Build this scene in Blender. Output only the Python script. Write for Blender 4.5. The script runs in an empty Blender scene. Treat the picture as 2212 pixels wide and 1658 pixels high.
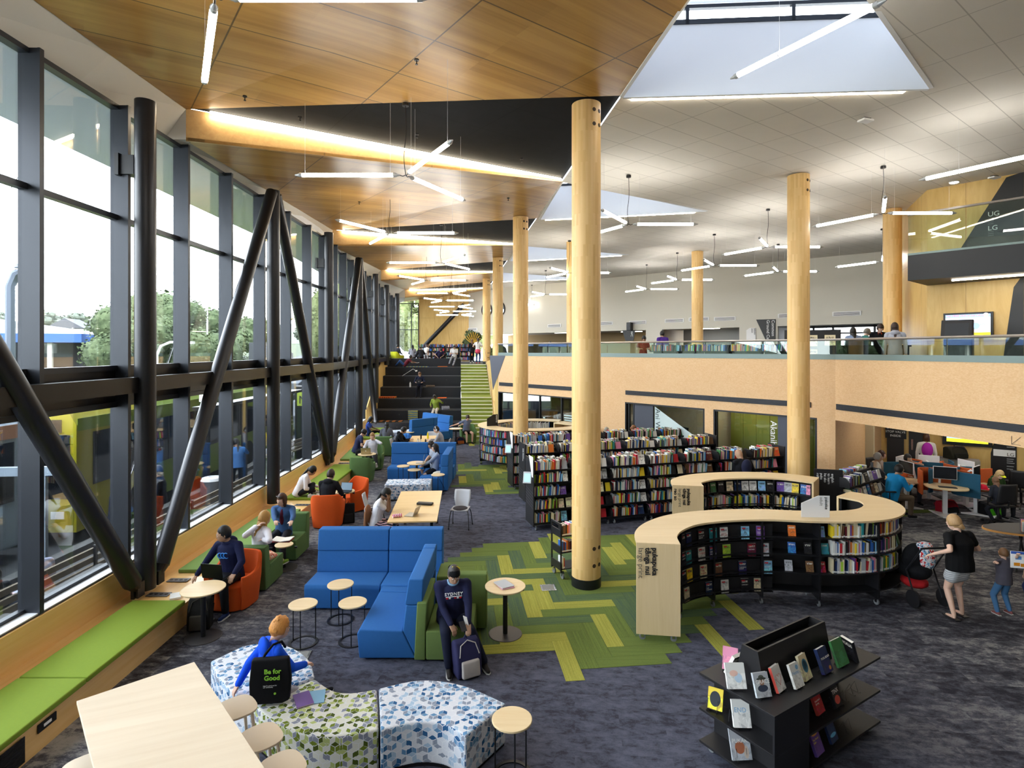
import bpy, bmesh, math, random
from mathutils import Vector, Matrix, Euler
random.seed(7)
PI=math.pi
sc=bpy.context.scene
COL=sc.collection
V=Vector
# ------------------------------------------------------------------ camera geometry of the place
F=1229.0; HZ=756.0; EY=4.2
def P(x,y,z=0.0):
    d=(EY-z)*F/(y-HZ)
    return V(((x-1106.0)/F*d,d,z))
def PD(x,y,d):
    return V(((x-1106.0)/F*d,d,EY-(y-HZ)*d/F))
# ------------------------------------------------------------------ materials
MATS={}
class NT:
    def __init__(s,m): s.t=m.node_tree; s.n=s.t.nodes; s.l=s.t.links
    def new(s,ty,**k):
        n=s.n.new(ty)
        for a,b in k.items(): setattr(n,a,b)
        return n
    def link(s,a,b): s.l.new(a,b)
    def put(s,sock,v):
        if isinstance(v,(int,float)): sock.default_value=v
        elif isinstance(v,(tuple,list)): sock.default_value=v
        else: s.l.new(v,sock)
    def math(s,op,a,b=None,c=None,clamp=False):
        n=s.n.new('ShaderNodeMath'); n.operation=op; n.use_clamp=clamp
        s.put(n.inputs[0],a)
        if b is not None: s.put(n.inputs[1],b)
        if c is not None: s.put(n.inputs[2],c)
        return n.outputs[0]
    def mix(s,f,a,b,mode='MIX'):
        n=s.n.new('ShaderNodeMix'); n.data_type='RGBA'; n.blend_type=mode
        s.put(n.inputs[0],f); s.put(n.inputs[6],a); s.put(n.inputs[7],b)
        return n.outputs[2]
    def ramp(s,f,stops,interp='LINEAR'):
        n=s.n.new('ShaderNodeValToRGB'); n.color_ramp.interpolation=interp
        e=n.color_ramp.elements
        while len(e)<len(stops): e.new(0.5)
        for k,(p,c) in enumerate(stops): e[k].position=p; e[k].color=c if len(c)==4 else (*c,1)
        s.put(n.inputs[0],f); return n.outputs[0]
    def noise(s,vec,scale,detail=3,rough=.5,dist=0):
        n=s.n.new('ShaderNodeTexNoise'); s.put(n.inputs['Vector'],vec)
        n.inputs['Scale'].default_value=scale; n.inputs['Detail'].default_value=detail
        n.inputs['Roughness'].default_value=rough; n.inputs['Distortion'].default_value=dist
        return n.outputs[0]
    def mapping(s,vec,scale=(1,1,1),rot=(0,0,0),loc=(0,0,0)):
        n=s.n.new('ShaderNodeMapping'); s.put(n.inputs[0],vec)
        n.inputs['Scale'].default_value=scale; n.inputs['Rotation'].default_value=rot; n.inputs['Location'].default_value=loc
        return n.outputs[0]
    def coord(s,k='Object'):
        return s.n.new('ShaderNodeTexCoord').outputs[k]
def c4(c): return (c[0],c[1],c[2],1.0)
def hexc(h):
    r=[int(h[i:i+2],16)/255 for i in (0,2,4)]
    return tuple((x/12.92 if x<.04045 else ((x+.055)/1.055)**2.4) for x in r)
def base(name,rough=.6,metal=0,spec=.4):
    m=bpy.data.materials.new(name); m.use_nodes=True
    t=NT(m); b=t.n['Principled BSDF']
    b.inputs['Roughness'].default_value=rough; b.inputs['Metallic'].default_value=metal
    b.inputs['Specular IOR Level'].default_value=spec
    return m,t,b
def mat(name,col,rough=.6,metal=0,var=0,vs=8,bump=0,bs=60,spec=.4,sheen=0):
    if name in MATS: return MATS[name]
    if isinstance(col,str): col=hexc(col)
    m,t,b=base(name,rough,metal,spec)
    if var:
        f=t.noise(t.coord(),vs,4)
        c=t.mix(f,c4([x*(1-var) for x in col]),c4([min(1,x*(1+var)) for x in col]))
        t.link(c,b.inputs['Base Color'])
    else: b.inputs['Base Color'].default_value=c4(col)
    if bump:
        bn=t.new('ShaderNodeBump'); bn.inputs['Strength'].default_value=bump; bn.inputs['Distance'].default_value=.004
        t.link(t.noise(t.coord(),bs,2),bn.inputs['Height']); t.link(bn.outputs[0],b.inputs['Normal'])
    if sheen: b.inputs['Sheen Weight'].default_value=sheen
    MATS[name]=m; return m
def emis(name,col,strength):
    if name in MATS: return MATS[name]
    m,t,b=base(name)
    b.inputs['Base Color'].default_value=c4(col); b.inputs['Emission Color'].default_value=c4(col)
    b.inputs['Emission Strength'].default_value=strength
    MATS[name]=m; return m
def glassm(name,tint=(1,1,1),refl=.5,rough=0.0):
    if name in MATS: return MATS[name]
    m=bpy.data.materials.new(name); m.use_nodes=True; t=NT(m)
    for n in list(t.n): t.n.remove(n)
    o=t.new('ShaderNodeOutputMaterial'); tr=t.new('ShaderNodeBsdfTransparent'); gl=t.new('ShaderNodeBsdfGlossy')
    tr.inputs[0].default_value=c4(tint); gl.inputs['Roughness'].default_value=rough
    lw=t.new('ShaderNodeFresnel'); lw.inputs[0].default_value=1.5
    mx=t.new('ShaderNodeMixShader'); t.link(t.math('MULTIPLY',lw.outputs[0],refl,clamp=True),mx.inputs[0])
    t.link(tr.outputs[0],mx.inputs[1]); t.link(gl.outputs[0],mx.inputs[2]); t.link(mx.outputs[0],o.inputs[0])
    MATS[name]=m; return m
def woodm(name,c1,c2,scale=(1,1,1),rot=(0,0,0),rough=.35,ns=2.2,panel=None,spec=.5,band=0.0):
    """straight grained timber: noise stretched along local x, optional panel joints (w,h) in object space"""
    if name in MATS: return MATS[name]
    if isinstance(c1,str): c1=hexc(c1)
    if isinstance(c2,str): c2=hexc(c2)
    m,t,b=base(name,rough,0,spec)
    co=t.mapping(t.coord(),scale,rot)
    v=t.mapping(co,(.35,6,6))
    f=t.noise(v,ns,5,.6,.6)
    f2=t.noise(t.mapping(co,(.25,1.3,1.3)),1.1,2,.5)
    g=t.ramp(f,[(.3,c4(c1)),(.7,c4(c2))])
    g=t.mix(t.math('MULTIPLY',f2,.5),g,c4([x*.78 for x in c1]))
    t.link(g,b.inputs['Base Color'])
    MATS[name]=m; return m
# ------------------------------------------------------------------ mesh builder
class MB:
    def __init__(s): s.v=[]; s.f=[]; s.m=[]; s.uv=None
    def add(s,vs,fs,mi=0):
        o=len(s.v); s.v+= [tuple(x) for x in vs]
        s.f+=[tuple(i+o for i in f) for f in fs]; s.m+=[mi]*len(fs); return s
    def box(s,c,sz,rot=None,mi=0):
        x,y,z=[k/2 for k in sz]
        vs=[V((a*x,b*y,d*z)) for d in(-1,1) for b in(-1,1) for a in(-1,1)]
        if rot is not None:
            R=rot if isinstance(rot,Matrix) else Euler(rot).to_matrix()
            vs=[R@v for v in vs]
        c=V(c); vs=[v+c for v in vs]
        return s.add(vs,[(0,2,3,1),(4,5,7,6),(0,1,5,4),(2,6,7,3),(0,4,6,2),(1,3,7,5)],mi)
    def bb(s,a,b,mi=0):
        return s.box([(a[i]+b[i])/2 for i in range(3)],[abs(b[i]-a[i]) for i in range(3)],None,mi)
    def prism(s,poly,z0,z1,mi=0,M=None):
        """poly: list of (x,y), extruded z0..z1; z may be callables; M maps local->target"""
        n=len(poly)
        a=sum(poly[i][0]*poly[(i+1)%n][1]-poly[(i+1)%n][0]*poly[i][1] for i in range(n))
        if a<0: poly=list(reversed(poly))
        lo=[V((x,y,z0(x,y) if callable(z0) else z0)) for x,y in poly]
        hi=[V((x,y,z1(x,y) if callable(z1) else z1)) for x,y in poly]
        vs=lo+hi
        if M is not None: vs=[M@v for v in vs]
        fs=[tuple(reversed(range(n))),tuple(range(n,2*n))]+[(i,(i+1)%n,(i+1)%n+n,i+n) for i in range(n)]
        return s.add(vs,fs,mi)
    def cyl(s,p0,p1,r0,r1=None,n=12,mi=0,cap=True):
        p0=V(p0);p1=V(p1); r1=r0 if r1 is None else r1
        ax=(p1-p0); 
        if ax.length<1e-7: return s
        q=ax.to_track_quat('Z','Y').to_matrix()
        ring=[V((math.cos(2*PI*i/n),math.sin(2*PI*i/n),0)) for i in range(n)]
        vs=[p0+q@(r*r0) for r in ring]+[p1+q@(r*r1) for r in ring]
        fs=[(i,(i+1)%n,(i+1)%n+n,i+n) for i in range(n)]
        if cap: fs+=[tuple(reversed(range(n))),tuple(range(n,2*n))]
        return s.add(vs,fs,mi)
    def lathe(s,prof,n=24,mi=0,c=(0,0,0),sx=1,sy=1):
        c=V(c); vs=[];k=len(prof)
        for r,z in prof:
            for i in range(n):
                a=2*PI*i/n; vs.append(c+V((math.cos(a)*r*sx,math.sin(a)*r*sy,z)))
        fs=[]
        for j in range(k-1):
            for i in range(n):
                fs.append((j*n+i,j*n+(i+1)%n,(j+1)*n+(i+1)%n,(j+1)*n+i))
        if prof[0][0]>1e-5: fs.append(tuple(reversed(range(n))))
        if prof[-1][0]>1e-5: fs.append(tuple(range((k-1)*n,k*n)))
        return s.add(vs,fs,mi)
    def ell(s,c,r,n=12,m=8,mi=0,R=None):
        c=V(c); r=(r,r,r) if isinstance(r,(int,float)) else r
        vs=[V((0,0,-r[2]))]
        for j in range(1,m):
            t=-PI/2+PI*j/m
            for i in range(n):
                a=2*PI*i/n; vs.append(V((math.cos(a)*math.cos(t)*r[0],math.sin(a)*math.cos(t)*r[1],math.sin(t)*r[2])))
        vs.append(V((0,0,r[2])))
        if R is not None: vs=[R@v for v in vs]
        vs=[v+c for v in vs]; L=len(vs)-1
        fs=[(0,1+(i+1)%n,1+i) for i in range(n)]
        for j in range(m-2):
            for i in range(n):
                a=1+j*n; fs.append((a+i,a+(i+1)%n,a+n+(i+1)%n,a+n+i))
        a=1+(m-2)*n; fs+=[(a+i,a+(i+1)%n,L) for i in range(n)]
        return s.add(vs,fs,mi)
    def tube(s,pts,r,n=8,mi=0,closed=False):
        pts=[V(p) for p in pts]; k=len(pts); vs=[]; prev=None
        rr=r if isinstance(r,(list,tuple)) else [r]*k
        for i,p in enumerate(pts):
            if closed: d=pts[(i+1)%k]-pts[i-1]
            else: d=pts[min(i+1,k-1)]-pts[max(i-1,0)]
            d=d.normalized() if d.length>1e-9 else V((0,0,1))
            if prev is None:
                up=V((0,0,1)) if abs(d.z)<.9 else V((1,0,0))
                u=d.cross(up).normalized()
            else: u=(prev-d*prev.dot(d)); u=u.normalized() if u.length>1e-6 else d.orthogonal().normalized()
            prev=u; w=d.cross(u)
            for j in range(n):
                a=2*PI*j/n; vs.append(p+(u*math.cos(a)+w*math.sin(a))*rr[i])
        fs=[]
        for i in range(k if closed else k-1):
            for j in range(n):
                a=i*n; b=((i+1)%k)*n; fs.append((a+j,a+(j+1)%n,b+(j+1)%n,b+j))
        if not closed: fs+=[tuple(reversed(range(n))),tuple(range((k-1)*n,k*n))]
        return s.add(vs,fs,mi)
    def quad(s,a,b,c,d,mi=0): return s.add([a,b,c,d],[(0,1,2,3)],mi)
    def slab(s,path,w0,w1,z0,z1,mi=0,closed=False):
        """ribbon solid following a plan path, between lateral offsets w0..w1 (left positive), z0..z1"""
        L=offs(path,w0,closed); R=offs(path,w1,closed); n=len(path)
        vs=[V((p[0],p[1],z0)) for p in L]+[V((p[0],p[1],z0)) for p in R]+[V((p[0],p[1],z1)) for p in L]+[V((p[0],p[1],z1)) for p in R]
        fs=[]
        for i in range(n if closed else n-1):
            j=(i+1)%n
            fs+=[(i,j,n+j,n+i),(2*n+i,3*n+i,3*n+j,2*n+j),(i,2*n+i,2*n+j,j),(n+i,n+j,3*n+j,3*n+i)]
        if not closed: fs+=[(0,n,3*n,2*n),(n-1,3*n-1,4*n-1,2*n-1)]
        return s.add(vs,fs,mi)
    def mesh(s,name,mats,smooth=None,bevel=0,bseg=2,fix=True):
        me=bpy.data.meshes.new(name); me.from_pydata(s.v,[],s.f)
        mats=mats if isinstance(mats,(list,tuple)) else [mats]
        for m in mats: me.materials.append(m)
        me.polygons.foreach_set('material_index',s.m)
        if fix or bevel:
            bm=bmesh.new(); bm.from_mesh(me)
            if fix: bmesh.ops.recalc_face_normals(bm,faces=bm.faces)
            if bevel:
                es=[e for e in bm.edges if len(e.link_faces)==2 and e.calc_face_angle(0)>.5]
                bmesh.ops.bevel(bm,geom=es,offset=bevel,segments=bseg,profile=.6,affect='EDGES',clamp_overlap=True)
            bm.to_mesh(me); bm.free()
        if smooth:
            me.polygons.foreach_set('use_smooth',[True]*len(me.polygons))
            try: me.set_sharp_from_angle(angle=smooth if smooth is not True else .7)
            except Exception: pass
        me.update(); return me
    def build(s,name,mats,parent=None,smooth=None,bevel=0,bseg=2,loc=None,rz=None,fix=True):
        me=s.mesh(name,mats,smooth,bevel,bseg,fix)
        return link(name,me,parent,loc,rz)
def offs(path,w,closed=False):
    out=[];n=len(path)
    for i in range(n):
        if closed: a=path[i-1]; b=path[(i+1)%n]
        else: a=path[max(i-1,0)]; b=path[min(i+1,n-1)]
        dx,dy=b[0]-a[0],b[1]-a[1]; l=math.hypot(dx,dy) or 1
        out.append((path[i][0]-dy/l*w,path[i][1]+dx/l*w))
    return out
def smoothpath(pts,k=6):
    out=[];n=len(pts)
    for i in range(n-1):
        p0=pts[max(i-1,0)];p1=pts[i];p2=pts[i+1];p3=pts[min(i+2,n-1)]
        for j in range(k):
            t=j/k
            out.append(tuple(.5*((2*b)+(-a+c)*t+(2*a-5*b+4*c-d)*t*t+(-a+3*b-3*c+d)*t**3) for a,b,c,d in zip(p0,p1,p2,p3)))
    out.append(tuple(pts[-1])); return out
def link(name,me,parent=None,loc=None,rz=None):
    o=bpy.data.objects.new(name,me); COL.objects.link(o)
    if parent is not None: o.parent=parent
    if loc is not None: o.location=loc
    if rz is not None: o.rotation_euler=(0,0,rz)
    return o
def tag(o,label,cat,group=None):
    o['label']=label; o['category']=cat
    if group: o['group']=group
    return o
def thing(name,label,cat,loc=(0,0,0),rz=0,group=None):
    o=bpy.data.objects.new(name,None); COL.objects.link(o); o.empty_display_size=.1
    o.location=loc; o.rotation_euler=(0,0,rz)
    return tag(o,label,cat,group)
def struct(o): o['kind']='structure'; return o
KIDS={}
def kids(o): return [c for c in o.children]
def copy_tree(o,parent=None):
    c=o.copy(); COL.objects.link(c)
    if parent is not None: c.parent=parent
    for ch in o.children: copy_tree(ch,c)
    return c
def dup(o,loc,rz,label,group=None):
    c=copy_tree(o); c.location=loc; c.rotation_euler=(0,0,rz); c['label']=label
    if group: c['group']=group
    return c
def text(name,body,size,M,mt,parent=None,ext=.002,align='LEFT',font=None,shear=0,space=1.0,bold=0):
    cu=bpy.data.curves.new(name,'FONT'); cu.body=body; cu.size=size; cu.extrude=ext; cu.align_x=align
    cu.space_character=space; cu.shear=shear; cu.offset=bold; cu.resolution_u=3
    t=bpy.data.objects.new(name+'_t',cu); COL.objects.link(t)
    dg=bpy.context.evaluated_depsgraph_get(); dg.update()
    me=bpy.data.meshes.new_from_object(t.evaluated_get(dg))
    bpy.data.objects.remove(t); bpy.data.curves.remove(cu)
    me.name=name; me.materials.clear(); me.materials.append(mt)
    me.transform(M)
    o=bpy.data.objects.new(name,me); COL.objects.link(o)
    if parent is not None: o.parent=parent
    return o
def frame(o,x,y):
    """matrix with origin o, text x axis along x, text up along y"""
    x=V(x).normalized(); y=V(y); y=(y-x*y.dot(x)).normalized(); z=x.cross(y)
    M=Matrix((x,y,z)).transposed().to_4x4(); M.translation=V(o); return M
def lerp(a,b,t): return a+(b-a)*t
# ------------------------------------------------------------------ common materials
M_DARK=mat('dark steel paint',(.018,.018,.021),.35,.3)
M_BLACK=mat('black powder coat',(.008,.008,.010),.4)
M_BLACKL=mat('black laminate',(.011,.0105,.012),.45)
M_MULL=mat('charcoal aluminium',(.030,.034,.042),.35,.4)
M_CHROME=mat('chrome',(.6,.6,.62),.2,1)
M_WHITE=mat('white paint',(.78,.78,.79),.6)
M_WHITEM=mat('white metal',(.75,.75,.76),.35)
M_RUBBER=mat('grey rubber',(.16,.17,.18),.6)
M_PLY=woodm('birch ply lacquered','e6b872','f2cc8c',(1,1,1),(0,0,PI/2),.28)
M_TIMBER=woodm('pale maple veneer','dcc193','e6cfa6',(1.4,1.4,1.4),(0,0,0),.42)
M_TIMBERV=woodm('pale maple veneer upright','d8bd8f','e3cba2',(1.4,1.4,1.4),(0,PI/2,0),.42)
M_ASH=woodm('pale ash tabletop','dcc9ad','e8d9c0',(.8,.8,.8),(0,0,PI/2+.35),.5,1.6)
M_OAKT=woodm('golden timber tabletop','d9b67c','e8c992',(1,1,1),(0,0,0),.4)
M_CHALK=mat('page paper',(.80,.77,.70),.8,var=.06,vs=90)
M_LIME=mat('lime felt upholstery','748a2c',.85,var=.06,vs=30,bump=.15,bs=300,spec=.2)
M_MOSS=mat('moss green upholstery','536e41',.85,var=.07,vs=30,bump=.15,bs=300,spec=.2)
M_OLIVE=mat('olive green upholstery','667b45',.85,var=.06,vs=30,bump=.15,bs=300,spec=.2)
M_ORANGE=mat('burnt orange upholstery','c8511c',.85,var=.06,vs=30,bump=.15,bs=300,spec=.2)
M_BLUE=mat('royal blue upholstery','2c63a2',.85,var=.06,vs=30,bump=.15,bs=300,spec=.2)
M_NAVY=mat('navy upholstery','1b3f66',.85,spec=.2)
def cloth(c):
    if isinstance(c,bpy.types.Material): return c
    k='cloth '+(c if isinstance(c,str) else str(c))
    if k in MATS: return MATS[k]
    return mat(k,c,.85,var=.14,vs=9,bump=.35,bs=26,spec=.2)
from mathutils.geometry import tessellate_polygon
# ------------------------------------------------------------------ plan geometry of the hall
def WX(d): return -6.1-.0155*d if d<19 else -6.395-.104*(d-19)
def ZC(y): return 8.47+.012*y
def BX(y): return 2.96-.109*y
A0=V((-.62,25.5)); B0=V((8.64,15.2)); C0=V((9.81,10.9)); D0=V((12.4,1.4))
def ray_on(px,p,q):
    """distance along p->q where the sight line of photo column px crosses it"""
    k=(px-1106.)/F; dx,dy=q[0]-p[0],q[1]-p[1]
    t=(k*p[1]-p[0])/(dx-k*dy); return t*math.hypot(dx,dy)
def wallseg(mb,p,q,z0,z1,th,holes=(),mi=0):
    """wall from p to q, thickness th to the left of p->q, rectangular holes (s0,s1,za,zb)"""
    p=V((p[0],p[1]));q=V((q[0],q[1])); L=(q-p).length; u=(q-p)/L; nrm=V((-u.y,u.x))
    ss=sorted({0,L}|{min(max(h[i],0),L) for h in holes for i in(0,1)})
    for a,b in zip(ss[:-1],ss[1:]):
        if b-a<1e-4: continue
        c=(a+b)/2; cuts=sorted([(h[2],h[3]) for h in holes if h[0]<c<h[1]])
        z=z0
        for za,zb in cuts+[(z1,z1)]:
            if za-z>1e-4:
                pts=[p+u*a,p+u*b,p+u*b+nrm*th,p+u*a+nrm*th]
                mb.prism([(k.x,k.y) for k in pts],z,min(za,z1),mi)
            z=zb
    return mb
# ---- structural materials
def carpet_mat():
    m,t,b=base('charcoal plank carpet',.95,0,.15)
    co=t.mapping(t.coord(),(1,1,1),(0,0,.11))
    br=t.new('ShaderNodeTexBrick'); br.offset=.5; br.inputs['Scale'].default_value=1
    br.inputs['Brick Width'].default_value=1.0; br.inputs['Row Height'].default_value=.25; br.inputs['Mortar Size'].default_value=0
    br.inputs['Color1'].default_value=(0,0,0,1); br.inputs['Color2'].default_value=(1,1,1,1)
    t.link(co,br.inputs['Vector'])
    vo=t.new('ShaderNodeVectorMath',operation='ADD'); t.link(t.mapping(co,(1.0,1.7,1)),vo.inputs[0]); sc2=t.new('ShaderNodeVectorMath',operation='SCALE'); t.link(br.outputs[0],sc2.inputs[0]); sc2.inputs['Scale'].default_value=9; t.link(sc2.outputs[0],vo.inputs[1])
    n1=t.noise(vo.outputs[0],5.0,9,.74,.25)
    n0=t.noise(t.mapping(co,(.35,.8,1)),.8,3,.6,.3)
    n2=t.noise(co,70,2,.7)
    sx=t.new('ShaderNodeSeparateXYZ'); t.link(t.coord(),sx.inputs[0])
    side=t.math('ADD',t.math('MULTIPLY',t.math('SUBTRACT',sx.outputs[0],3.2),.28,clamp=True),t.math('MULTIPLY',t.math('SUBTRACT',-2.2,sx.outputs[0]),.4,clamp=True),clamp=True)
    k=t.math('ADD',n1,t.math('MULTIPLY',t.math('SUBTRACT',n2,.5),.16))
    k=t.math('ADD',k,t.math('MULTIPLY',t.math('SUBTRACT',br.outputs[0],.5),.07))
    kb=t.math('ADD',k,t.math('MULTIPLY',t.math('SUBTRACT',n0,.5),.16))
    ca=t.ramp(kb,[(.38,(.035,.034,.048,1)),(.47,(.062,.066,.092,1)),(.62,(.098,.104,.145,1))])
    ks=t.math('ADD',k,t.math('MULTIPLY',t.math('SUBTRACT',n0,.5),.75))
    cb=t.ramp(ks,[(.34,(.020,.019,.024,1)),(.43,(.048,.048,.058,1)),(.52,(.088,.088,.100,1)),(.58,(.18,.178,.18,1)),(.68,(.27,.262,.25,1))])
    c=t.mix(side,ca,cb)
    t.link(c,b.inputs['Base Color']); return m
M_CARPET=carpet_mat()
def stripe_carpet(name,c1,c2,ang,amt=.5):
    m,t,b=base(name,.95,0,.15)
    co=t.mapping(t.coord(),(1,1,1),(0,0,ang))
    n=t.noise(t.mapping(co,(.6,34,1)),1.3,3,.75)
    n2=t.noise(co,60,2,.6)
    f=t.math('ADD',n,t.math('MULTIPLY',t.math('SUBTRACT',n2,.5),.4))
    t.link(t.ramp(f,[(.5-amt*.2,c4(hexc(c1))),(.5+amt*.2,c4(hexc(c2)))]),b.inputs['Base Color']); return m
def panel_mat(name,c1,c2,w,h,ang,seam,seamc,grain=True,rough=.4,sw=.006,spec=.5):
    """sheet panels with fine joints laid at an angle in plan"""
    m,t,b=base(name,rough,0,spec)
    co=t.mapping(t.coord(),(1,1,1),(0,0,-ang))
    sx=t.new('ShaderNodeSeparateXYZ'); t.link(co,sx.inputs[0])
    def seamf(o,per,off=0):
        f=t.math('FRACT',t.math('ADD',t.math('DIVIDE',o,per),off))
        a=t.math('ABSOLUTE',t.math('SUBTRACT',f,.5))
        return t.math('GREATER_THAN',a,.5-sw/per)
    s=t.math('MAXIMUM',seamf(sx.outputs[0],w,.35),seamf(sx.outputs[1],h,.1))
    if grain:
        n=t.noise(t.mapping(co,(.12,2.6,1)),1.6,5,.62,.4)
        br=t.new('ShaderNodeTexBrick'); br.offset=0; br.inputs['Scale'].default_value=1
        br.inputs['Brick Width'].default_value=w; br.inputs['Row Height'].default_value=h/4; br.inputs['Mortar Size'].default_value=0
        br.inputs['Color1'].default_value=(0,0,0,1); br.inputs['Color2'].default_value=(1,1,1,1); t.link(co,br.inputs['Vector'])
        n=t.math('ADD',n,t.math('MULTIPLY',t.math('SUBTRACT',br.outputs[0],.5),.22))
        c=t.ramp(n,[(.32,c4(hexc(c1))),(.68,c4(hexc(c2)))])
    else:
        n=t.noise(co,3,3); c=t.mix(n,c4(hexc(c1)),c4(hexc(c2)))
    c=t.mix(t.math('MULTIPLY',s,seam),c,c4(hexc(seamc)))
    t.link(c,b.inputs['Base Color'])
    return m
M_CEILWOOD=panel_mat('honey plywood ceiling panels','9a6e2c','b98e4a',2.4,1.2,.645,.85,'3a2408',True,.34,.011)
M_CEILDARK=panel_mat('charcoal acoustic felt','17181a','202123',2.4,1.2,.645,.7,'0c0c0d',False,.9,.006,.1)
M_CEILWHITE=panel_mat('white acoustic ceiling tiles','dad5cd','e0dbd3',1.2,.6,.645,.45,'6f6a63',False,.8,.008,.2)
def osb_mat(name,c1,c2,scale=28):
    m,t,b=base(name,.6,0,.3)
    co=t.coord()
    vo=t.new('ShaderNodeTexVoronoi'); vo.feature='F1'; vo.inputs['Scale'].default_value=scale
    t.link(t.mapping(co,(1,1,2.2)),vo.inputs['Vector'])
    n=t.noise(co,3.5,6,.7,.4)
    sx=t.new('ShaderNodeSeparateColor'); t.link(vo.outputs['Color'],sx.inputs[0])
    k=t.math('ADD',t.math('MULTIPLY',sx.outputs[0],.5),t.math('MULTIPLY',n,.5))
    t.link(t.ramp(k,[(.25,c4(hexc(c1))),(.75,c4(hexc(c2)))]),b.inputs['Base Color']); return m
M_STRAND=osb_mat('pale strandboard panel','d3ab7e','dcb98d')
def plywall(name,c1,c2,w,h):
    """upright plywood sheets with joints, uses the face UV (metres along, up)"""
    m,t,b=base(name,.4,0,.4)
    co=t.coord('UV'); sx=t.new('ShaderNodeSeparateXYZ'); t.link(co,sx.inputs[0])
    def seamf(o,per,off): 
        f=t.math('FRACT',t.math('ADD',t.math('DIVIDE',o,per),off)); return t.math('GREATER_THAN',t.math('ABSOLUTE',t.math('SUBTRACT',f,.5)),.5-.006/per)
    s=t.math('MAXIMUM',seamf(sx.outputs[0],w,.3),seamf(sx.outputs[1],h,.15))
    n=t.noise(t.mapping(co,(3,.5,1)),1.1,5,.6,1.6)
    c=t.ramp(n,[(.3,c4(hexc(c1))),(.7,c4(hexc(c2)))])
    t.link(t.mix(t.math('MULTIPLY',s,.6),c,c4(hexc('7a5a28'))),b.inputs['Base Color']); return m
M_PLYWALL=plywall('honey plywood wall sheets','c8a25c','d9b974',1.2,2.4)
def uvwall(me,p,q):
    """metric UV for a wall mesh running p->q"""
    u=(V((q[0],q[1]))-V((p[0],p[1]))).normalized(); uv=me.uv_layers.new(name='metric')
    for l in me.loops:
        v=me.vertices[l.vertex_index].co; uv.data[l.index].uv=(v.x*u.x+v.y*u.y,v.z)
M_WALLW=mat('off white plaster',(.60,.575,.51),.8)
M_SKYWELL=mat('white skylight lining',(.86,.87,.89),.8)
M_UCARP=mat('dark loop carpet',(.035,.036,.042),.95,var=.5,vs=25)
M_STAIRC=stripe_carpet('lime stair carpet','76813a','879345',0,.6)
M_TIERC=mat('black tier carpet',(.020,.021,.025),.95,var=.35,vs=60)
M_NOSE=mat('pale nosing strip',(.72,.72,.64),.5)
M_GLASS=glassm('clear glass',(.97,.985,.98),.55)
M_GLASSG=glassm('greenish balustrade glass',(.88,.96,.92),.9)
M_TINT=glassm('partition glass',(.88,.93,.92),.9)
# ---- floors
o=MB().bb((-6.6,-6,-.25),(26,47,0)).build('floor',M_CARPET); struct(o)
upoly=[(-.55,25.75),(8.85,15.3),(10.0,10.9),(12.6,1.4),(26,1.4),(26,30),(-3.0,50),(-9.8,50),(-8.4,37.2),(-1.75,37.2)]
o=MB().prism(upoly,2.95,3.3).build('floor_upper',M_UCARP); struct(o)
# ---- green herringbone carpet planks near the column
G_ANG=-.11
gm=[stripe_carpet('green plank pile','5c6b35','68783b',0,.7),
    stripe_carpet('teal striped plank pile','425643','5d7041',G_ANG,.9),
    stripe_carpet('lime striped plank pile','7f8438','a5a24b',G_ANG,.9),
    stripe_carpet('green plank pile across','586733','6b7b3b',G_ANG+PI/2,.6),
    stripe_carpet('teal striped plank pile across','42564a','5b6e41',G_ANG+PI/2,.9),
    stripe_carpet('lime striped plank pile across','888a3a','a9a64e',G_ANG+PI/2,.9)]
def inpoly(x,y,poly):
    c=False;n=len(poly)
    for i in range(n):
        (x1,y1),(x2,y2)=poly[i],poly[i-1]
        if (y1>y)!=(y2>y) and x<(x2-x1)*(y-y1)/(y2-y1)+x1: c=not c
    return c
def herring(name,px,label,seed,z=.004):
    poly=[tuple(P(x,y)[:2]) for x,y in px]
    cx=sum(p[0] for p in poly)/len(poly); cy=sum(p[1] for p in poly)/len(poly)
    rnd=random.Random(seed); mb=MB(); w=.25
    ca,sa=math.cos(.11),math.sin(.11); ex=V((ca,sa)); ey=V((-sa,ca)); c0=V((cx,cy))
    for a in range(-34,35):
        for b_ in range(-34,35):
            r=(a-b_)%8
            if r not in (0,7): continue
            lu,lv=(4*w,w) if r==0 else (w,4*w)
            c=ex*(a*w+lu/2)+ey*(b_*w+lv/2)+c0
            if not inpoly(c.x,c.y,poly): continue
            p0=ex*(a*w)+ey*(b_*w)+c0; e=.0015
            qs=[p0+ex*e+ey*e,p0+ex*(lu-e)+ey*e,p0+ex*(lu-e)+ey*(lv-e),p0+ex*e+ey*(lv-e)]
            k=rnd.random(); m=(0 if k<.56 else 1 if k<.80 else 2)+(0 if r==0 else 3)
            mb.prism([(q.x,q.y) for q in qs],.0005,z+rnd.random()*.0012,m)
    o=mb.build(name,gm); o['kind']='structure'; return o
herring('floor_inlay',[(955,1195),(1060,1168),(1180,1172),(1240,1150),(1330,1160),(1420,1165),(1440,1225),(1640,1330),(1520,1350),(1560,1395),(1480,1420),(1440,1490),(1380,1430),(1200,1430),(1160,1420),(1090,1395),(985,1400),(930,1330),(945,1230)],'',3)
herring('floor_inlay',[(985,1005),(1060,1003),(1125,1010),(1130,1075),(1060,1060),(985,1045)],'',5)
herring('floor_inlay',[(1920,1095),(2000,1098),(1985,1125),(1975,1150),(1925,1150)],'',8)
herring('floor_inlay',[(1010,935),(1035,930),(1030,965),(1010,965)],'',9)
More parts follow.
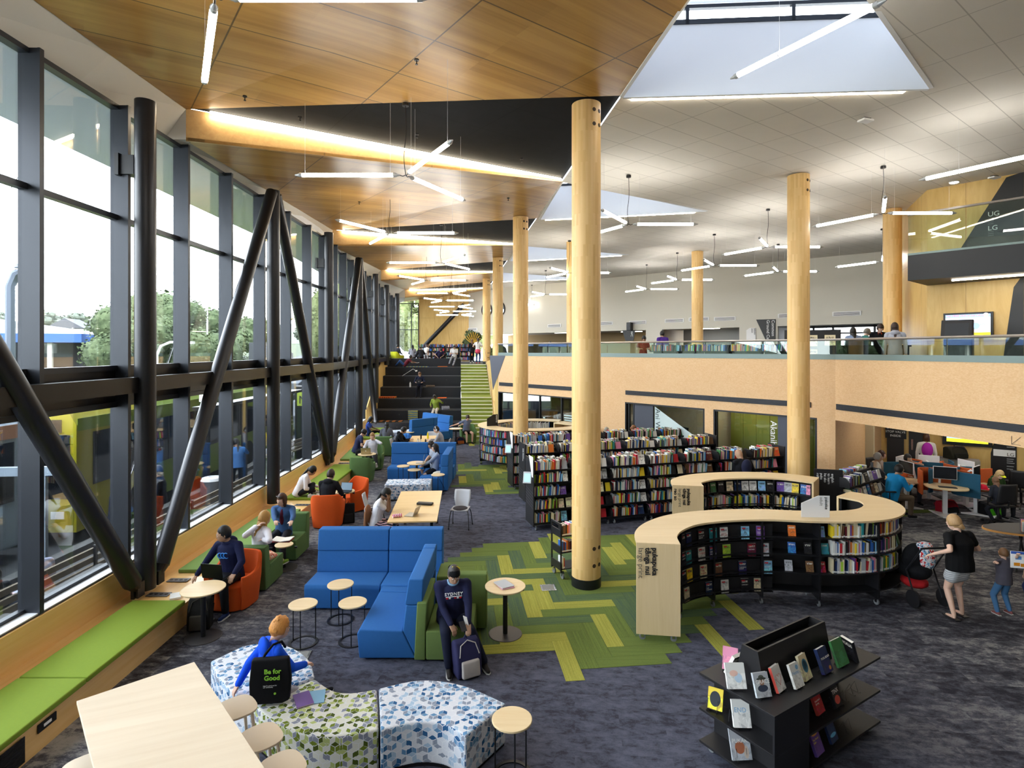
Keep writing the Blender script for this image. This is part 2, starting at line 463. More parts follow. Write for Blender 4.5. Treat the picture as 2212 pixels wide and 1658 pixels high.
# ---- balcony front wall (mid run A0-B0, right run B0-C0-D0)
LAB=(B0-A0).length
sAB=lambda px: ray_on(px,A0,B0)
holesAB=[(sAB(1076),sAB(1272),0,2.35),(sAB(1350),sAB(1522),0,2.35),(sAB(1541),sAB(1765),0,2.35)]
mb=MB(); wallseg(mb,A0,B0,0,3.97,.2,holesAB)
o=mb.build('wall_balcony',M_STRAND); struct(o)
mb=MB(); wallseg(mb,B0,C0,2.33,3.97,.2); wallseg(mb,C0,D0,2.33,3.97,.2)
# the left return of the recess
R1=V((12.4,19.1))
wallseg(mb,B0,R1,0,2.95,.15)
o=mb.build('wall_balcony_right',M_STRAND); struct(o)
o=MB(); wallseg(o,(12.4,19.1),(16.6,16.1),0,2.95,.15); wallseg(o,(16.6,16.1),(19.5,6),0,2.95,.15)
o=o.build('wall_recess',M_PLYWALL); uvwall(o.data,(12.4,19.1),(16.6,16.1)); struct(o)
# stair side wall, plywood
mb=MB(); S0=V((-.62,25.5)); S1=V((-1.8,37.4))
mb.prism([(-.62,25.5),(-1.75,37.4),(-1.6,37.4),(-.47,25.6)],0,lambda x,y: 3.97 if y<26.2 else 3.4)
o=mb.build('wall_stair',M_PLYWALL); uvwall(o.data,S0,S1); struct(o)
# ---- glass balustrade on the balcony wall
def balustrade(path,z0,z1,label,mt,n_per=1.5,rail=True,band=.12):
    t=thing('glass_balustrade',label,'balustrade',(path[0][0],path[0][1],z0))
    org=V((path[0][0],path[0][1],z0))
    for p,q in zip(path[:-1],path[1:]):
        p=V((p[0],p[1]));q=V((q[0],q[1]));L=(q-p).length;u=(q-p)/L;nn=max(1,round(L/n_per))
        for i in range(nn):
            a=p+u*(L*i/nn+.01);b=p+u*(L*(i+1)/nn-.01); nr=V((-u.y,u.x))*.012
            pts=[a,b,b+nr,a+nr]
            MB().prism([(k.x-org.x,k.y-org.y) for k in pts],0,z1-z0).build('glass_panel',mt,t)
    if rail:
        pts=[V((k[0]-org.x,k[1]-org.y,z1-z0+.02)) for k in path]
        MB().tube(pts,.03,8).build('handrail',mat('brushed steel rail',(.55,.5,.47),.3,.8),t,smooth=True)
    pp=[(k[0]-org.x,k[1]-org.y) for k in path]
    MB().slab(pp,.03,-.012,-.02,band).build('base_channel',mat('grey green glazing channel',(.15,.20,.19),.4,.2),t)
    return t
balustrade([(-.62,25.5),(8.64,15.2),(9.81,10.9),(12.4,1.4)],3.97,4.46,'long clear glass balustrade with steel rail on top of the strandboard balcony wall',M_GLASSG)
# black slot air grilles
def grille(p,q,s0,s1,label,z0=2.62,z1=2.77):
    p=V((p[0],p[1]));q=V((q[0],q[1]));u=(q-p).normalized();nr=V((u.y,-u.x))
    c=p+u*((s0+s1)/2); t=thing('linear_air_grille',label,'air grille',(c.x,c.y,z0),math.atan2(u.y,u.x)); L=s1-s0
    MB().bb((-L/2,-.03,0),(L/2,-.004,z1-z0)).build('grille_frame',mat('black slot frame',(.006,.007,.012),.5),t)
    mb=MB(); h=z1-z0
    for k in range(4): mb.bb((-L/2+.02,-.04,h*(.16+.2*k)),(L/2-.02,-.028,h*(.16+.2*k)+.012))
    mb.build('blade',mat('black slot blade',(.02,.022,.03),.4),t)
grille(A0,B0,sAB(1079),sAB(1290),'black slot air grille left of the largest timber column, above the leftmost glazed opening')
grille(A0,B0,sAB(1352),sAB(1752),'long black slot air grille on strandboard above the two named meeting rooms')
grille(B0,C0,.05,4.6,'black slot air grille on strandboard above the computer recess')
# ---- rooms behind the glazed openings
u=(B0-A0)/LAB; nr=V((-u.y,u.x))
def atw(s,off): k=A0+u*s+nr*off; return k
mb=MB()
for s0,s1,off in ((.2,LAB,3.2),): wallseg(mb,atw(s0,off),atw(s1,off),0,2.95,.1)
for s in (sAB(1310),sAB(1532)): wallseg(mb,atw(s,.22),atw(s,3.2),0,2.95,.1)
o=mb.build('wall_rooms',mat('olive cream room wall',(.50,.44,.30),.8)); struct(o)
M_DOORG=mat('slate door leaf',(.055,.062,.085),.5)
M_FROST=mat('frosted film',(.52,.62,.62),.7)
M_GPANEL=mat('olive room panel',(.19,.20,.025),.7)
def shopfront(n,a,b,label_kids):
    """black framed glazing in the opening a..b (photo columns)"""
    s0,s1=sAB(a),sAB(b); c=atw((s0+s1)/2,.1); t=bpy.data.objects.new('window_%d'%n,None); COL.objects.link(t); t.location=(c.x,c.y,0)
    t.rotation_euler=(0,0,math.atan2(u.y,u.x)); L=s1-s0; struct(t)
    mb=MB(); f=.05
    for x in (-L/2,L/2-f): mb.bb((x,-.1,0),(x+f,.06,2.35))
    mb.bb((-L/2,-.1,2.35-f),(L/2,.06,2.35)); mb.bb((-L/2,-.1,0),(L/2,.06,.06))
    for px in label_kids.get('m',[]):
        x=sAB(px)-(s0+s1)/2; mb.bb((x-.025,-.04,0),(x+.025,.04,2.35))
    mb.build('frame',M_BLACK,t)
    MB().bb((-L/2,.0,.05),(L/2,.012,2.3)).build('pane',M_TINT,t)
    for (x0,x1) in label_kids.get('door',[]):
        xa,xb=[sAB(k)-(s0+s1)/2 for k in (x0,x1)]
        MB().bb((xa,-.03,.02),(xb,.03,2.3)).build('door_leaf',M_DOORG,t)
    if 'film' in label_kids:
        xa,za,xb,zb=label_kids['film']; xa=sAB(xa)-(s0+s1)/2; xb=sAB(xb)-(s0+s1)/2
        MB().prism([(xa,0),(xb,0),(xb,zb),(xa,za)],0,.004,M=Matrix(((1,0,0,0),(0,0,1,-.008),(0,1,0,.05),(0,0,0,1)))).build('frosted_film',M_FROST,t)
    return t,(s0+s1)/2
w1,c1=shopfront(11,1076,1272,{'m':[1163,1210]})
w2,c2=shopfront(12,1350,1522,{'m':[1356,1366],'door':[(1368,1408)],'film':(1411,2.22,1522,1.15)})
w3,c3=shopfront(13,1541,1765,{'m':[1545],'door':[(1678,1708)],'film':(1543,1.05,1678,-.03)})
# striped film on first glazing
mb=MB()
for k in range(13):
    z=.25+k*.095; xa=sAB(1170)-c1; xb=sAB(1205+0)-c1
    if z<1.45: mb.bb((xa,-.012,z),(xa+(xb-xa)*min(1,(1.5-z)/.9),-.006,z+.05))
    xa2=sAB(1212)-c1; xb2=sAB(1260)-c1
    mb.bb((xa2+(xb2-xa2)*max(0,(.2+z*-.1)),-.012,z+.2),(xb2,-.006,z+.25))
mb.build('striped_film',mat('pale striped film',(.42,.55,.55),.7),w1)
# text on the glass of the two rooms, read downwards
def downtext(par,body,size,x,ztop,mt,y=-.014):
    # lettering rotated 90 degrees clockwise: x axis points down
    M=frame((x,y,ztop),(0,0,-1),(1,0,0)); return text('lettering',body,size,M,mt,par)
M_TXD=mat('slate lettering',(.06,.09,.10),.6); M_TXW=mat('white lettering',(.85,.86,.86),.6); M_TXB=mat('black lettering',(.012,.012,.014),.6)
downtext(w2,'Ani Waaka',.26,sAB(1413)-c2,2.2,M_TXD)
downtext(w3,'Akanihi',.26,sAB(1662)-c3,2.15,M_TXW)
MB().bb((sAB(1659)-c3,-.016,.78),(sAB(1673)-c3,-.012,1.18)).build('notice_sheet',M_TXW,w3)
# green panelled back of the third room and things in the first room
mb=MB(); a=atw(sAB(1545),1.2); 
for k in range(8):
    p_=atw(sAB(1545)+k*.42,1.0); q_=atw(sAB(1545)+k*.42+.41,1.0); wallseg(mb,p_,q_,0,2.9,.05)
o=mb.build('wall_green_panels',M_GPANEL); struct(o)
for (s,off) in ((sAB(1170),1.8),(sAB(1440),1.6),(sAB(1600),.55),(sAB(1740),1.6)):
    c=atw(s,off); t=thing('ceiling_light',{0:'',}.get(0) or 'flush ceiling light panel inside the glazed room seen at %s'%{0:'x'}.get(9,'') ,'light',(c.x,c.y,2.93),math.atan2(u.y,u.x))
    t['label']={1170:'',}.get(0) or 'x'
    MB().bb((-.6,-.15,0),(.6,.15,.02)).build('diffuser',emis('room light panel',(1,.93,.8),9),t)
    t['_s']=s
ro=[o for o in bpy.data.objects if o.name.startswith('ceiling_light')]
for o,l in zip(ro,['flush light panel on the ceiling of the leftmost glazed room','flush light panel in the meeting room with the pale frosted film','flush light panel in front of the olive green panels','flush light panel at the right end of the green meeting room']):
    o['label']=l; del o['_s']
# ---- window wall
MD=[7.25+1.7*k for k in range(-7,8)]; MD=[d for d in MD if d<18.9]+[19.0]
d=19.0
while d<46: d+=1.73; MD.append(min(d,46.6))
if MD[-1]-MD[-2]<.8: MD.pop(-2)
SILL,HEAD,TR,SP0,SP1=.85,8.04,6.28,3.34,3.93
for k,(a,b) in enumerate(zip(MD[:-1],MD[1:])):
    pa=V((WX(a),a));pb=V((WX(b),b));L=(pb-pa).length
    t=bpy.data.objects.new('window_%d'%(20+k),None); COL.objects.link(t); struct(t)
    t.location=(pa.x,pa.y,0); t.rotation_euler=(0,0,math.atan2(pb.y-pa.y,pb.x-pa.x))
    mb=MB()   # local x along wall, -y is indoors
    mb.bb((-.03,-.20,SILL),(.03,.06,HEAD))
    mb.bb((-.035,-.22,SILL),(.035,-.19,HEAD))
    mb.build('mullion',M_MULL,t)
    mb=MB()
    mb.bb((.03,-.06,TR-.04),(L-.03,.05,TR+.04)); mb.bb((.03,-.08,HEAD-.07),(L-.03,.05,HEAD)); mb.bb((.03,-.03,SILL),(L-.03,.05,SILL+.06))
    mb.bb((.03,-.05,SP1-.05),(L-.03,.05,SP1+.03)); mb.bb((.03,-.05,SP0-.03),(L-.03,.05,SP0+.05))
    mb.build('frame',M_MULL,t)
    MB().bb((.03,-.02,SP0),(L-.03,.04,SP1)).build('spandrel',mat('black spandrel',(.010,.009,.009),.3),t)
    for z0,z1 in ((SILL+.05,SP0),(SP1,TR-.03),(TR+.03,HEAD-.06)):
        MB().bb((.02,.0,z0),(L-.02,.012,z1)).build('pane',M_GLASS,t)
wp=[(WX(d),d) for d in [-6,0,10,19,30,46.7]]
o=MB().slab(wp,.12,-.16,.0,SILL).build('wall_left',mat('grey upstand',(.2,.2,.2),.7)); struct(o)
o=MB().slab(wp,-.20,-.02,SILL,SILL+.015).build('trim_1',mat('white window sill',(.72,.73,.75),.35)); struct(o)
# inner steel rail beam in front of the spandrel
o=MB().slab([(WX(d)+.36,d) for d in [-6,0,10,19,28,36.5]],.08,-.08,3.54,3.78).build('beam',mat('black steel beam',(.012,.011,.011),.3,.3)); struct(o); o.name='trim_2'
# exterior eave soffit and roof edge
o=MB().slab([(WX(d)-.05,d) for d in [-6,0,10,19,30,46.7]],.0,2.15,8.06,8.3).build('roof_eave',mat('pale eave soffit',(.80,.83,.85),.7)); struct(o)
# ---- steel columns and raking braces
SCOL=[(-5.85,3.9),(-5.78,8.97),(-5.87,14.0),(-6.12,19.0),(-6.5,24.2),(-7.02,29.3),(-7.55,34.3),(-7.95,39.4)]
nm=['nearest the bottom left bench cushion','just behind the moss green bench cushion','behind the man typing on the bench','by the far green bench','at the foot of the black tiers','beside the middle of the black tiers','at the top of the black tiers']
for i,(x,y) in enumerate(SCOL[1:]):
    base_z=.45 if y<27 else (1.5 if y<32 else 3.3)
    t=thing('steel_column','dark round steel column on the window side '+nm[i],'column',(x,y,base_z))
    MB().cyl((0,0,0),(0,0,8.12-base_z),.15,n=20).build('shaft',M_DARK,t,smooth=.8)
    MB().bb((-.34,-.09,6.95-base_z),(-.13,.09,7.25-base_z)).bb((-.40,-.13,6.93-base_z),(-.34,.13,7.27-base_z)).build('wall_bracket',M_BLACK,t)
def brace(a,b,label,z0=.58,z1=8.05,yo=(0,0)):
    p=V((a[0]+.02,a[1]+yo[0],z0));q=V((b[0],b[1]+yo[1],z1))
    t=thing('raking_brace',label,'brace',p); d=(q-p); un=d.normalized()
    MB().cyl(un*.22,d,.135,n=20).build('shaft',M_DARK,t,smooth=.8)
    MB().cyl(un*.06,un*.24,.07,.135,n=16).box(un*.02,(.05,.22,.2)).box(un*.04+V((.06,0,0)),(.03,.16,.22)).build('foot_bracket',M_BLACK,t)
brace(SCOL[1],SCOL[0],'black steel brace leaning out of the left edge of the photo',.5,8.0,(-.22,0))
brace(SCOL[1],SCOL[2],'black steel brace rising right from the nearest column foot',.5,8.05,(.24,-.1))
brace(SCOL[3],SCOL[2],'black steel brace falling from the second column top to the bench',.5,8.05,(-.2,.15))
brace(SCOL[3],SCOL[4],'black steel brace rising from the third column foot into the distance',.5,8.05,(.2,-.1))
brace(SCOL[5],SCOL[4],'black steel brace ending on the bench just before the black tiers',.5,8.05,(-.2,.15))
# tie rods
for i,(a,b) in enumerate((((-6.75,8.1,7.1),(-6.75,4.4,1.0)),((-6.85,13.1,7.1),(-6.8,9.6,1.0)))):
    t=tag(MB().cyl(a,b,.006,n=6).build('tie_rod',M_WHITEM),['thin pale steel tie rod outside the glass, left of the nearest column','thin pale steel tie rod outside the glass, right of the nearest column'][i],'tie rod')
# ---- glulam columns
def glulam_mat():
    m,t,b=base('glulam pine blocks',.45,0,.4)
    co=t.coord('UV')
    br=t.new('ShaderNodeTexBrick'); br.offset=.37; br.offset_frequency=2; br.inputs['Scale'].default_value=1
    br.inputs['Brick Width'].default_value=.55; br.inputs['Row Height'].default_value=.045; br.inputs['Mortar Size'].default_value=0; br.inputs['Bias'].default_value=-.25
    br.inputs['Color1'].default_value=(0,0,0,1); br.inputs['Color2'].default_value=(1,1,1,1); t.link(co,br.inputs['Vector'])
    n=t.noise(t.mapping(co,(1.5,40,1)),1.5,4,.6,.3)
    k=t.math('ADD',t.math('ADD',.10,t.math('MULTIPLY',br.outputs[0],.42)),t.math('MULTIPLY',n,.4))
    t.link(t.ramp(k,[(.12,c4(hexc('ecc98f'))),(.45,c4(hexc('e2ba7a'))),(.9,c4(hexc('c99c5a')))]),b.inputs['Base Color']); return m
M_GLU=glulam_mat()
M_HOLE=mat('dark bolt recess',(.05,.03,.015),.7)
def glulam(x,y,z0,z1,r,label,holes=True):
    t=thing('timber_column',label,'column',(x,y,z0)); n=40
    mb=MB(); mb.cyl((0,0,.17),(0,0,z1-z0-.03),r,n=n); me=mb.mesh('shaft',M_GLU,smooth=.8)
    uv=me.uv_layers.new(name='metric')
    for p in me.polygons:
        for li in p.loop_indices:
            v=me.vertices[me.loops[li].vertex_index].co; a=math.atan2(v.y,v.x)
            if a>PI-1e-3 and p.center.y<0: a-=2*PI
            uv.data[li].uv=(v.z,a*r)
    link('shaft',me,t)
    MB().cyl((0,0,0),(0,0,.17),r*1.02,n=n).build('base_collar',M_BLACK,t,smooth=.8)
    if holes:
        mb=MB()
        for a in (-PI*.36,-PI*.20):
            for z in (.42,.72,z1-z0-.2,z1-z0-.45):
                c=V((math.cos(a)*r,math.sin(a)*r,z)); mb.cyl(c*1-V((math.cos(a),math.sin(a),0))*.004,c+V((math.cos(a),math.sin(a),0))*.004,.035,n=12)
        mb.build('bolt_recess',M_HOLE,t)
glulam(1.33,10.2,0,8.62,.258,'nearest and largest round laminated timber column, standing on green carpet')
glulam(.29,19.2,0,8.7,.258,'second round timber column, rising through the round bookshelf beyond the nearest')
glulam(-.70,28.2,0,8.8,.258,'third round timber column, at the corner of the balcony by the stair')
glulam(-1.66,37.2,3.3,8.9,.258,'smallest round timber column, at the top of the green stair')
glulam(7.25,14.4,0,8.64,.258,'round timber column in front of the right bend of the balcony')
glulam(8.6,26.4,3.3,8.8,.258,'round timber column on the upper floor near the dark triangular sign',False)
glulam(12.1,18.1,3.3,8.7,.258,'round timber column on the upper floor beside the plywood tower',False)
glulam(2.55,24.0,3.3,8.8,.25,'round timber column mostly hidden behind the largest column',False)
# ---- ceilings
YE=47
AL=[(-5.96,10.4),(-6.6,20.9),(-7.23,31.4),(-7.83,41.6)]; AR=[9.81,19.45,29.4,39.2]; FR=[15.0,24.7,34.2,44.0]
ZT=8.6
near=[(-5.35,-.3)]+AL; nearR=[5.3]+FR
wood=MB(); dark=MB(); fas=MB()
def Q3(x,y,z): return V((x,y,z))
for k in range(5):
    nl=Q3(*near[k],8.03); nR=Q3(BX(nearR[k]),nearR[k],ZC(nearR[k])+.0)
    if k<4: fl=Q3(*AL[k],ZT); fR=Q3(BX(AR[k]),AR[k],ZC(AR[k]))
    else: fl=Q3(-8.9,YE,8.2); fR=Q3(BX(YE),YE,ZC(YE))
    up=V((0,0,.06))
    wood.add([nl,nR,fR,fl,nl+up,nR+up,fR+up,fl+up],[(0,1,3),(1,2,3),(4,7,5),(5,7,6),(0,4,5,1),(3,2,6,7),(1,5,6,2),(0,3,7,4)])
    if k<4:
        r2=Q3(BX(FR[k]),FR[k],ZC(FR[k])+.02)
        e=V((0,0,.03)); e2=V((0,0,.12))
        dark.add([fl+e,fR+e,r2+e,fl+e2,fR+e2,r2+e2],[(0,2,1),(3,4,5),(0,1,4,3),(1,2,5,4),(2,0,3,5)])
        n2=V((.02,-.04,0))
        a=Q3(*AL[k],ZT+.02); b_=Q3(BX(FR[k]),FR[k],ZC(FR[k])+.02); c_=Q3(*AL[k],8.03); d_=b_-V((0,0,.03))
        th=V((-.03,.05,0))
        fas.add([a,b_,d_,c_,a+th,b_+th,d_+th,c_+th],[(0,3,2,1),(4,5,6,7),(0,1,5,4),(3,7,6,2),(0,4,7,3),(1,2,6,5)])
o=wood.build('ceiling_timber',M_CEILWOOD); struct(o)
o=dark.build('ceiling_felt',M_CEILDARK); struct(o)
M_FASC=woodm('honey plywood fascia','c49c66','d4b078',(1,1,1),(0,0,.55),.35)
o=fas.build('trim_3',M_FASC); struct(o)
# cove strips on top of each fascia
M_WARM=emis('warm light strip',(1,.87,.64),26)
for k in range(4):
    a=Q3(*AL[k],ZT-.05); b_=Q3(BX(FR[k]),FR[k],ZC(FR[k])-.03); dd=(b_-a); a2=a+dd*.045; b2=a+dd*.985; off=V((.06,-.11,.03))
    t=thing('cove_light',['warm light strip along the nearest raked plywood fascia','warm light strip along the second raked plywood fascia','warm light strip along the third raked plywood fascia','warm light strip along the farthest raked plywood fascia'][k],'light',a2+off)
    L=b2-a2; MB().tube([V((0,0,0)),L],.028,6).build('diffuser',M_WARM,t)
# white ceiling with triangular rooflights
tris=[[(1.9,9.82),(6.97,9.50),(2.42,5.2)],[(.98,19.5),(6.27,18.35),(1.36,15.1)],[(-.1,29.4),(5.6,27.4),(.3,24.9)],[(-1.15,39.2),(4.9,37.4),(-.6,34.4)]]
outer=[(BX(-6),-6),(26,-6),(26,36),(BX(46.9),46.9)]
# keep holes strictly inside: boundary runs along BX, shift holes a touch
def inside(tr): return [(max(x,BX(y)+.03),y) for x,y in tr]
tris=[inside(t_) for t_ in tris]
loops=[[V((x,y,0)) for x,y in outer]]+[[V((x,y,0)) for x,y in t_] for t_ in tris]
tes=tessellate_polygon(loops); allp=[p for l in loops for p in l]
mb=MB(); mb.add([V((p.x,p.y,ZC(p.y))) for p in allp],[tuple(t_) for t_ in tes])
o=mb.build('ceiling',M_CEILWHITE,fix=True); struct(o)
o=MB().prism([(-7,-6),(BX(-6)+.01,-6),(BX(5.3),5.3),(-5.35,-.3)],8.45,8.6).build('ceiling_entry',mat('pale soffit',(.6,.58,.55),.8)); struct(o)
for k,tr in enumerate(tris):
    mb=MB(); v1,v2,v3=[V((x,y)) for x,y in tr]; zb=ZC(v1.y)-.03
    ztop=zb+1.55; zw=zb+1.22 if k==0 else zb+1.1
    def wl(p,q,za,zt_,th=.06):
        c=(v1+v2+v3)/3; n_=V((-(q-p).y,(q-p).x)).normalized()
        if n_.dot((p+q)/2-c)<0: n_=-n_
        mb.prism([(r.x,r.y) for r in (p,q,q+n_*th,p+n_*th)],za,zt_)
    wl(v1,v2,zb,zw); wl(v2,v3,zb,ztop); wl(v3,v1,zb,ztop)
    gl_=MB().prism([(r.x,r.y) for r in (v1,v2,v3)],ztop,ztop+.02).build('window_%d0'%(k+1),glassm('tinted added roof glass',(.34,.35,.37),.5)); struct(gl_)  # glazed roof added over each well to bring in more sky light
    o=mb.build('wall_rooflight_%d'%(k+1),M_SKYWELL); struct(o)
    t=bpy.data.objects.new('window_%d'%(k+1),None); COL.objects.link(t); struct(t); t.location=(v1.x,v1.y,zw)
    dd=v2-v1; L=dd.length; t.rotation_euler=(0,0,math.atan2(dd.y,dd.x)); h=ztop-zw
    fr=MB()
    for x in (0.0,L*.29*.72,L*.62*.9,L*.83,L-.06): fr.bb((x,-.02,0),(x+.06,.06,h))
    fr.bb((0,-.02,0),(L,.06,.08)); fr.bb((0,-.02,h-.06),(L,.06,h)); fr.build('frame',M_MULL,t)
    MB().bb((0,.02,0),(L,.03,h)).build('pane',M_GLASS,t)
    # linear light under the far edge
    q=(v1-v2).normalized()
    a=v2+q*.35; b_=v1-q*.15*1; n_=V((-q.y,q.x)); n_=n_ if n_.y>0 else -n_
    a=a+n_*.10;b_=b_+n_*.10
    t=thing('linear_light',['bright linear light below the largest rooflight','bright linear light below the second rooflight','bright linear light below the third rooflight','bright linear light below the farthest rooflight'][k],'light',(a.x,a.y,ZC(a.y)-.03))
    d3=V((b_.x-a.x,b_.y-a.y,0)); MB().prism([(0,-.035),(d3.x,d3.y-.035),(d3.x,d3.y+.035),(0,.035)],0,.025).build('diffuser',emis('neutral light strip',(1,.9,.72),22),t)
# bulkhead between window head and timber ceiling
bk=MB()
for k in range(5):
    (x0,y0),(x1,y1)=near[k],(AL[k] if k<4 else (-8.9,YE))
    n=5
    for j in range(n):
        ya,yb=lerp(y0,y1,j/n),lerp(y0,y1,(j+1)/n); xa,xb=lerp(x0,x1,j/n),lerp(x0,x1,(j+1)/n)
        za,zb=lerp(8.03,ZT if k<4 else 8.2,j/n),lerp(8.03,ZT if k<4 else 8.2,(j+1)/n)
        bk.quad((WX(ya)-.1,ya,8.05),(xa+.02,ya,za+.03),(xb+.02,yb,zb+.03),(WX(yb)-.1,yb,8.05))
    if k<4: bk.add([(WX(y1)-.1,y1,8.05),(x1,y1,8.05),(x1,y1,8.65),(WX(y1)-.1,y1,8.65)],[(0,1,2,3)])
o=bk.build('ceiling_bulkhead',M_WALLW); struct(o)
# ---- end walls
mb=MB(); wallseg(mb,(-3.55,46.7),(-7.64,46.7),3.3,8.9,-.15); o=mb.build('wall_end',M_PLYWALL); uvwall(o.data,(-7.64,46.7),(-3.55,46.7)); struct(o)
t=bpy.data.objects.new('window_5',None); COL.objects.link(t); struct(t); t.location=(-9.35,46.7,3.3)
fr=MB()
for x in (0,1.08,1.65): fr.bb((x,-.08,0),(x+.06,.05,4.75))
for z in (0,2.55,4.69): fr.bb((0,-.08,z),(1.7,.05,z+.06))
fr.build('frame',M_MULL,t); MB().bb((0,.0,0),(1.7,.01,4.75)).build('pane',M_GLASS,t)
BW0=V((-3.55,46.7)); BW1=V((22.0,21.85)); uB=(BW1-BW0).normalized(); sB=lambda px: ray_on(px,BW0,BW1)
mb=MB(); wallseg(mb,BW0,BW1,3.3,9.3,.2,[(sB(1016),sB(1395),3.3,5.45),(sB(1430),sB(1597),3.3,5.45),(sB(1680),sB(2010),3.3,5.45)])
o=mb.build('wall_far',M_WALLW); struct(o)
nB=V((-uB.y,uB.x))
def atB(s,off): return BW0+uB*s+nB*off
mb=MB(); wallseg(mb,atB(sB(1005),5),atB(sB(1420),5),3.3,6,.1); wallseg(mb,atB(sB(1412),.2),atB(sB(1412),5),3.3,6,.1); 
o=mb.build('wall_far_room',mat('warm ply room',(.42,.29,.14),.6)); struct(o)
mb=MB(); wallseg(mb,atB(sB(1425),3),atB(sB(1610),3),3.3,6,.1); wallseg(mb,atB(sB(1640),.2),atB(sB(1640),6),3.3,6,.1)
o=mb.build('wall_far_office',mat('grey office wall',(.35,.35,.34),.7)); struct(o)
mb=MB(); mb.prism([tuple(atB(sB(1000),.2)),tuple(atB(sB(2080),.2)),tuple(atB(sB(2080),6)),tuple(atB(sB(1000),6))],5.5,5.6)
o=mb.build('ceiling_far_rooms',M_WALLW); struct(o)
mb=MB(); mb.prism([tuple(atB(sB(1000),.1)),tuple(atB(sB(2080),.1)),tuple(atB(sB(2080),30)),tuple(atB(sB(1000),30))],3.1,3.29)
o=mb.build('floor_far_rooms',M_UCARP); struct(o)
# cafe glazing
t=bpy.data.objects.new('window_6',None); COL.objects.link(t); struct(t); c=atB(sB(1680),2.5); t.location=(c.x,c.y,3.3); t.rotation_euler=(0,0,math.atan2(uB.y,uB.x))
L=sB(2010)-sB(1680)+3; fr=MB(); x=0
while x<L: fr.bb((x,-.05,0),(x+.1,.05,2.2)); x+=.95
for z in (0,1.75,2.1): fr.bb((0,-.05,z),(L,.05,z+.09))
fr.build('frame',M_BLACK,t)
for k,(px,off) in enumerate(((1060,2.2),(1180,2),(1310,3),(1500,1.5))):
    c=atB(sB(px),off); t=thing('ceiling_light',['flush light panel in the warm room left of the third column','flush light panel in the warm room behind the boy with the book','flush light panel in the warm room right of the largest column','flush light panel in the upper grey office'][k],'light',(c.x,c.y,5.47),math.atan2(uB.y,uB.x))
    MB().bb((-.8,-.1,0),(.8,.1,.02)).build('diffuser',emis('room light panel',(1,.93,.8),9),t)
# round windows on the far wall
for k,(px,py) in enumerate(((1080,667),(1052,669))):
    s=sB(px); p=atB(s,-.02); z=EY-(py-HZ)*p.y/F
    t=bpy.data.objects.new('window_%d'%(7+k),None); COL.objects.link(t); struct(t); t.location=(p.x,p.y,z); t.rotation_euler=(0,0,math.atan2(uB.y,uB.x))
    ring=[V((math.cos(2*PI*i/32)*.56,-.02,math.sin(2*PI*i/32)*.56)) for i in range(32)]
    MB().tube(ring,.05,8,closed=True).build('frame',M_BLACK,t,smooth=True)
    MB().cyl((0,-.01,0),(0,.02,0),.55,n=32).build('pane',mat('sky reflecting glass',(.55,.62,.7),.05,1),t)
# wall vents
for k,(px,py) in enumerate(((1020,711),(1198,703),(1307,698),(1378,696),(1457,692),(1510,689),(1566,688),(1708,681),(1829,677),(1960,671))):
    s=sB(px); p=atB(s,-.03); z=EY-(py-HZ)*p.y/F
    t=thing('wall_vent','slotted white air vent number '+str(k),'vent',(p.x,p.y,z),math.atan2(uB.y,uB.x))
    MB().bb((-.62,-.01,-.11),(.62,.02,.11)).build('vent_frame',M_WHITE,t); mb=MB()
    for j in range(3): mb.bb((-.56,-.016,-.075+.055*j),(.56,-.006,-.05+.055*j))
    mb.build('slot',M_BLACK,t)
    t['label']='slotted air vent on the far wall, '+['leftmost of all','just left of the second column top','between the second and largest columns','first right of the largest column','second right of the largest column','left of the column by the triangular sign','right of the column by the triangular sign','above the dark triangular cafe sign','left of the rightmost upper column','right of the rightmost upper column'][k]
    t['group']='air vents on the far wall'
# ---- plywood tower at upper right with gallery
TW0=V((11.57,15.86)); TW1=V((14.3,12.1)); mb=MB(); wallseg(mb,TW0,TW1,3.3,8.75,.2); wallseg(mb,TW0,(13.2,19.5),3.3,8.75,-.2)
wallseg(mb,TW1,(18,6.5),3.3,8.75,.2)
o=mb.build('wall_tower',M_PLYWALL); uvwall(o.data,TW0,TW1); struct(o)
uT=(TW1-TW0).normalized(); sT=lambda px: ray_on(px,TW0,TW1); RT=math.atan2(uT.y,uT.x); nT=V((uT.y,-uT.x))
def atT(s,off=.0): return TW0+uT*s+nT*off
G0=V((10.26,14.75)); uG=(V((11.73,13.03))-G0).normalized(); G1=G0+uG*6
o=MB().prism([tuple(G0),tuple(G1),tuple(atT(7,0)),tuple(TW0)],6.0,6.67).build('floor_gallery',mat('black gallery slab',(.010,.010,.012),.5)); struct(o)
balustrade([tuple(G0),tuple(G1)],6.67,7.68,'clear glass balustrade on the black gallery high at the right',M_GLASSG,1.3,True,.03)
t=thing('linear_light','thin linear light recessed under the black gallery','light',(*(G0+uG*.7+V((.55,.35))),5.97),math.atan2(uG.y,uG.x))
MB().bb((0,-.03,0),(4,.03,.02)).build('diffuser',emis('neutral light strip',(1,.9,.72),22),t)
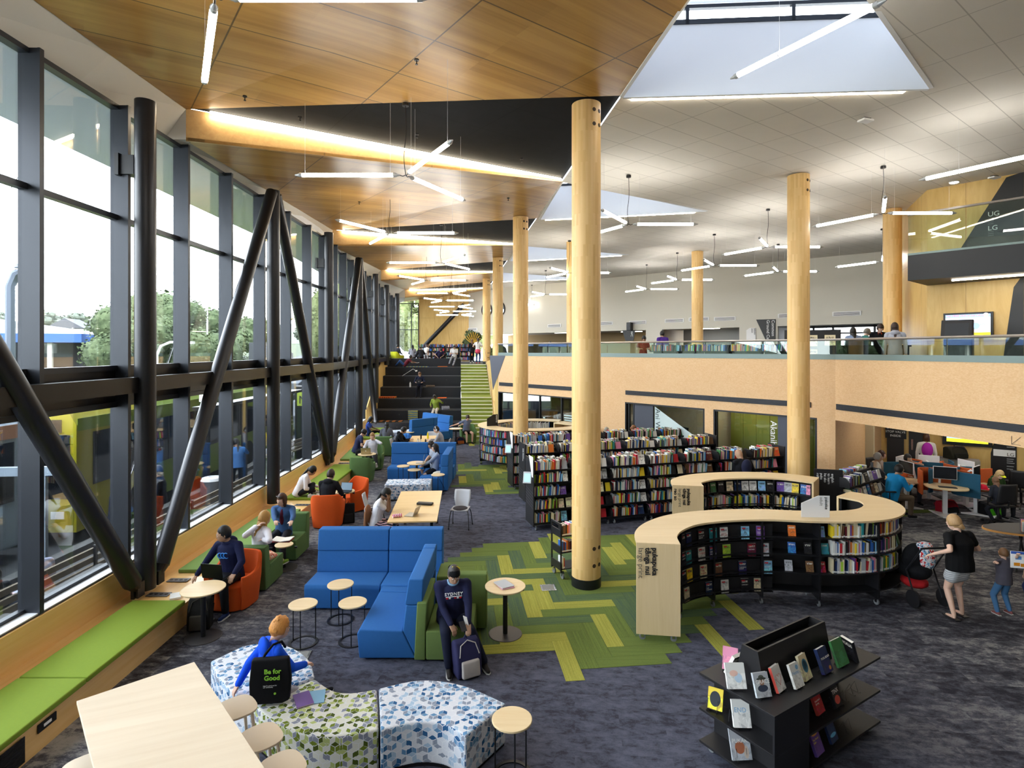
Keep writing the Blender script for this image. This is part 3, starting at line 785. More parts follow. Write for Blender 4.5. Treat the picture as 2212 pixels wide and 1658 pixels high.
# dark lift door area on the tower, raked edge
def on_tower(px,py,off=.012):
    s=sT(px); p=atT(s,off); return s,EY-(py-HZ)*p.y/F
def tower_poly(name,pts,mt,th=.01,kind='structure'):
    ps=[on_tower(*p) for p in pts]
    t=MB().prism(ps,0,th,M=Matrix(((uT.x,0,nT.x,TW0.x+nT.x*.003),(uT.y,0,nT.y,TW0.y+nT.y*.003),(0,1,0,0),(0,0,0,1)))).build(name,mt)
    return t
o=tower_poly('lift_wall_graphic',[(2174,383),(2212,370),(2212,540),(2070,545)],M_BLACKL); tag(o,'black raked wall panel with floor directory on the upper plywood tower','wall panel')
def tower_text(par,body,size,px,py,mt=M_TXW,off=.02):
    s,z=on_tower(px,py,off); p=atT(s,off); M=frame((p.x,p.y,z),(uT.x,uT.y,0),(0,0,1)); return text('lettering',body,size,M,mt,par)
tower_text(o,'UG',.17,2134,468); tower_text(o,'LG',.17,2134,498)
for j,yy in enumerate((473,477,481,485,502,506,510)): tower_text(o,'- - - -',.05,2135,yy)
o2=tower_poly('lift_wall_graphic',[(2178,700),(2190,620),(2212,590),(2212,770),(2168,770)],M_BLACKL); tag(o2,'black raked wall panel low on the plywood tower beside the kiosk','wall panel')
# back and right enclosure behind the camera
mb=MB(); wallseg(mb,(-7,-6),(26,-6),0,9.4,-.2); wallseg(mb,(26,-6),(26,36),0,9.4,-.2)
o=mb.build('wall_back',M_WALLW); struct(o)
# ---- stair and seating tiers
NY=[786.7,792.6,799,805,811.7,818.4,825,832,839,846]
steps=[]
for k,y in enumerate(NY): z=3.3-.157*k; steps.append((z,(EY-z)*F/(y-HZ)))
zz=steps[-1][0]; dcur=29.9
for k in range(10,21): z=3.3-.157*k; steps.append((z,dcur)); dcur-=.31
def SXL(y): return -3.52+(37.9-y)*.094*1.0+.1
def SXR(y): return -.67-.0945*(y-26)-.03
mb=MB(); ns=MB()
back=37.5
for k,(z,dn) in enumerate(steps):
    db=steps[k-1][1] if k else back
    mb.prism([(SXL(dn),dn),(SXR(dn),dn),(SXR(db),db),(SXL(db),db)],0 if z<.3 else z-.4,z)
    ns.prism([(SXL(dn),dn-.015),(SXR(dn),dn-.015),(SXR(dn),dn+.045),(SXL(dn),dn+.045)],z-.035,z+.004)
t=thing('staircase','straight green carpeted stair with pale nosings right of the black seating tiers','stair',(0,0,0))
mb.build('tread_block',M_STAIRC,t); ns.build('nosing_strip',M_NOSE,t)
# handrail on right wall
pts=[V((SXR(steps[0][1])-.08,steps[0][1],4.25)),V((SXR(steps[9][1])-.08,steps[9][1],2.84)),V((SXR(29.9)-.08,29.9,2.70)),V((SXR(steps[-1][1])-.08,steps[-1][1],1.05))]; MB().tube(pts,.022,8).build('handrail',mat('brass toned rail',(.35,.24,.12),.35,.7),t,smooth=True)
pts=[V((SXL(d)+.1,d,z+.95)) for z,d in steps[:1]]
TY=[(29.3,.457),(30.5,.974),(31.7,1.49),(32.9,2.05),(34.1,2.65),(35.3,3.14),(36.5,3.67)]
mb=MB()
tl=[820,822,822,822,826,832,838]
for k,(d,z) in enumerate(TY):
    db=TY[k+1][0]+.02 if k<6 else 37.2
    xl=WX(d)+.18
    mb.prism([(xl,d),(SXL(d),d),(SXL(db),db),(WX(db)+.18,db)],0,z)
t=thing('seating_tiers','wide black carpeted seating tiers rising to the upper floor beside the green stair','seating tiers',(0,0,0))
mb.build('tier_block',M_TIERC,t,bevel=.01)
mb=MB()
for (px,py) in ((954,803),(953,845),(878,845),(955,804),(871,872),(953,872)):
    for d,z in TY:
        yb=HZ+(EY-z)*F/d
        if abs(py-yb)<1: pass
for k,(d,z) in enumerate(TY[:6]):
    for f_ in (.3,.82):
        x=lerp(WX(d)+.12,SXL(d),f_); mb.cyl((x,d-.01,z-.22),(x,d+.02,z-.22),.035,n=12)
mb.build('step_light',mat('dark lens',(.05,.05,.055),.2),t)
# raking timber side panel left of the tiers
mb=MB(); mb.prism([(27.6,.5),(36.6,.5),(36.6,3.6),(33.5,3.6),(27.6,1.3)],0,.05,M=Matrix(((.104,0,1,WX(0)*0-6.395-.104*-19+.30-0),(1,0,0,0),(0,1,0,0),(0,0,0,1))) if False else Matrix(((-.104,0,1,-6.395+.104*19+.18),(1,0,0,0),(0,1,0,0),(0,0,0,1))))
o=mb.build('wall_tier_side',M_PLYWALL); uvwall(o.data,(0,0),(0,1)); struct(o)
# dark raked brace across the end wall
t=tag(MB().tube([V((-8.2,46.2,3.4)),V((-3.9,46.2,7.9))],.17,14).build('raking_brace',M_DARK,smooth=True),'dark steel brace rising diagonally across the far plywood end wall','brace')
# dark triangular wall graphic at the balcony corner
pt=lambda px,py:(sAB(px),EY-(py-HZ)*(A0+u*sAB(px)).y/F)
mb=MB(); nn=-nr
o=mb.prism([pt(1058,767.5),pt(1065,842),pt(1092,767.5)],0,.012,M=Matrix(((u.x,0,nn.x,A0.x),(u.y,0,nn.y,A0.y),(0,1,0,0),(0,0,0,1)))).build('wall_sign',mat('slate sign paint',(.07,.075,.10),.6))
tag(o,'slate grey triangular sign painted on the balcony wall corner by the stair','sign')
# ------------------------------------------------------------------ pendant tube clusters
M_TUBE=emis('white tube glow',(1,.97,.91),19)
M_CLEAR=mat('clear plastic end',(.55,.56,.58),.15,.2)
def pend(px,py,z,kind,label,canopy=True,L=1.95,angs=None,zc=None):
    """tri-tube pendant: kind 'L' has one tube pointing left, 'R' one pointing right"""
    d=(EY-z)*F/(py-HZ); x=(px-1106.)/F*d
    t=thing('pendant_light',label,'pendant light',(x,d,z),0,'tri tube pendant lights')
    angs=angs or ([180,-59,62] if kind=='L' else [0,121,-122])
    top=(zc or ZC(d))-z-.02
    if canopy:
        MB().cyl((0,0,top-.05),(0,0,top),.06,n=14).build('canopy',M_BLACK,t)
        cord=[V((0,0,top-.05)),V((.01,0,top*.6)),V((-.03,.01,top*.25)),V((0,0,.03)),V((0,0,0))]
        MB().tube(smoothpath([tuple(c) for c in cord],4),.007,5).build('cord',M_BLACK,t)
    for a in angs:
        a=math.radians(a); u_=V((math.cos(a),math.sin(a),0)); s=u_*.22; e=u_*(L-.12)
        tb=MB().cyl(s,e,.036,n=12).build('tube',M_TUBE,t,smooth=.8)
        MB().cyl(u_*.10,u_*.17,.010,.034,n=10).cyl(u_*.17,s,.038,n=10).build('end_cap',M_CLEAR,tb,smooth=.8)
        MB().cyl(e,e+u_*.05,.038,n=10).cyl(e+u_*.05,e+u_*.13,.034,.010,n=10).build('end_cap',M_CLEAR,tb,smooth=.8)
        MB().tube([V((0,0,0)),u_*.05+V((0,0,-.02)),u_*.10],.008,5).build('lead',M_BLACK,tb)
        for q in (s+u_*.05,e-u_*.05): MB().cyl(q+V((0,0,.03)),q+V((0,0,top)),.0015,n=4).build('hanging_wire',M_WHITEM,tb)
    return t
TW=[(465,-5,7.4,'R','tri tube pendant cut by the top left edge of the photo'),
(876,378,7.3,'L','nearest full tri tube pendant, hanging under the dark ceiling triangle'),
(842,503,7.53,'R','second tri tube pendant under the timber ceiling'),
(953,567,7.32,'L','third tri tube pendant under the timber ceiling'),
(921,605,7.47,'R','fourth tri tube pendant under the timber ceiling'),
(975,633,7.3,'L','fifth tri tube pendant under the timber ceiling'),
(958,648.6,7.25,'R','sixth tri tube pendant under the timber ceiling'),
(988,662,7.1,'L','seventh tri tube pendant, third last toward the end window'),
(973,672,7.0,'R','eighth tri tube pendant, second last toward the end window'),
(995,680,6.89,'L','farthest tri tube pendant under the timber ceiling')]
for a in TW: pend(*a)
WW=[(1358,484,7.39,'tri tube pendant just right of the largest timber column'),
(1908,460,7.49,'tri tube pendant in front of the plywood tower'),
(1659,533,7.47,'tri tube pendant left of the column by the balcony bend'),
(1543,573,7.5,'tri tube pendant beside the column above the triangular sign'),
(1681,586,7.57,'tri tube pendant partly behind the column by the balcony bend'),
(1906,564,7.5,'tri tube pendant left of the upper right column'),
(1463,604,7.5,'tri tube pendant left of the column above the triangular sign, higher one'),
(1397,624,7.5,'tri tube pendant over the far balcony, rightmost of the small ones'),
(1230,589,7.4,'tri tube pendant partly hidden by the largest column'),
(1179,635.5,7.45,'tri tube pendant between the second and the largest column, lower left'),
(1149,658,7.5,'farthest tri tube pendant below the white ceiling')]
for px,py,z,l in WW: pend(px,py,z,'R',l,L=1.75)
def lone(a,b,label):
    t=thing('pendant_tube',label,'pendant light',a); u_=(b-a).normalized(); L=(b-a).length
    tb=MB().cyl(u_*.12,u_*(L-.12),.036,n=14).build('tube',M_TUBE,t,smooth=.8)
    MB().cyl((0,0,0),u_*.08,.010,.034,n=12).cyl(u_*.08,u_*.13,.038,n=12).build('end_cap',M_CLEAR,t,smooth=.8)
    MB().cyl(u_*L,u_*(L-.08),.010,.034,n=12).cyl(u_*(L-.08),u_*(L-.13),.038,n=12).build('end_cap',M_CLEAR,t,smooth=.8)
    q=u_*(L*.37); MB().cyl(q,q+V((0,0,ZC(a.y)-a.z+(1.5 if a.x<6 else 0))),.002,n=4).build('hanging_wire',M_WHITEM,t)
    MB().cyl(q-u_*.006,q+u_*.006,.042,n=12).build('clip',M_CHROME,t)
zq=7.9; lone(V(((1578-1106)/F*(3.7*F/(756-170)),3.7*F/(756-170),zq)),V(((1915-1106)/F*(3.7*F/(756-0)),3.7*F/(756-0),zq)),'single long tube light crossing in front of the largest rooflight')
zq=7.6; lone(V(((1985-1106)/F*(3.4*F/(756-389)),3.4*F/(756-389),zq)),V(((2240-1106)/F*(3.4*F/(756-333)),3.4*F/(756-333),zq)),'single tube light at the right edge above the gallery')
# sprinklers and sensors on the ceilings
k=0
for (px,py,nmz) in ((900,128,'on the nearest plywood ceiling'),(529,207,'left on the nearest plywood ceiling'),(669,385,'on the second plywood bay, left'),(1098,427,'on the second plywood bay, right'),(776,435,'on the second plywood bay, centre'),(1127,342,'on the dark ceiling triangle, right'),(901,289,'on the dark ceiling triangle, centre'),(648,252,'on the dark ceiling triangle, left')):
    zz=8.45 if py<430 else 8.45
    d=(EY-zz)*F/(py-HZ); x=(px-1106)/F*d
    t=thing('sprinkler','small dark round sprinkler head '+nmz,'sprinkler',(x,d,zz)); MB().cyl((0,0,-.02),(0,0,0),.035,n=12).cyl((0,0,-.07),(0,0,-.02),.008,n=8).cyl((0,0,-.08),(0,0,-.07),.02,n=8).build('head',M_BLACK,t)
for (px,py,nmz) in ((1870,256,'the white ceiling tiles right of the rooflight'),(2148,380,'the white ceiling above the black gallery wall')):
    d=(EY-8.55)*F/(py-HZ); x=(px-1106)/F*d
    t=thing('wifi_point','flat white wireless unit fixed under '+nmz,'wireless unit',(x,d,8.55)); MB().box((0,0,-.04),(.24,.16,.04),(0,0,.3)).build('case',M_WHITE,t,bevel=.01); MB().box((0,0,-.01),(.16,.1,.03),(0,0,.3)).build('bracket',M_DARK,t)
for (px,py,nmz) in ((2061,391,'white ceiling beside the gallery'),):
    d=(EY-8.62)*F/(py-HZ); x=(px-1106)/F*d
    t=thing('downlight','small round recessed downlight in the '+nmz,'light',(x,d,8.60)); MB().cyl((0,0,-.02),(0,0,0),.12,n=20).build('trim_ring',M_WHITE,t); MB().cyl((0,0,-.03),(0,0,-.02),.09,n=20).build('lens',emis('downlight glow',(1,.95,.85),12),t)
# ------------------------------------------------------------------ window bench
def bpath(d0,d1,off,n=None):
    ds=[d0]+[d for d in (19.0,) if d0<d<d1]+[d1]; return [(WX(d)+off,d) for d in ds]
t=thing('window_bench','long honey plywood bench with a high back running under the whole window wall','bench',(0,0,0))
MB().slab(bpath(-5,27.9,.20),0,-.035,.36,.83).build('back_panel',M_PLY,t)
MB().slab(bpath(-5,27.9,.20),-.035,-1.07,.325,.36).build('seat_deck',M_PLY,t)
MB().slab(bpath(-5,27.9,1.24),.03,0,.0,.325).build('front_panel',M_PLY,t)
M_SOCK=mat('socket plate',(.09,.09,.10),.35)
M_FERN=mat('fern green upholstery','6c8847',.85,var=.06,vs=30,bump=.15,bs=300,spec=.2)
def cushion(d0,d1,off0,off1,mt,label,h=.065):
    L=(d1-d0); c=(d0+d1)/2; xa=WX(d0)+off0; xb=WX(d1)+off0
    o=MB().prism([(WX(d0)+off0,d0),(WX(d0)+off1,d0),(WX(d1)+off1,d1),(WX(d1)+off0,d1)],.361,.361+h).build('seat_cushion',mt,bevel=.018,bseg=3,smooth=.8)
    return tag(o,label,'cushion','bench cushions')
cushion(2.2,6.56,.50,1.30,M_LIME,'lime green bench cushion at the bottom left corner of the photo')
cushion(6.575,8.6,.50,1.30,M_LIME,'lime green bench cushion ending beside the nearest steel column')
cushion(9.8,13.55,.50,1.28,M_FERN,'moss green bench cushion beside the young man in the orange chair')
cushion(14.55,18.85,.50,1.30,M_LIME,'lime green bench cushion where a person in white sits cross legged')
cushion(19.75,23.2,.50,1.30,M_FERN,'moss green bench cushion next to the two people with laptops')
cushion(24.4,27.8,.50,1.34,M_LIME,'farthest lime green bench cushion in front of the black tiers')
for i,(px,py) in enumerate(((385,1281),(343,1285-1),(662,1085),(738,1000),(700,1002))):
    p=P(px,py,.365) if i else P(386,1253,.365)
    if i==2: p=V((-5.2,14.1,.365))
    if i==3: p=V((-5.35,19.3,.365))
    if i==4: p=V((-5.7,19.3,.365))
    t=thing('power_box',['dark socket plate on the bench right of the nearest column','dark socket plate on the bench at the foot of the nearest column','dark socket plate on the bench behind the woman reading','dark socket plate on the bench beside the middle lime cushion, front one','dark socket plate on the bench beside the middle lime cushion, rear one'][i],'power socket',p)
    MB().bb((-.17,-.07,0),(.17,.07,.012)).build('plate',M_SOCK,t,bevel=.004)
    mb=MB()
    for k in range(4): mb.cyl((-.12+.08*k,0,.012),(-.12+.08*k,0,.016),.026,n=12)
    mb.build('socket',M_BLACK,t)
def fgrille(d0,d1,label):
    x0=WX((d0+d1)/2)+1.245; t=thing('bench_grille',label,'air grille',(x0,(d0+d1)/2,.04)); L=d1-d0
    MB().bb((-.0,-L/2,0),(.006,L/2,.26)).build('frame',M_BLACK,t); mb=MB()
    for k in range(9): mb.bb((.004,-L/2+.02,.02+.026*k),(.014,L/2-.02,.03+.026*k))
    mb.build('louvre',mat('black louvre',(.012,.012,.012),.5),t)
fgrille(3.6,5.75,'black heater grille in the bench front below the nearest lime cushion')
t=thing('power_box','small black power outlet box in the bench front left of the high timber table','power socket',(WX(6)+1.245,6.05,.2)); MB().bb((0,-.12,0),(.01,.12,.09)).build('plate',M_BLACK,t); MB().bb((.01,-.05,.03),(.014,.05,.06)).build('socket',M_TXW,t)
# ------------------------------------------------------------------ upholstered seating
def prof(mb,pts,x0,x1,mi=0):
    """side profile (y,z) extruded along x"""
    M=Matrix(((0,0,1,0),(1,0,0,0),(0,1,0,0),(0,0,0,1)))
    return mb.prism(pts,x0,x1,mi,M)
SOF=[(.03,.03),(0,.42),(.54,.40),(.66,.74),(.70,1.1),(.90,1.1),(.86,.03)]
def sofa_L(name,label,loc,rz,mt,cat='sofa'):
    """outer corner at origin; run one goes -x, run two goes -y; seats inside the corner"""
    t=thing(name,label,cat,loc,rz,'blue high backed corner sofas')
    def seat_module(par,x0,x1):
        M=Matrix.Translation((0,-.90,0))
        s_=MB(); prof(s_,[(.03,.03),(0,.36),(.03,.42),(.615,.40),(.80,.03)],x0,x1); 
        o=s_.build('seat',mt,par,smooth=.6,bevel=.022,bseg=3); o.data.transform(M)
        b_=MB(); prof(b_,[(.62,.40),(.665,.745),(.885,.745),(.87,.03),(.805,.03)],x0,x1); o2=b_.build('backrest',mt,par,smooth=.6,bevel=.022,bseg=3); o2.data.transform(M)
        h_=MB(); prof(h_,[(.645,.75),(.70,1.1),(.90,1.1),(.885,.75)],x0,x1); o3=h_.build('headrest',mt,par,smooth=.6,bevel=.025,bseg=3); o3.data.transform(M)
        return o,o2,o3
    seat_module(t,-2.15,-.93)
    seat_module(t,-.92,-.0)
    # run two: rotate the module by -90 degrees (back on +x side)
    R=Matrix.Rotation(-PI/2,4,'Z')
    for x0,x1 in ((.92,1.12),(1.13,2.35)):
        for o in seat_module(t,x0,x1): o.data.transform(R)
    return t
sofa_L('corner_sofa','blue high backed corner sofa in front of the older man in the cap',(-1.2,10.05,0),.0,M_BLUE)
sofa_L('corner_sofa','blue high backed corner sofa with two girls sitting in it',(-1.88,19.25,0),.0,M_BLUE)
sofa_L('corner_sofa','farthest blue corner sofa turned at an angle near the green stair',(-2.78,26.95,0),-PI/4,M_BLUE)
# green low sofa under the older man
t=thing('green_sofa','olive green low backed sofa on which the older man in the cap sits','sofa',(-.8,8.1,0))
def gmod(par,x0,x1,y0,back,mt=M_OLIVE):
    """low module, back on -x ('w') or +y ('n')"""
mb=MB(); mb.prism([(-.36,-.45),(.27,-.45),(.27,.42),(-.36,.42)],.03,.42); mb.build('seat',M_OLIVE,t,smooth=.6,bevel=.03,bseg=3)
mb=MB(); prof(mb,[(-.42,.03),(-.38,.80),(-.24,.80),(-.365,.40),(-.365,.03)] if False else [(-.52,.03),(-.48,.80),(-.34,.80),(-.365,.42),(-.365,.03)],-.45,.42); o=mb.build('backrest',M_OLIVE,t,smooth=.6,bevel=.025,bseg=3); o.data.transform(Matrix(((0,1,0,0),(1,0,0,0),(0,0,1,0),(0,0,0,1)))); o.data.flip_normals()
mb=MB(); prof(mb,[(.425,.03),(.43,.42),(.54,.80),(.70,.80),(.74,.03)],-.12,.42); mb.build('corner_backrest',M_OLIVE,t,smooth=.6,bevel=.025,bseg=3)
mb=MB(); mb.bb((-.34,.45,.03),(-.14,1.0,.80)); mb.build('rear_backrest',M_OLIVE,t,smooth=.6,bevel=.03,bseg=3)
def block_chair(label,loc,rz,mt):
    t=thing('lounge_chair',label,'armchair',loc,rz,'green lounge chairs')
    mb=MB(); prof(mb,[(-.42,.02),(-.44,.42),(.14,.42),(.18,.02)],-.32,.32); mb.build('seat',mt,t,smooth=.6,bevel=.025,bseg=3)
    mb=MB(); prof(mb,[(.12,.02),(.14,.42),(.19,.78),(.36,.78),(.32,.02)],-.32,.32); mb.build('backrest',mt,t,smooth=.6,bevel=.028,bseg=3)
    return t
block_chair('dark green armless chair holding the blonde woman in the red patterned skirt',(-4.6,10.22,0),PI,M_MOSS)
block_chair('dark green armless chair holding the woman with the open book',(-4.62,11.75,0),0,M_MOSS)
block_chair('dark green armless chair seen from behind, holding a black haired person in grey',(-5.07,22.8,0),PI,M_MOSS)
def tub(label,loc,rz,mt,grp):
    """tub armchair, open toward -y"""
    t=thing('tub_chair',label,'armchair',loc,rz,grp)
    n=26; vs=[]; fs=[]
    for i in range(n+1):
        a=math.radians(-38+ (256)*i/n); ca,sa=math.cos(a),math.sin(a)
        e=.62; sx_=math.copysign(abs(ca)**e,ca); sy=math.copysign(abs(sa)**e,sa)
        f=max(0,min(1,(sa+.1)/.9)); h=.56+.24*(f*f*(3-2*f)); 
        for r,z in ((.335,.03),(.375,h*.6),(.385,h-.02),(.375,h),(.335,h),(.325,h-.03),(.30,.36)):
            vs.append(V((sx_*r,sy*r,z)))
    k=7
    for i in range(n):
        for j in range(k): fs.append((i*k+j,i*k+(j+1)%k,(i+1)*k+(j+1)%k,(i+1)*k+j))
    fs+= [tuple(range(k)),tuple(reversed(range(n*k,n*k+k)))]
    MB().add(vs,fs).build('shell',mt,t,smooth=1.0)
    poly=[]
    for i in range(24):
        a=2*PI*i/24; ca,sa=math.cos(a),math.sin(a); poly.append((math.copysign(abs(ca)**.62,ca)*.315,math.copysign(abs(sa)**.62,sa)*.33-.01))
    MB().prism(poly,.03,.41).build('seat',mt,t,smooth=.8,bevel=.025,bseg=3)
    return t
GO='orange tub armchairs'; GG='moss green tub armchairs'
tub('burnt orange tub chair holding the young man in the navy hoodie',(-4.60,9.40,0),-.12,M_ORANGE,GO)
tub('burnt orange tub chair with its back to the camera, man with laptop in it',(-4.42,13.68,0),PI+.15,M_ORANGE,GO)
tub('empty looking burnt orange tub chair facing the man with the laptop',(-4.22,15.0,0),-PI*.22,M_ORANGE,GO)
tub('moss green tub chair with its back to the camera by the window bench',(-4.82,18.35,0),PI,M_MOSS,GG)
tub('moss green tub chair holding the woman in white with the silver laptop',(-4.92,20.15,0),.1,M_MOSS,GG)
tub('moss green tub chair holding the woman reading near the green stair',(-2.0,25.95,0),.25,M_MOSS,GG)
# patterned ottomans: tumbling block fabric
def cubes(name,cols,scale=.092):
    m,t,b=base(name,.85,0,.2)
    co=t.coord('UV')
    sc_=t.mapping(co,(1/scale,1/scale,1))
    def vm(op,a,b_=None):
        n=t.new('ShaderNodeVectorMath',operation=op); t.put(n.inputs[0],a)
        if b_ is not None: t.put(n.inputs[1],b_)
        return n
    s=(1.0,1.7320508,1.0); h=(.5,.8660254,.5)
    a=vm('SUBTRACT',vm('MODULO',vm('ADD',sc_,(1000,1732.0508,0)).outputs[0],s).outputs[0],h).outputs[0]
    b2=vm('SUBTRACT',vm('MODULO',vm('ADD',sc_,(1000.5,1732.0508+.8660254,0)).outputs[0],s).outputs[0],h).outputs[0]
    fl=(1,1,0); a=vm('MULTIPLY',a,fl).outputs[0]; b2=vm('MULTIPLY',b2,fl).outputs[0]
    da=vm('DOT_PRODUCT',a,a).outputs['Value']; db=vm('DOT_PRODUCT',b2,b2).outputs['Value']
    sel=t.math('LESS_THAN',da,db)
    gv=t.new('ShaderNodeMix',data_type='VECTOR'); t.put(gv.inputs[0],sel); t.put(gv.inputs[4],b2); t.put(gv.inputs[5],a); gv=gv.outputs[1]
    idv=vm('SUBTRACT',sc_,gv).outputs[0]
    x=t.new('ShaderNodeSeparateXYZ'); t.link(gv,x.inputs[0])
    an=t.math('ARCTAN2',x.outputs[1],x.outputs[0])
    q=t.math('FRACT',t.math('ADD',t.math('DIVIDE',an,2*PI),1.75))
    q3=t.math('MULTIPLY',q,3); sec=t.math('FLOOR',q3); fr=t.math('FRACT',q3)
    idr=vm('MULTIPLY',vm('FLOOR',vm('ADD',vm('MULTIPLY',idv,(2,2,0)).outputs[0],(.5,.5,0)).outputs[0]).outputs[0],(1,1,0)).outputs[0]
    cx=t.new('ShaderNodeCombineXYZ'); t.link(sec,cx.inputs[2])
    key=vm('ADD',idr,cx.outputs[0]).outputs[0]
    wn=t.new('ShaderNodeTexWhiteNoise',noise_dimensions='3D'); t.link(key,wn.inputs[0])
    r=t.ramp(wn.outputs[0],[(p,c4(hexc(c))) for p,c in cols],'CONSTANT')
    # thin white outlines along the spokes and hexagon edge
    e1=t.math('GREATER_THAN',t.math('ABSOLUTE',t.math('SUBTRACT',fr,.5)),.475)
    ab=vm('ABSOLUTE',gv).outputs[0]
    hx=t.math('MAXIMUM',vm('DOT_PRODUCT',ab,(.5,.8660254,0)).outputs['Value'],vm('DOT_PRODUCT',ab,(1,0,0)).outputs['Value'])
    e2=t.math('GREATER_THAN',hx,.47)
    t.link(t.mix(t.math('MAXIMUM',e1,e2),r,c4(hexc('dcdee2'))),b.inputs['Base Color']); return m
M_CUBEB=cubes('blue tumbling block fabric',[(0,'d0d3da'),(.40,'a3bad0'),(.56,'868fa0'),(.74,'5d87ad'),(.84,'2b5a86')])
M_CUBEG=cubes('green tumbling block fabric',[(0,'d6d6cc'),(.38,'b0bb76'),(.54,'878c9c'),(.72,'6c7c26'),(.85,'48551a')])
def ottoman(label,poly,h,mt,grp='patterned ottomans'):
    cx=sum(p[0] for p in poly)/len(poly); cy_=sum(p[1] for p in poly)/len(poly)
    pl=[(p[0]-cx,p[1]-cy_) for p in poly]
    t=thing('ottoman',label,'ottoman',(cx,cy_,0),0,grp)
    me=MB().prism(pl,.03,h).mesh('upholstery',mt,smooth=.9,bevel=.03,bseg=4)
    uv=me.uv_layers.new(name='metric'); acc=[0]
    for i in range(len(pl)): acc.append(acc[-1]+math.hypot(pl[(i+1)%len(pl)][0]-pl[i][0],pl[(i+1)%len(pl)][1]-pl[i][1]))
    for p in me.polygons:
        n_=p.normal
        if abs(n_.z)>.75:
            for li in p.loop_indices: v=me.vertices[me.loops[li].vertex_index].co; uv.data[li].uv=(v.x,v.y)
        else:
            tx,ty=-n_.y,n_.x; l=math.hypot(tx,ty) or 1; tx/=l;ty/=l
            ang=math.atan2(n_.y,n_.x)
            for li in p.loop_indices: v=me.vertices[me.loops[li].vertex_index].co; uv.data[li].uv=(v.x*tx+v.y*ty+ang*.35,v.z)
    link('upholstery',me,t); 
    pin=[(x*.97,y*.97) for x,y in pl]; MB().prism(pin,0,.03).build('base',M_BLACK,t)
    return t
def arcpts(pts,k=5): return [tuple(p) for p in smoothpath(pts,k)]
ottoman('blue and grey cube patterned ottoman under the boy in the bright blue jacket',arcpts([(-3.64,6.87),(-3.42,7.22)],1)+arcpts([(-3.3,7.28),(-2.9,7.25),(-2.5,6.95),(-2.26,6.53)],4)+arcpts([(-2.78,6.07),(-3.05,6.24),(-3.4,6.55)],3),.45,M_CUBEB)
ottoman('green and grey cube patterned ottoman with two books lying on it',arcpts([(-2.25,6.50),(-1.98,6.28),(-1.75,6.24),(-1.50,6.31)],4)+arcpts([(-1.32,5.63),(-1.8,5.52),(-2.3,5.68),(-2.76,6.04)],4),.45,M_CUBEG)
ottoman('blue cube patterned curved ottoman beside the nearest wire side table',arcpts([(-1.48,6.32),(-1.04,6.48),(-.55,6.38),(-.06,6.05)],5)+arcpts([(-.45,5.52),(-.66,5.70),(-.95,5.74),(-1.30,5.62)],4),.45,M_CUBEB)
def rot_rect(cx,cy_,w,h,a): 
    c,s=math.cos(a),math.sin(a); return [(cx+x*c-y*s,cy_+x*s+y*c) for x,y in ((-w/2,-h/2),(w/2,-h/2),(w/2,h/2),(-w/2,h/2))]
ottoman('blue cube patterned rectangular ottoman between the timber table and the mid blue sofa',rot_rect(-2.95,16.25,1.28,.72,.08),.45,M_CUBEB)
ottoman('blue cube patterned ottoman in front of the black tiers',rot_rect(-5.1,26.5,1.2,.8,.35),.45,M_CUBEB)
# ------------------------------------------------------------------ tables
def wire_table(label,x,y,h=.565,r=.2):
    t=thing('side_table',label,'side table',(x,y,0),0,'round wire side tables')
    MB().lathe([(r-.004,h-.022),(r,h-.018),(r,h-.003),(r-.004,h)],32).build('tabletop',M_TIMBER,t,smooth=.5)
    n=36; R=r*1.02; vs=[]
    for a_,z in ((R,.0),(R,.012),(R-.035,.012),(R-.035,.0)):
        vs+=[V((math.cos(2*PI*i/n)*a_,math.sin(2*PI*i/n)*a_,z)) for i in range(n)]
    fs=[(j*n+i,j*n+(i+1)%n,((j+1)%4)*n+(i+1)%n,((j+1)%4)*n+i) for j in range(4) for i in range(n)]
    MB().add(vs,fs).build('base_ring',M_BLACK,t)
    for k in range(3):
        a=-PI/2+.15+2*PI*k/3; q=V((math.cos(a)*(r-.02),math.sin(a)*(r-.02),0)); MB().cyl(q+V((0,0,.01)),q+V((0,0,h-.02)),.008,n=8).build('leg',M_BLACK,t)
wire_table('round wire side table left of the trio inside the nearest blue sofa',-3.0,8.17)
wire_table('round wire side table closest to the nearest blue sofa seat',-2.67,8.86)
wire_table('round wire side table right of the trio inside the nearest blue sofa',-2.30,8.22)
wire_table('nearest round wire side table, beside the curved blue ottoman at the bottom',-.0,5.62)
wire_table('round wire side table left inside the middle blue sofa',-3.42,17.9)
wire_table('round wire side table in the centre of the middle blue sofa group',-2.98,17.35)
wire_table('round wire side table at the near end of the middle blue sofa',-2.17,16.66)
wire_table('round wire side table by the far angled sofa, farthest',-4.05,27.5)
wire_table('round wire side table by the far angled sofa, middle one',-4.15,26.75)
wire_table('round wire side table by the far angled sofa, nearest',-4.55,25.3)
def pedestal(label,x,y,h=.72,r=.3):
    t=thing('round_table',label,'table',(x,y,0),0,'round pedestal tables')
    MB().lathe([(r-.012,h-.026),(r,h-.014),(r,h-.003),(r-.004,h)],40).build('tabletop',M_TIMBER,t,smooth=.5)
    MB().cyl((0,0,.012),(0,0,h-.026),.035,n=16).build('post',M_BLACK,t,smooth=.8)
    MB().lathe([(.25,0),(.25,.008),(.245,.012),(.04,.016)],40).build('base_plate',mat('bronze black plate',(.045,.040,.040),.4,.4),t,smooth=.5)
    MB().box((-.2,-.12,h-.04),(.05,.03,.03)).build('clip',M_BLACK,t); MB().box((.25,-.05,h-.04),(.05,.03,.03)).build('clip',M_BLACK,t)
pedestal('round pedestal table with a magazine on the green carpet, right of the older man',-.10,8.42)
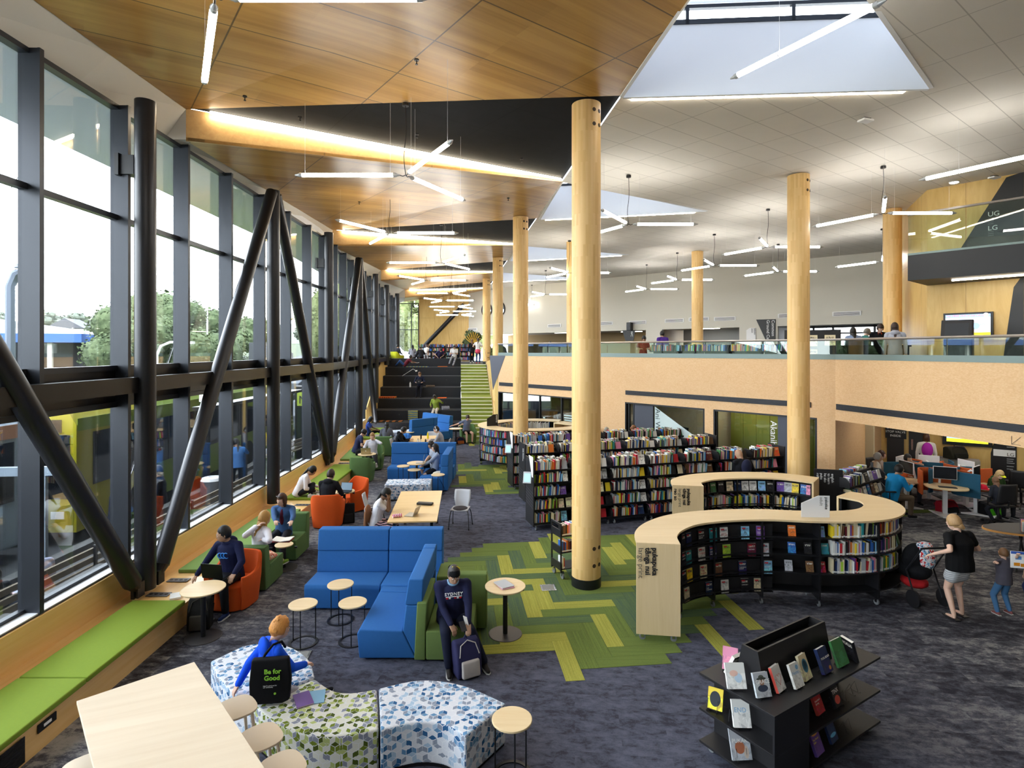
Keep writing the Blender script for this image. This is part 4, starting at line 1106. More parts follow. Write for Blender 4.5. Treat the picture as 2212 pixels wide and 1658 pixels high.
pedestal('round pedestal table in front of the young man in the orange chair',-4.52,8.33)
pedestal('round pedestal table between the two facing orange chairs',-4.22,14.32,.66,.26)
pedestal('round pedestal table holding the silver laptop of the woman in white',-4.87,19.1)
pedestal('round pedestal table with a laptop inside the middle blue sofa',-2.95,17.62)
pedestal('round pedestal table of the woman reading by the green stair',-2.5,25.33)
pedestal('round pedestal table beside the far green armless chair',-5.2,23.7,.72,.28)
pedestal('small round table between the blonde woman and the woman with the book',-4.40,10.98,.46,.17)
def bigtable(label,cx,cy_,w,l,rz,h=.74,mt=M_OAKT):
    t=thing('timber_table',label,'table',(cx,cy_,0),rz,'large timber tables')
    MB().bb((-w/2,-l/2,h-.03),(w/2,l/2,h)).build('tabletop',mt,t,bevel=.003)
    for a in(-1,1):
        for b_ in(-1,1): MB().bb((a*(w/2-.12)-.03,b_*(l/2-.2)-.03,0),(a*(w/2-.12)+.03,b_*(l/2-.2)+.03,h-.03)).build('leg',M_BLACK,t)
    MB().bb((-w/2+.1,-.03,h-.09),(w/2-.1,.03,h-.03)).build('rail',M_BLACK,t)
    return t
bigtable('large rectangular timber table where the girl with the tablet leans on her hands',-2.12,12.75,1.0,2.5,.08)
bigtable('large rectangular timber table shared by two people behind the middle blue sofa',-3.45,21.95,1.0,2.2,.08)
vdir=V((.678,-.735)); wdir=V((.75,.66)).normalized()
c0=V((-3.92,5.12)); cc=c0+wdir*.475+vdir*1.25
t=thing('high_table','pale ash high table at the bottom left corner of the photo','table',(cc.x,cc.y,0),math.atan2(vdir.y,vdir.x))
MB().bb((-1.25,-.475,1.018),(1.25,.475,1.05)).build('tabletop',M_ASH,t,bevel=.004)
for a in(-1,1):
    for b_ in(-1,1): MB().bb((a*.95-.03,b_*.35-.03,0),(a*.95+.03,b_*.35+.03,1.018)).build('leg',M_BLACK,t)
M_STOOL=mat('pale ash plywood',hexc('dccab0'),.5,var=.04,vs=5)
def barstool(label,x,y,rz):
    t=thing('bar_stool',label,'bar stool',(x,y,0),rz,'pale bar stools at the high table')
    poly=[(math.copysign(abs(math.cos(a))**.7,math.cos(a))*.19,math.copysign(abs(math.sin(a))**.7,math.sin(a))*.17) for a in [2*PI*i/28 for i in range(28)]]
    MB().prism(poly,.735,.755).build('seat',M_STOOL,t,smooth=.6,bevel=.005)
    for a in(-1,1):
        for b_ in(-1,1): MB().cyl((a*.11,b_*.1,.735),(a*.18,b_*.17,0),.016,.012,n=10).build('leg',M_STOOL,t,smooth=.8)
    MB().tube([V((.155,.145,.25)),V((-.155,.145,.25)),V((-.155,-.145,.25)),V((.155,-.145,.25))],.008,6,closed=True).build('footrest',M_CHROME,t)
rzs=math.atan2(vdir.y,vdir.x)
barstool('pale bar stool at the far right end of the high table',-2.66,5.50,rzs)
barstool('pale bar stool in the middle of the right side of the high table',-2.24,5.08,rzs)
barstool('pale bar stool at the bottom edge, nearest on the right of the high table',-1.90,4.72,rzs)
barstool('pale bar stool on the left side of the high table',-3.52,4.70,rzs)
# white task chairs
M_SHELL=mat('pale grey plastic shell',(.50,.52,.57),.45); M_PAD=mat('dark brown seat pad',(.035,.028,.03),.8)
def task_chair(label,x,y,rz,mt=None):
    """faces -y"""
    t=thing('stacking_chair',label,'chair',(x,y,0),rz,'pale grey stacking chairs'); mt=mt or M_SHELL
    vs=[];nx,ny=8,12
    for j in range(ny+1):
        v=j/ny
        for i in range(nx+1):
            u_=i/nx*2-1
            if v<.45: y_=-.22+v/.45*.40; z_=.44-.012*math.cos(u_*PI/2)*0+.012*abs(u_); w_=.21-.02*abs(v-.2)
            else:
                q=(v-.45)/.55; y_=.18+.04*math.sin(q*PI/2)+.07*q; z_=.44+.40*q; w_=.15+.05*min(1,q*2.2) if q<.9 else .19
            vs.append(V((u_*w_,y_-.03*u_*u_*(1 if v>.45 else 0),z_)))
    fs=[(j*(nx+1)+i,j*(nx+1)+i+1,(j+1)*(nx+1)+i+1,(j+1)*(nx+1)+i) for j in range(ny) for i in range(nx)]
    o=MB().add(vs,fs).build('shell',mt,t,smooth=True); md=o.modifiers.new('thick','SOLIDIFY'); md.thickness=.012
    MB().lathe([(.0,.455),(.17,.455),(.175,.465),(.165,.475),(0,.478)],24,sy=1.05,c=(0,-.03,0)).build('seat_pad',M_PAD,t,smooth=.8)
    for a in(-1,1):
        for b_ in(-1,1):
            MB().tube(smoothpath([(a*.1,b_*.05,.43),(a*.19,b_*.12-.01,.42),(a*.22,b_*.17,.3),(a*.24,b_*.23,.05)],3),.010,6).ell((a*.24,b_*.23,.028),(.02,.02,.028),8,6).build('leg',M_BLACK,t,smooth=True)
    return t
task_chair('empty pale grey chair facing the camera at the right end of the timber table',-1.22,13.5,-.12)
task_chair('pale grey chair left of the timber table, seen from the side',-3.22,13.35,PI/2+.1)
task_chair('pale grey chair at the timber table under the girl with the tablet',-2.86,12.2,PI/2)
task_chair('pale grey chair under the man with white headphones',-2.62,21.6,-PI/2)
task_chair('pale grey chair under the man in the black jacket',-4.35,21.6,PI/2)
task_chair('pale grey chair at the far side of the shared timber table',-3.3,23.3,0)
# floor boxes
for i,(px,py) in enumerate(((1184,1269),(647,1417))):
    p=P(px,py,.005); t=thing('floor_box',['square metal floor box in the green carpet beside the largest column','square metal floor box in the dark carpet behind the boy in blue'][i],'floor box',p,.1)
    MB().bb((-.13,-.13,0),(.13,.13,.008)).build('frame',M_CHROME,t); MB().bb((-.105,-.105,.008),(.105,.105,.010)).build('lid',mat('grey lid',(.22,.22,.21),.5),t)
# ------------------------------------------------------------------ books
def cover_mat(name,attr,art):
    m,t,b=base(name,.45,0,.4)
    if attr:
        a=t.new('ShaderNodeAttribute'); a.attribute_name='tint'; col=a.outputs['Color']; t.link(col,b.inputs['Base Color']); return m
    oi=t.new('ShaderNodeObjectInfo'); col=oi.outputs['Color']
    if not art: t.link(col,b.inputs['Base Color']); return m
    g=t.coord('Generated'); sx=t.new('ShaderNodeSeparateXYZ'); t.link(g,sx.inputs[0])
    off=t.new('ShaderNodeCombineXYZ'); r20=t.math('MULTIPLY',oi.outputs['Random'],37); t.link(r20,off.inputs[0]); t.link(r20,off.inputs[2])
    va=t.new('ShaderNodeVectorMath',operation='ADD'); t.link(g,va.inputs[0]); t.link(off.outputs[0],va.inputs[1])
    n=t.noise(t.mapping(va.outputs[0],(1,.01,1.3)),2.6,4,.55,.8)
    hs=t.new('ShaderNodeHueSaturation'); t.link(t.math('ADD',.43,t.math('MULTIPLY',oi.outputs['Random'],.14)),hs.inputs['Hue']); hs.inputs['Value'].default_value=1.3; t.link(col,hs.inputs['Color'])
    dk=t.mix(.5,col,(.05,.05,.07,1))
    lo=t.math('LESS_THAN',sx.outputs[2],.62)
    c=t.mix(t.math('MULTIPLY',t.math('GREATER_THAN',n,.53),lo),col,hs.outputs[0])
    c=t.mix(t.math('MULTIPLY',t.math('LESS_THAN',n,.42),lo),c,dk)
    wv=t.noise(t.mapping(va.outputs[0],(9,.01,2)),3,1)
    zb=t.math('MULTIPLY',t.math('GREATER_THAN',sx.outputs[2],.70),t.math('LESS_THAN',sx.outputs[2],.86))
    xb=t.math('LESS_THAN',t.math('ABSOLUTE',t.math('SUBTRACT',sx.outputs[0],.5)),.38)
    bright=t.new('ShaderNodeRGBToBW'); t.link(col,bright.inputs[0])
    ink=t.mix(t.math('GREATER_THAN',bright.outputs[0],.3),(.8,.78,.7,1),(.04,.03,.05,1))
    if art==1: c=t.mix(t.math('MULTIPLY',t.math('MULTIPLY',zb,xb),t.math('GREATER_THAN',wv,.5)),c,ink)
    if art==2: c=t.mix(.35,c,col)
    t.link(c,b.inputs['Base Color']); return m
M_SPINE=cover_mat('book cloth',0,0); PWD=[7,6,5,14,12,12,8,10,8,5,5,5,4,6,3,5,2]; M_COVER2=cover_mat('plain illustrated cover',0,2); M_COVER=cover_mat('illustrated book cover',0,1); M_TINTED=cover_mat('assorted book covers',1,0)
M_STICK=mat('spine sticker',(.78,.78,.76),.6); M_REDST=mat('red loan sticker',(.55,.02,.03),.5)
def unit_spine():
    mb=MB(); mb.bb((-.5,-.5,0),(.5,.5,1)); mb.m=[1,1,0,1,0,0]   # bottom,top,front(-y),back,left,right
    mb.bb((-.5,-.512,.05),(.5,-.5,.17),2); return mb.mesh('book',[M_SPINE,M_CHALK,M_STICK])
def unit_face(st):
    mb=MB(); mb.bb((-.5,-.5,0),(.5,.5,1)); mb.m=[1,1,0,0,0,1]
    if st: mb.bb((-.42,-.56,.80),(.02,-.5,.90),2)
    return mb.mesh('book',[M_COVER,M_CHALK,M_REDST])
ME_S=unit_spine(); ME_F=unit_face(0); ME_FS=unit_face(1)
PAL=[('white','dcdcd8',18),('cream','d8cba8',14),('pale grey','aeb2b8',8),('black','15151a',10),('navy','1c2c55',6),('blue','2b62b0',7),('light blue','7fb4d8',5),('red','b3202c',8),('maroon','5d1722',4),('orange','d9742a',4),('yellow','e2c62c',6),('green','3d7a45',4),('teal','2b8a90',3),('purple','6a4a95',3),('pink','d98aa8',3),('brown','6b4a30',4),('lime','9ac23c',2)]
PC={n:hexc(h) for n,h,_ in PAL}
PW=[w_ for _,_,w_ in PAL]; PWD=[7,6,5,14,12,12,8,10,8,5,5,5,4,6,3,5,2]
rb=random.Random(11)
def pcol(): return rb.choices([n for n,_,_ in PAL],PW)[0]
BOOKS=[]
def addbook(kind,pos,rz,size,cname,tilt=0,lean=0,desc='',grp='',st=0,label=None,force=False):
    BOOKS.append(dict(kind=kind,pos=V(pos),rz=rz,size=size,c=cname,tilt=tilt,lean=lean,desc=desc,grp=grp,st=st,label=label,force=force))
ORD=['first','second','third','fourth','fifth','sixth','seventh','eighth','ninth','tenth','eleventh','twelfth','13th','14th','15th','16th','17th','18th','19th','20th','21st','22nd','23rd','24th','25th','26th','27th','28th','29th','30th','31st','32nd','33rd','34th','35th','36th','37th','38th','39th','40th']+['%dth'%k for k in range(41,500)]
LV=['lowest','second lowest','middle','second highest','top']
def fill(pt_at,L,z,hmax,where,grp,frac=.75,face=.3,dep=.17,s0=.03,st=0,tall=None,force=False):
    """lay books along a curve; pt_at(s)->(point,yaw) of the front edge line"""
    s=s0; n=0; full=s0+(L-s0)*frac*rb.uniform(.85,1.1)
    while s<min(full,L-.05):
        th=rb.uniform(.014,.042); h=min(hmax,rb.uniform(.18,.25)); p,rz=pt_at(s+th/2); dp=rb.uniform(.12,dep)
        q=V((-math.sin(rz),math.cos(rz),0)); ln=rb.choice([0,0,0,.0,.05,.12]) 
        addbook('spine',V((p[0],p[1],z))+q*(dp/2+rb.uniform(0,.02)),rz,(th*.94,dp,h),pcol(),lean=ln,desc='%s from left, '%ORD[n]+where,grp=grp,force=force); n+=1; s+=th+ln*.06
    while s<L-.16 and rb.random()<face*2.2:
        w_=rb.uniform(.12,.17); s+=.03; p,rz=pt_at(s+w_/2); q=V((-math.sin(rz),math.cos(rz),0))
        addbook('face',V((p[0],p[1],z+.002))+q*.03,rz,(w_,.022,min(hmax,rb.uniform(.18,.24))),pcol(),tilt=-.28,desc='facing out, %s from left, '%ORD[n]+where.replace(' highest',' top'),grp=grp,st=st,force=force); n+=1; s+=w_+.03
# caster part
def caster(par,x,y,r=.045):
    o=MB().cyl((x-.013,y,r),(x+.013,y,r),r,n=14).build('caster',M_RUBBER,par,smooth=.6)
    MB().bb((x-.022,y-.02,r),(x-.016,y+.02,r*2.2)).bb((x+.016,y-.02,r),(x+.022,y+.02,r*2.2)).bb((x-.022,y-.022,r*2.1),(x+.022,y+.022,r*2.5)).build('caster_fork',M_CHROME,o)
def straight_unit(label,origin,rz,L,H=1.6,levels=(.17,.48,.79,1.10,1.39),dep=.27,z0=0,row='',grp='black mobile bookshelf units',fillnear=True,fartop=True,endl=False,endr=False,frac=.68,face=.45):
    """double sided unit, local x along, front faces -y, origin at front left corner on floor"""
    t=thing('bookshelf',label,'bookshelf',(origin[0],origin[1],z0),rz,grp); D=2*dep+.04
    zb=.13
    MB().bb((.02,dep,zb),(L-.02,dep+.04,H-.12)).build('back_panel',M_BLACKL,t)
    for z in levels:
        mb=MB(); mb.bb((.02,0.0,z-.022),(L-.02,dep,z)); mb.bb((.02,0.0,z-.03),(L-.02,.012,z+.012)); mb.build('shelf',M_BLACK,t)
        MB().bb((.02,dep+.04,z-.022),(L-.02,D,z)).build('rear_shelf',M_BLACK,t)
    for x,e in ((0,endl),(L-.02,endr)):
        if e: MB().bb((x-.01,-.02,.10),(x+.02,D+.02,H+.05)).build('end_panel',M_BLACKL,t,bevel=.003)
        else:
            M=MB()
            for z in levels: M.prism([(.0,z-.02),(.0,z+.10),(.10,z+.20),(dep,z+.20),(dep,z-.02)],x,x+.02,M=Matrix(((0,0,1,0),(1,0,0,0),(0,1,0,0),(0,0,0,1))))
            M.bb((x,dep-.01,.12),(x+.02,dep+.05,H)); M.build('bracket_panel',M_BLACK,t)
    for x in (.08,L-.08):
        for y in (.07,D-.07): caster(t,x,y)
    R=Matrix.Rotation(rz,3,'Z'); o_=V((origin[0],origin[1],0))
    def at(s): q=R@V((s,.025,0))+o_; return q,rz
    def atb(s): q=R@V((L-s,D-.025,0))+o_; return q,rz+PI
    if fillnear:
        for k,z in enumerate(levels): fill(at,L,z0+z+.001,.26,'%s shelf, %s'%(LV[k],row),'books on the '+row.split(',')[-1].strip(),frac,face)
    if fartop: fill(atb,L,z0+levels[-1]+.001,.26,'rear top shelf, '+row,'books on the '+row.split(',')[-1].strip(),.7,.2)
    return t
eR=V((1,.28)).normalized(); rzR=math.atan2(.28,1)
ROWS=[((.50,13.2),7,'nearest black row'),((.36,15.4),6,'middle black row'),((.03,17.1),6,'rear black row')]
for (o_,n_,nm) in ROWS:
    for k in range(n_):
        p=V(o_)+eR*k*1.0
        lab='black mobile bookshelf, %s unit from the left in the %s of straight shelves'%(ORD[k],nm.replace(' black row',' row'))
        tt=straight_unit(lab,p,rzR,.99,row='%s unit of %s'%(ORD[k],nm.replace(' black','')),endl=(k==0),endr=(k==n_-1))
        if k==0:
            sg=MB()
            if nm!='middle black row': sg.prism([(-.02,1.25),(-.02,1.72),(.3,1.72),(.06,1.25)],0,.006,M=Matrix(((0,0,1,-.022),(1,0,0,0),(0,1,0,0),(0,0,0,1)))).build('white_sign',M_TXW,tt)
            for j in range(4):
                M=frame((-.014,.34-.055*j if False else .06+.05*j,1.55),(0,0,-1),(0,1,0)); 
                if nm=='middle black row' and j<2: text('lettering',['puka pakeke','adult nonfiction'][j],.055,frame((-.016,.10+.06*j,1.52),(0,0,-1),(0,1,0)),M_TXW,tt)
            for j in range(6): MB().box((-.013,.29,.55+.07*j),(.004,.60,.004),(.12,0,0)).build('groove',mat('grey groove',(.09,.09,.1),.5),tt)
        if k==0 and nm!='middle black row':
            sc_=thing('catalogue_screen','grey framed catalogue tablet on an arm at the left end of the '+nm.replace(' black',' shelf'),'tablet',tt.location+V((-.14,.12,1.22)),rzR-.5)
            MB().box((0,0,0),(.20,.025,.27),(-.35,.0,.0)).build('case',mat('light grey plastic',(.5,.52,.55),.4),sc_,bevel=.008); MB().box((0,-.015,-.001),(.15,.004,.2),(-.35,0,0)).build('screen',emis('tablet screen',(.25,.42,.45),.8),sc_)
            MB().cyl((0,.02,0),(.13,.1,-.02),.012,n=8).build('arm',M_DARK,sc_)
straight_unit('angled black bookshelf with magazines between the computer desks and the curved timber shelf',(7.45,12.55),math.atan2(1.1,1.55),1.8,H=1.48,levels=(.2,.52,.84,1.16),row='black unit by the computers',frac=.35,face=.8)
t=thing('sign_board','black board with white vertical lettering beside the curved timber shelves at the right','sign board',(6.83,12.86,.1),math.atan2(-.15,.56))
MB().bb((0,0,0),(.58,.03,1.42)).build('board',M_BLACKL,t)
for j,s_ in enumerate(('rohe whai','puka','he ako','to learn','english')): text('lettering',s_,.075,frame((.06+.085*0,-.004,1.34) if False else (.05+.075*j,-.004,1.33),(0,0,-1),(1,0,0)),M_TXW,t)
# ---- curved timber topped shelves
def curve_tools(path):
    acc=[0]
    for a,b in zip(path[:-1],path[1:]): acc.append(acc[-1]+math.hypot(b[0]-a[0],b[1]-a[1]))
    def at(s):
        s=max(0,min(s,acc[-1]-1e-6))
        for i in range(len(acc)-1):
            if acc[i+1]>=s:
                f=(s-acc[i])/(acc[i+1]-acc[i]); a=path[i];b=path[i+1]
                return V((lerp(a[0],b[0],f),lerp(a[1],b[1],f))),math.atan2(b[1]-a[1],b[0]-a[0])
    return at,acc[-1]
def curved_unit(label,cpts,H=1.42,w=.31,levels=(.26,.55,.85,1.13),joints=4,ends=(1,1),display=None,topmat=None):
    path=smoothpath(cpts,8); org=V((path[0][0],path[0][1])); lp=[(p[0]-org.x,p[1]-org.y) for p in path]
    t=thing('curved_bookshelf',label,'bookshelf',(org.x,org.y,0),0,'curved timber topped bookshelves')
    MB().slab(lp,w,-w,H-.03,H).build('top',topmat or M_TIMBER,t)
    MB().slab(lp,.02,-.02,.16,H-.03).build('core_panel',M_BLACKL,t)
    at,L=curve_tools(lp)
    n=joints; 
    for z in levels:
        for sgn,nm in ((1,'outer_shelf'),(-1,'inner_shelf')):
            MB().slab(lp,sgn*.02,sgn*.27,z-.02,z).build(nm,M_BLACK,t)
    for k in range(n+1):
        s=L*k/n; c,a=at(max(.02,min(L-.02,s))); nx,ny=-math.sin(a),math.cos(a)
        M=Matrix(((math.cos(a),nx,0,c.x),(math.sin(a),ny,0,c.y),(0,0,1,0),(0,0,0,1)))
        o=MB().bb((-.015,-.27,.12),(.015,.27,H-.03)).build('upright',M_BLACK,t); o.data.transform(M)
        for y in (-.22,.22):
            q=M@V((0,y,0)); 
            o=MB().cyl((-.013,0,.045),(.013,0,.045),.045,n=14).build('caster',M_RUBBER,t,smooth=.6); o.data.transform(Matrix.Translation((q.x,q.y,0))@Matrix.Rotation(a,4,'Z'))
            f_=MB().bb((-.022,-.02,.045),(-.016,.02,.10)).bb((.016,-.02,.045),(.022,.02,.10)).bb((-.022,-.022,.095),(.022,.022,.12)).build('caster_fork',M_CHROME,o); f_.data.transform(Matrix.Translation((q.x,q.y,0))@Matrix.Rotation(a,4,'Z'))
    for e,s in ((ends[0],0),(ends[1],L)):
        if e:
            c,a=at(s); nx,ny=-math.sin(a),math.cos(a); M=Matrix(((math.cos(a),nx,0,c.x),(math.sin(a),ny,0,c.y),(0,0,1,0),(0,0,0,1)))
            o=MB().bb((-.035 if s==0 else 0,-w,.10),(0 if s==0 else .035,w,H-.0)).build('end_panel',M_TIMBERV,t); o.data.transform(M)
    return t,path,org
def px_on(path,w,px):
    """arc length where photo column px meets the path offset by w"""
    op=offs(path,w); acc=0; best=None
    for a,b in zip(op[:-1],op[1:]):
        fa=a[0]/a[1]*F+1106-px; fb=b[0]/b[1]*F+1106-px
        if fa*fb<=0 and abs(fa-fb)>1e-6:
            f=fa/(fa-fb); return V((lerp(a[0],b[0],f),lerp(a[1],b[1],f))),math.atan2(b[1]-a[1],b[0]-a[0])
    return None
SP=[(2.11,8.22),(2.18,8.62),(2.42,9.02),(2.85,9.38),(3.5,9.60),(4.25,9.66),(4.95,9.56),(5.65,9.55),(6.22,9.72),(6.62,10.12),(6.72,10.6),(6.45,11.0)]
ts,spath,sorg=curved_unit('nearest S shaped bookshelf with a pale timber top and rows of displayed covers',SP,joints=7)
CP=[(3.62,11.72),(3.72,12.12),(4.15,12.48),(4.75,12.66),(5.4,12.70),(6.0,12.58),(6.5,12.22)]
tc_,cpath,corg=curved_unit('second curved bookshelf with a pale timber top, behind the nearest one',CP,joints=4)
RP=[(2.4,20.65),(1.75,20.2),(.9,19.98),(.0,20.02),(-.66,20.5),(-.97,21.25),(-.75,22.0),(-.1,22.6),(.9,22.85),(1.9,22.6)]
tr_,rpath,rorg=curved_unit('far round bookshelf with a ring shaped timber top around the second column',RP,joints=6)
# lettering on the end panels
def endtext(par,org,x0,y,rows,z=1.36,size=.105,dx=.085,up=(1,0,0)):
    for j,(s_,mt,b_) in enumerate(rows):
        text('lettering',s_,size,frame((x0-org.x-dx*j,y-org.y,z),(0,0,-1),(1,0,0)),mt,par,bold=b_)
endtext(ts,sorg,2.02,8.182,[('pukapuka',M_TXB,.003),('tānga nui',M_TXB,.003),('large print',mat('grey lettering',(.10,.09,.07),.6),0)],dx=.10)
endtext(tc_,corg,3.60,11.675,[('pukapuka',M_TXB,.003),('tānga nui',M_TXB,.003),('large print',MATS['grey lettering'],0),('reo ao',M_TXB,.003)],dx=.09,size=.09)
# free standing signs on the tops
def topsign(label,p,rz,w,h,rows,mt,tm,cut=.35):
    t=thing('table_sign',label,'sign',(p[0],p[1],1.42),rz)
    MB().prism([(-w/2,0),(w/2,0),(w/2,h),(w*.1,h),(-w/2,h*(1-cut))],-.004,.004,M=Matrix(((1,0,0,0),(0,0,1,0),(0,1,0,0),(0,0,0,1)))).build('board',mt,t)
    for j,(s_,m2) in enumerate(rows): text('lettering',s_,h*.2,frame((w*.40-h*.23*j-.03,-.006,h*.94),(0,0,-1),(1,0,0)),m2,t)
topsign('white cut corner sign reading pakeke adult on the nearest curved timber top',(5.05,9.47),-.05,.46,.36,[('pakeke',M_TXB),('adult',mat('mid grey lettering',(.25,.25,.25),.6))],M_WHITE,0)
topsign('black cut corner sign on the far round timber top',(-.72,20.9),.35,.42,.42,[('tamariki',M_TXW)],M_BLACKL,0)
# display boards and covers on the S unit
RZ4=[1.075,.79,.50,.21]
p0,_=px_on(spath,-.27,1478); 
op=offs(spath,-.20); seg=[q for q in op if 1470<q[0]/q[1]*F+1106<1676 and q[0]<4.6]
seg=[(q[0]-sorg.x,q[1]-sorg.y) for q in seg]
for z in RZ4: MB().slab(seg,.0,-.012,z,z+.24).build('display_board',M_BLACKL,ts); MB().slab(seg,.0,-.05,z-.012,z).build('display_ledge',M_BLACK,ts)
CV=[(1476,0,'black',''),(1488,0,'navy',''),(1515,0,'black','OUT OF\nSIGHT'),(1541,0,'teal',''),(1564,0,'white','SUCH A\nFUN AGE'),(1610,0,'light blue',''),(1643,0,'purple','FRANKISS\nSTEIN'),
(1477,1,'black','SUSPECT'),(1488,1,'teal',''),(1516,1,'white','COBEN'),(1540,1,'navy','DIE\nALONE'),(1570,1,'lime',''),(1624,1,'maroon','MISTAKE'),(1652,1,'pale grey','ON THE\nPLAIN'),
(1478,2,'black',''),(1490,2,'yellow',''),(1520,2,'cream','THE\nFARM'),(1552,2,'brown',''),(1604,2,'navy','TURNING\nPOINT'),(1659,2,'light blue','BIG SKY'),
(1484,3,'cream',''),(1532,3,'navy','THE\nPURPOSE'),(1566,3,'white',''),(1609,3,'black','CEMETERY'),(1638,3,'cream','')]
RN=['top row','second row','third row','bottom row']
cnt=[0]*4
for px,r,c,title in CV:
    g=px_on(spath,-.235,px); 
    if not g: continue
    q,a=g; cnt[r]+=1
    addbook('face',(q.x,q.y,RZ4[r]+.001),a,(.135,.02,.21),c,tilt=-.06,desc='',grp='displayed covers on the nearest curved shelf',st=1,label='%s cover%s, %s from left, %s of curved display'%(c,(' reading '+title.replace('\n',' ').lower()) if title else '',ORD[cnt[r]-1],RN[r]),force=title or True)
    BOOKS[-1]['title']=title
DV=[(1711,0,'orange'),(1774,0,'light blue'),(1711,1,'blue'),(1746,1,'black'),(1783,1,'teal'),(1704,2,'pale grey'),(1750,2,'brown'),(1776,2,'red')]
for i,(px,r,c) in enumerate(DV):
    q,a=px_on(spath,-.20,px); z=(1.13,.85,.55)[r]
    addbook('face',(q.x,q.y,z+.001),a,(.12,.016,.17),c,tilt=-.25,grp='cases on the open curved shelves',label='%s disc case, %s open shelf of nearest curved unit, %s from left'%(c,('top','middle','lower')[r],ORD[[0,1,0,1,2,0,1,2][i]]),force=True)
def fill_curve(path,w,pxa,pxb,levels,where,grp,frac=.95,face=.3,flip=False,force=False):
    op=offs(path,w); seg=[q for q in op if pxa-1<=q[0]/q[1]*F+1106<=pxb+1]
    return seg
def fill_path(path,w,i0,i1,levels,where,grp,frac=.95,face=.2,rev=False,force=False):
    op=offs(path,w)[i0:i1]; 
    if rev: op=op[::-1]
    at,L=curve_tools(op)
    for k,z in levels: fill(at,L,z+.001,.25,'%s shelf, %s'%(LV[k],where),grp,frac,face,force=force)
n=len(spath); i_a=min(range(n),key=lambda i:abs(spath[i][0]-5.22)); i_m=min(range(i_a,n),key=lambda i:abs(spath[i][1]-9.95))
LVS=[(0,.26),(1,.55),(2,.85),(3,1.13)]
fill_path(spath,-.25,i_a,i_m+3,LVS[1:],'right bulge of nearest curved unit','books at the right of the nearest curved unit',.85,.5,force=True)
fill_path(spath,-.25,i_m+4,n-6,LVS,'right end of nearest curved unit','books at the right of the nearest curved unit',.9,.3)
fill_path(spath,.25,10,i_a,LVS[1:],'rear of nearest curved unit','books behind the nearest curved unit',1,0,rev=True)
# second curved unit: covers on top, spines under
for i,(px,c) in enumerate(((1528,'brown'),(1541,'green'),(1558,'black'),(1577,'cream'),(1594,'navy'),(1610,'white'),(1627,'white'),(1646,'light blue'),(1664,'black'),(1686,'purple'),(1702,'pale grey'),(1717,'yellow'),(1737,'blue'),(1750,'pink'))):
    g=px_on(cpath,-.235,px)
    if g: addbook('face',(g[0].x,g[0].y,1.10),g[1],(.15,.02,.23),c,tilt=-.12,grp='displayed covers on the second curved shelf',label='%s book cover standing %s from left on the second curved timber shelf'%(c,ORD[i]),force=True)
fill_path(cpath,-.25,4,len(cpath)-3,[(2,.80),(1,.5)],'second curved unit','books in the second curved unit',.97,0)
fill_path(cpath,.25,2,len(cpath)-2,[(3,1.13)],'rear of second curved unit','books in the second curved unit',1,0,rev=True)
PW=PWD
fill_path(rpath,.25,2,52,LVS,'far round unit','books in the far round unit',1,.05,rev=True)
fill_path(rpath,-.25,44,70,LVS[2:],'inside of far round unit','books in the far round unit',1,.0,rev=True)
# upper floor shelves
for k in range(4):
    straight_unit('low black bookshelf, %s from left, on the upper floor behind the seating tiers'%ORD[k],(-6.9+1.02*k,41.8),0,1.0,H=1.35,levels=(.17,.5,.83,1.12),z0=3.3,row='%s unit, upper row by end window'%ORD[k],fartop=False)
uu=(B0-A0).normalized()
for k in range(5):
    s=sAB(1350)+k*1.05; p=A0+uu*s+V((-uu.y,uu.x))*1.5
    straight_unit('black bookshelf, %s from left, behind the balcony glass on the upper floor'%ORD[k],p,math.atan2(uu.y,uu.x),1.0,H=1.2,levels=(.17,.5,.86),z0=3.3,row='%s unit, upper row behind glass'%ORD[k],fartop=False,frac=.9,face=.3)
# ---- book trolley beside the column
t=thing('book_trolley','black three shelf book trolley on casters just left of the largest column','trolley',(1.17,10.74,0),.43)
for x in (-.38,.38):
    fr=MB(); fr.bb((x-.012,-.19,.12),(x+.012,-.16,1.0)); fr.bb((x-.012,.16,.12),(x+.012,.19,1.0)); fr.bb((x-.012,-.19,.98),(x+.012,.19,1.02)); 
    for z in (.16,.46,.76): fr.bb((x-.012,-.19,z),(x+.012,.19,z+.14))
    fr.build('side_frame',M_BLACK,t,bevel=.004)
for z in (.17,.47,.77): MB().bb((-.37,-.18,z),(.37,.18,z+.015)).build('shelf',M_BLACK,t)
for x in (-.34,.34):
    for y in (-.16,.16): caster(t,x,y,.055)
R_=Matrix.Rotation(.43,3,'Z'); tl_=V((1.17,10.74,0))
for z,nn,lv in ((.485,14,'middle'),(.785,16,'top'),(.185,3,'bottom')):
    x=-.35
    for i in range(nn):
        th=rb.uniform(.016,.034); p=R_@V((x+th/2,-.09,0))+tl_; addbook('spine',(p.x,p.y,z+.001),.43,(th,.15,rb.uniform(.18,.22)),pcol(),desc='%s from left on the %s shelf of the book trolley'%(ORD[i],lv),grp='books on the trolley',force=i<9); x+=th+.001
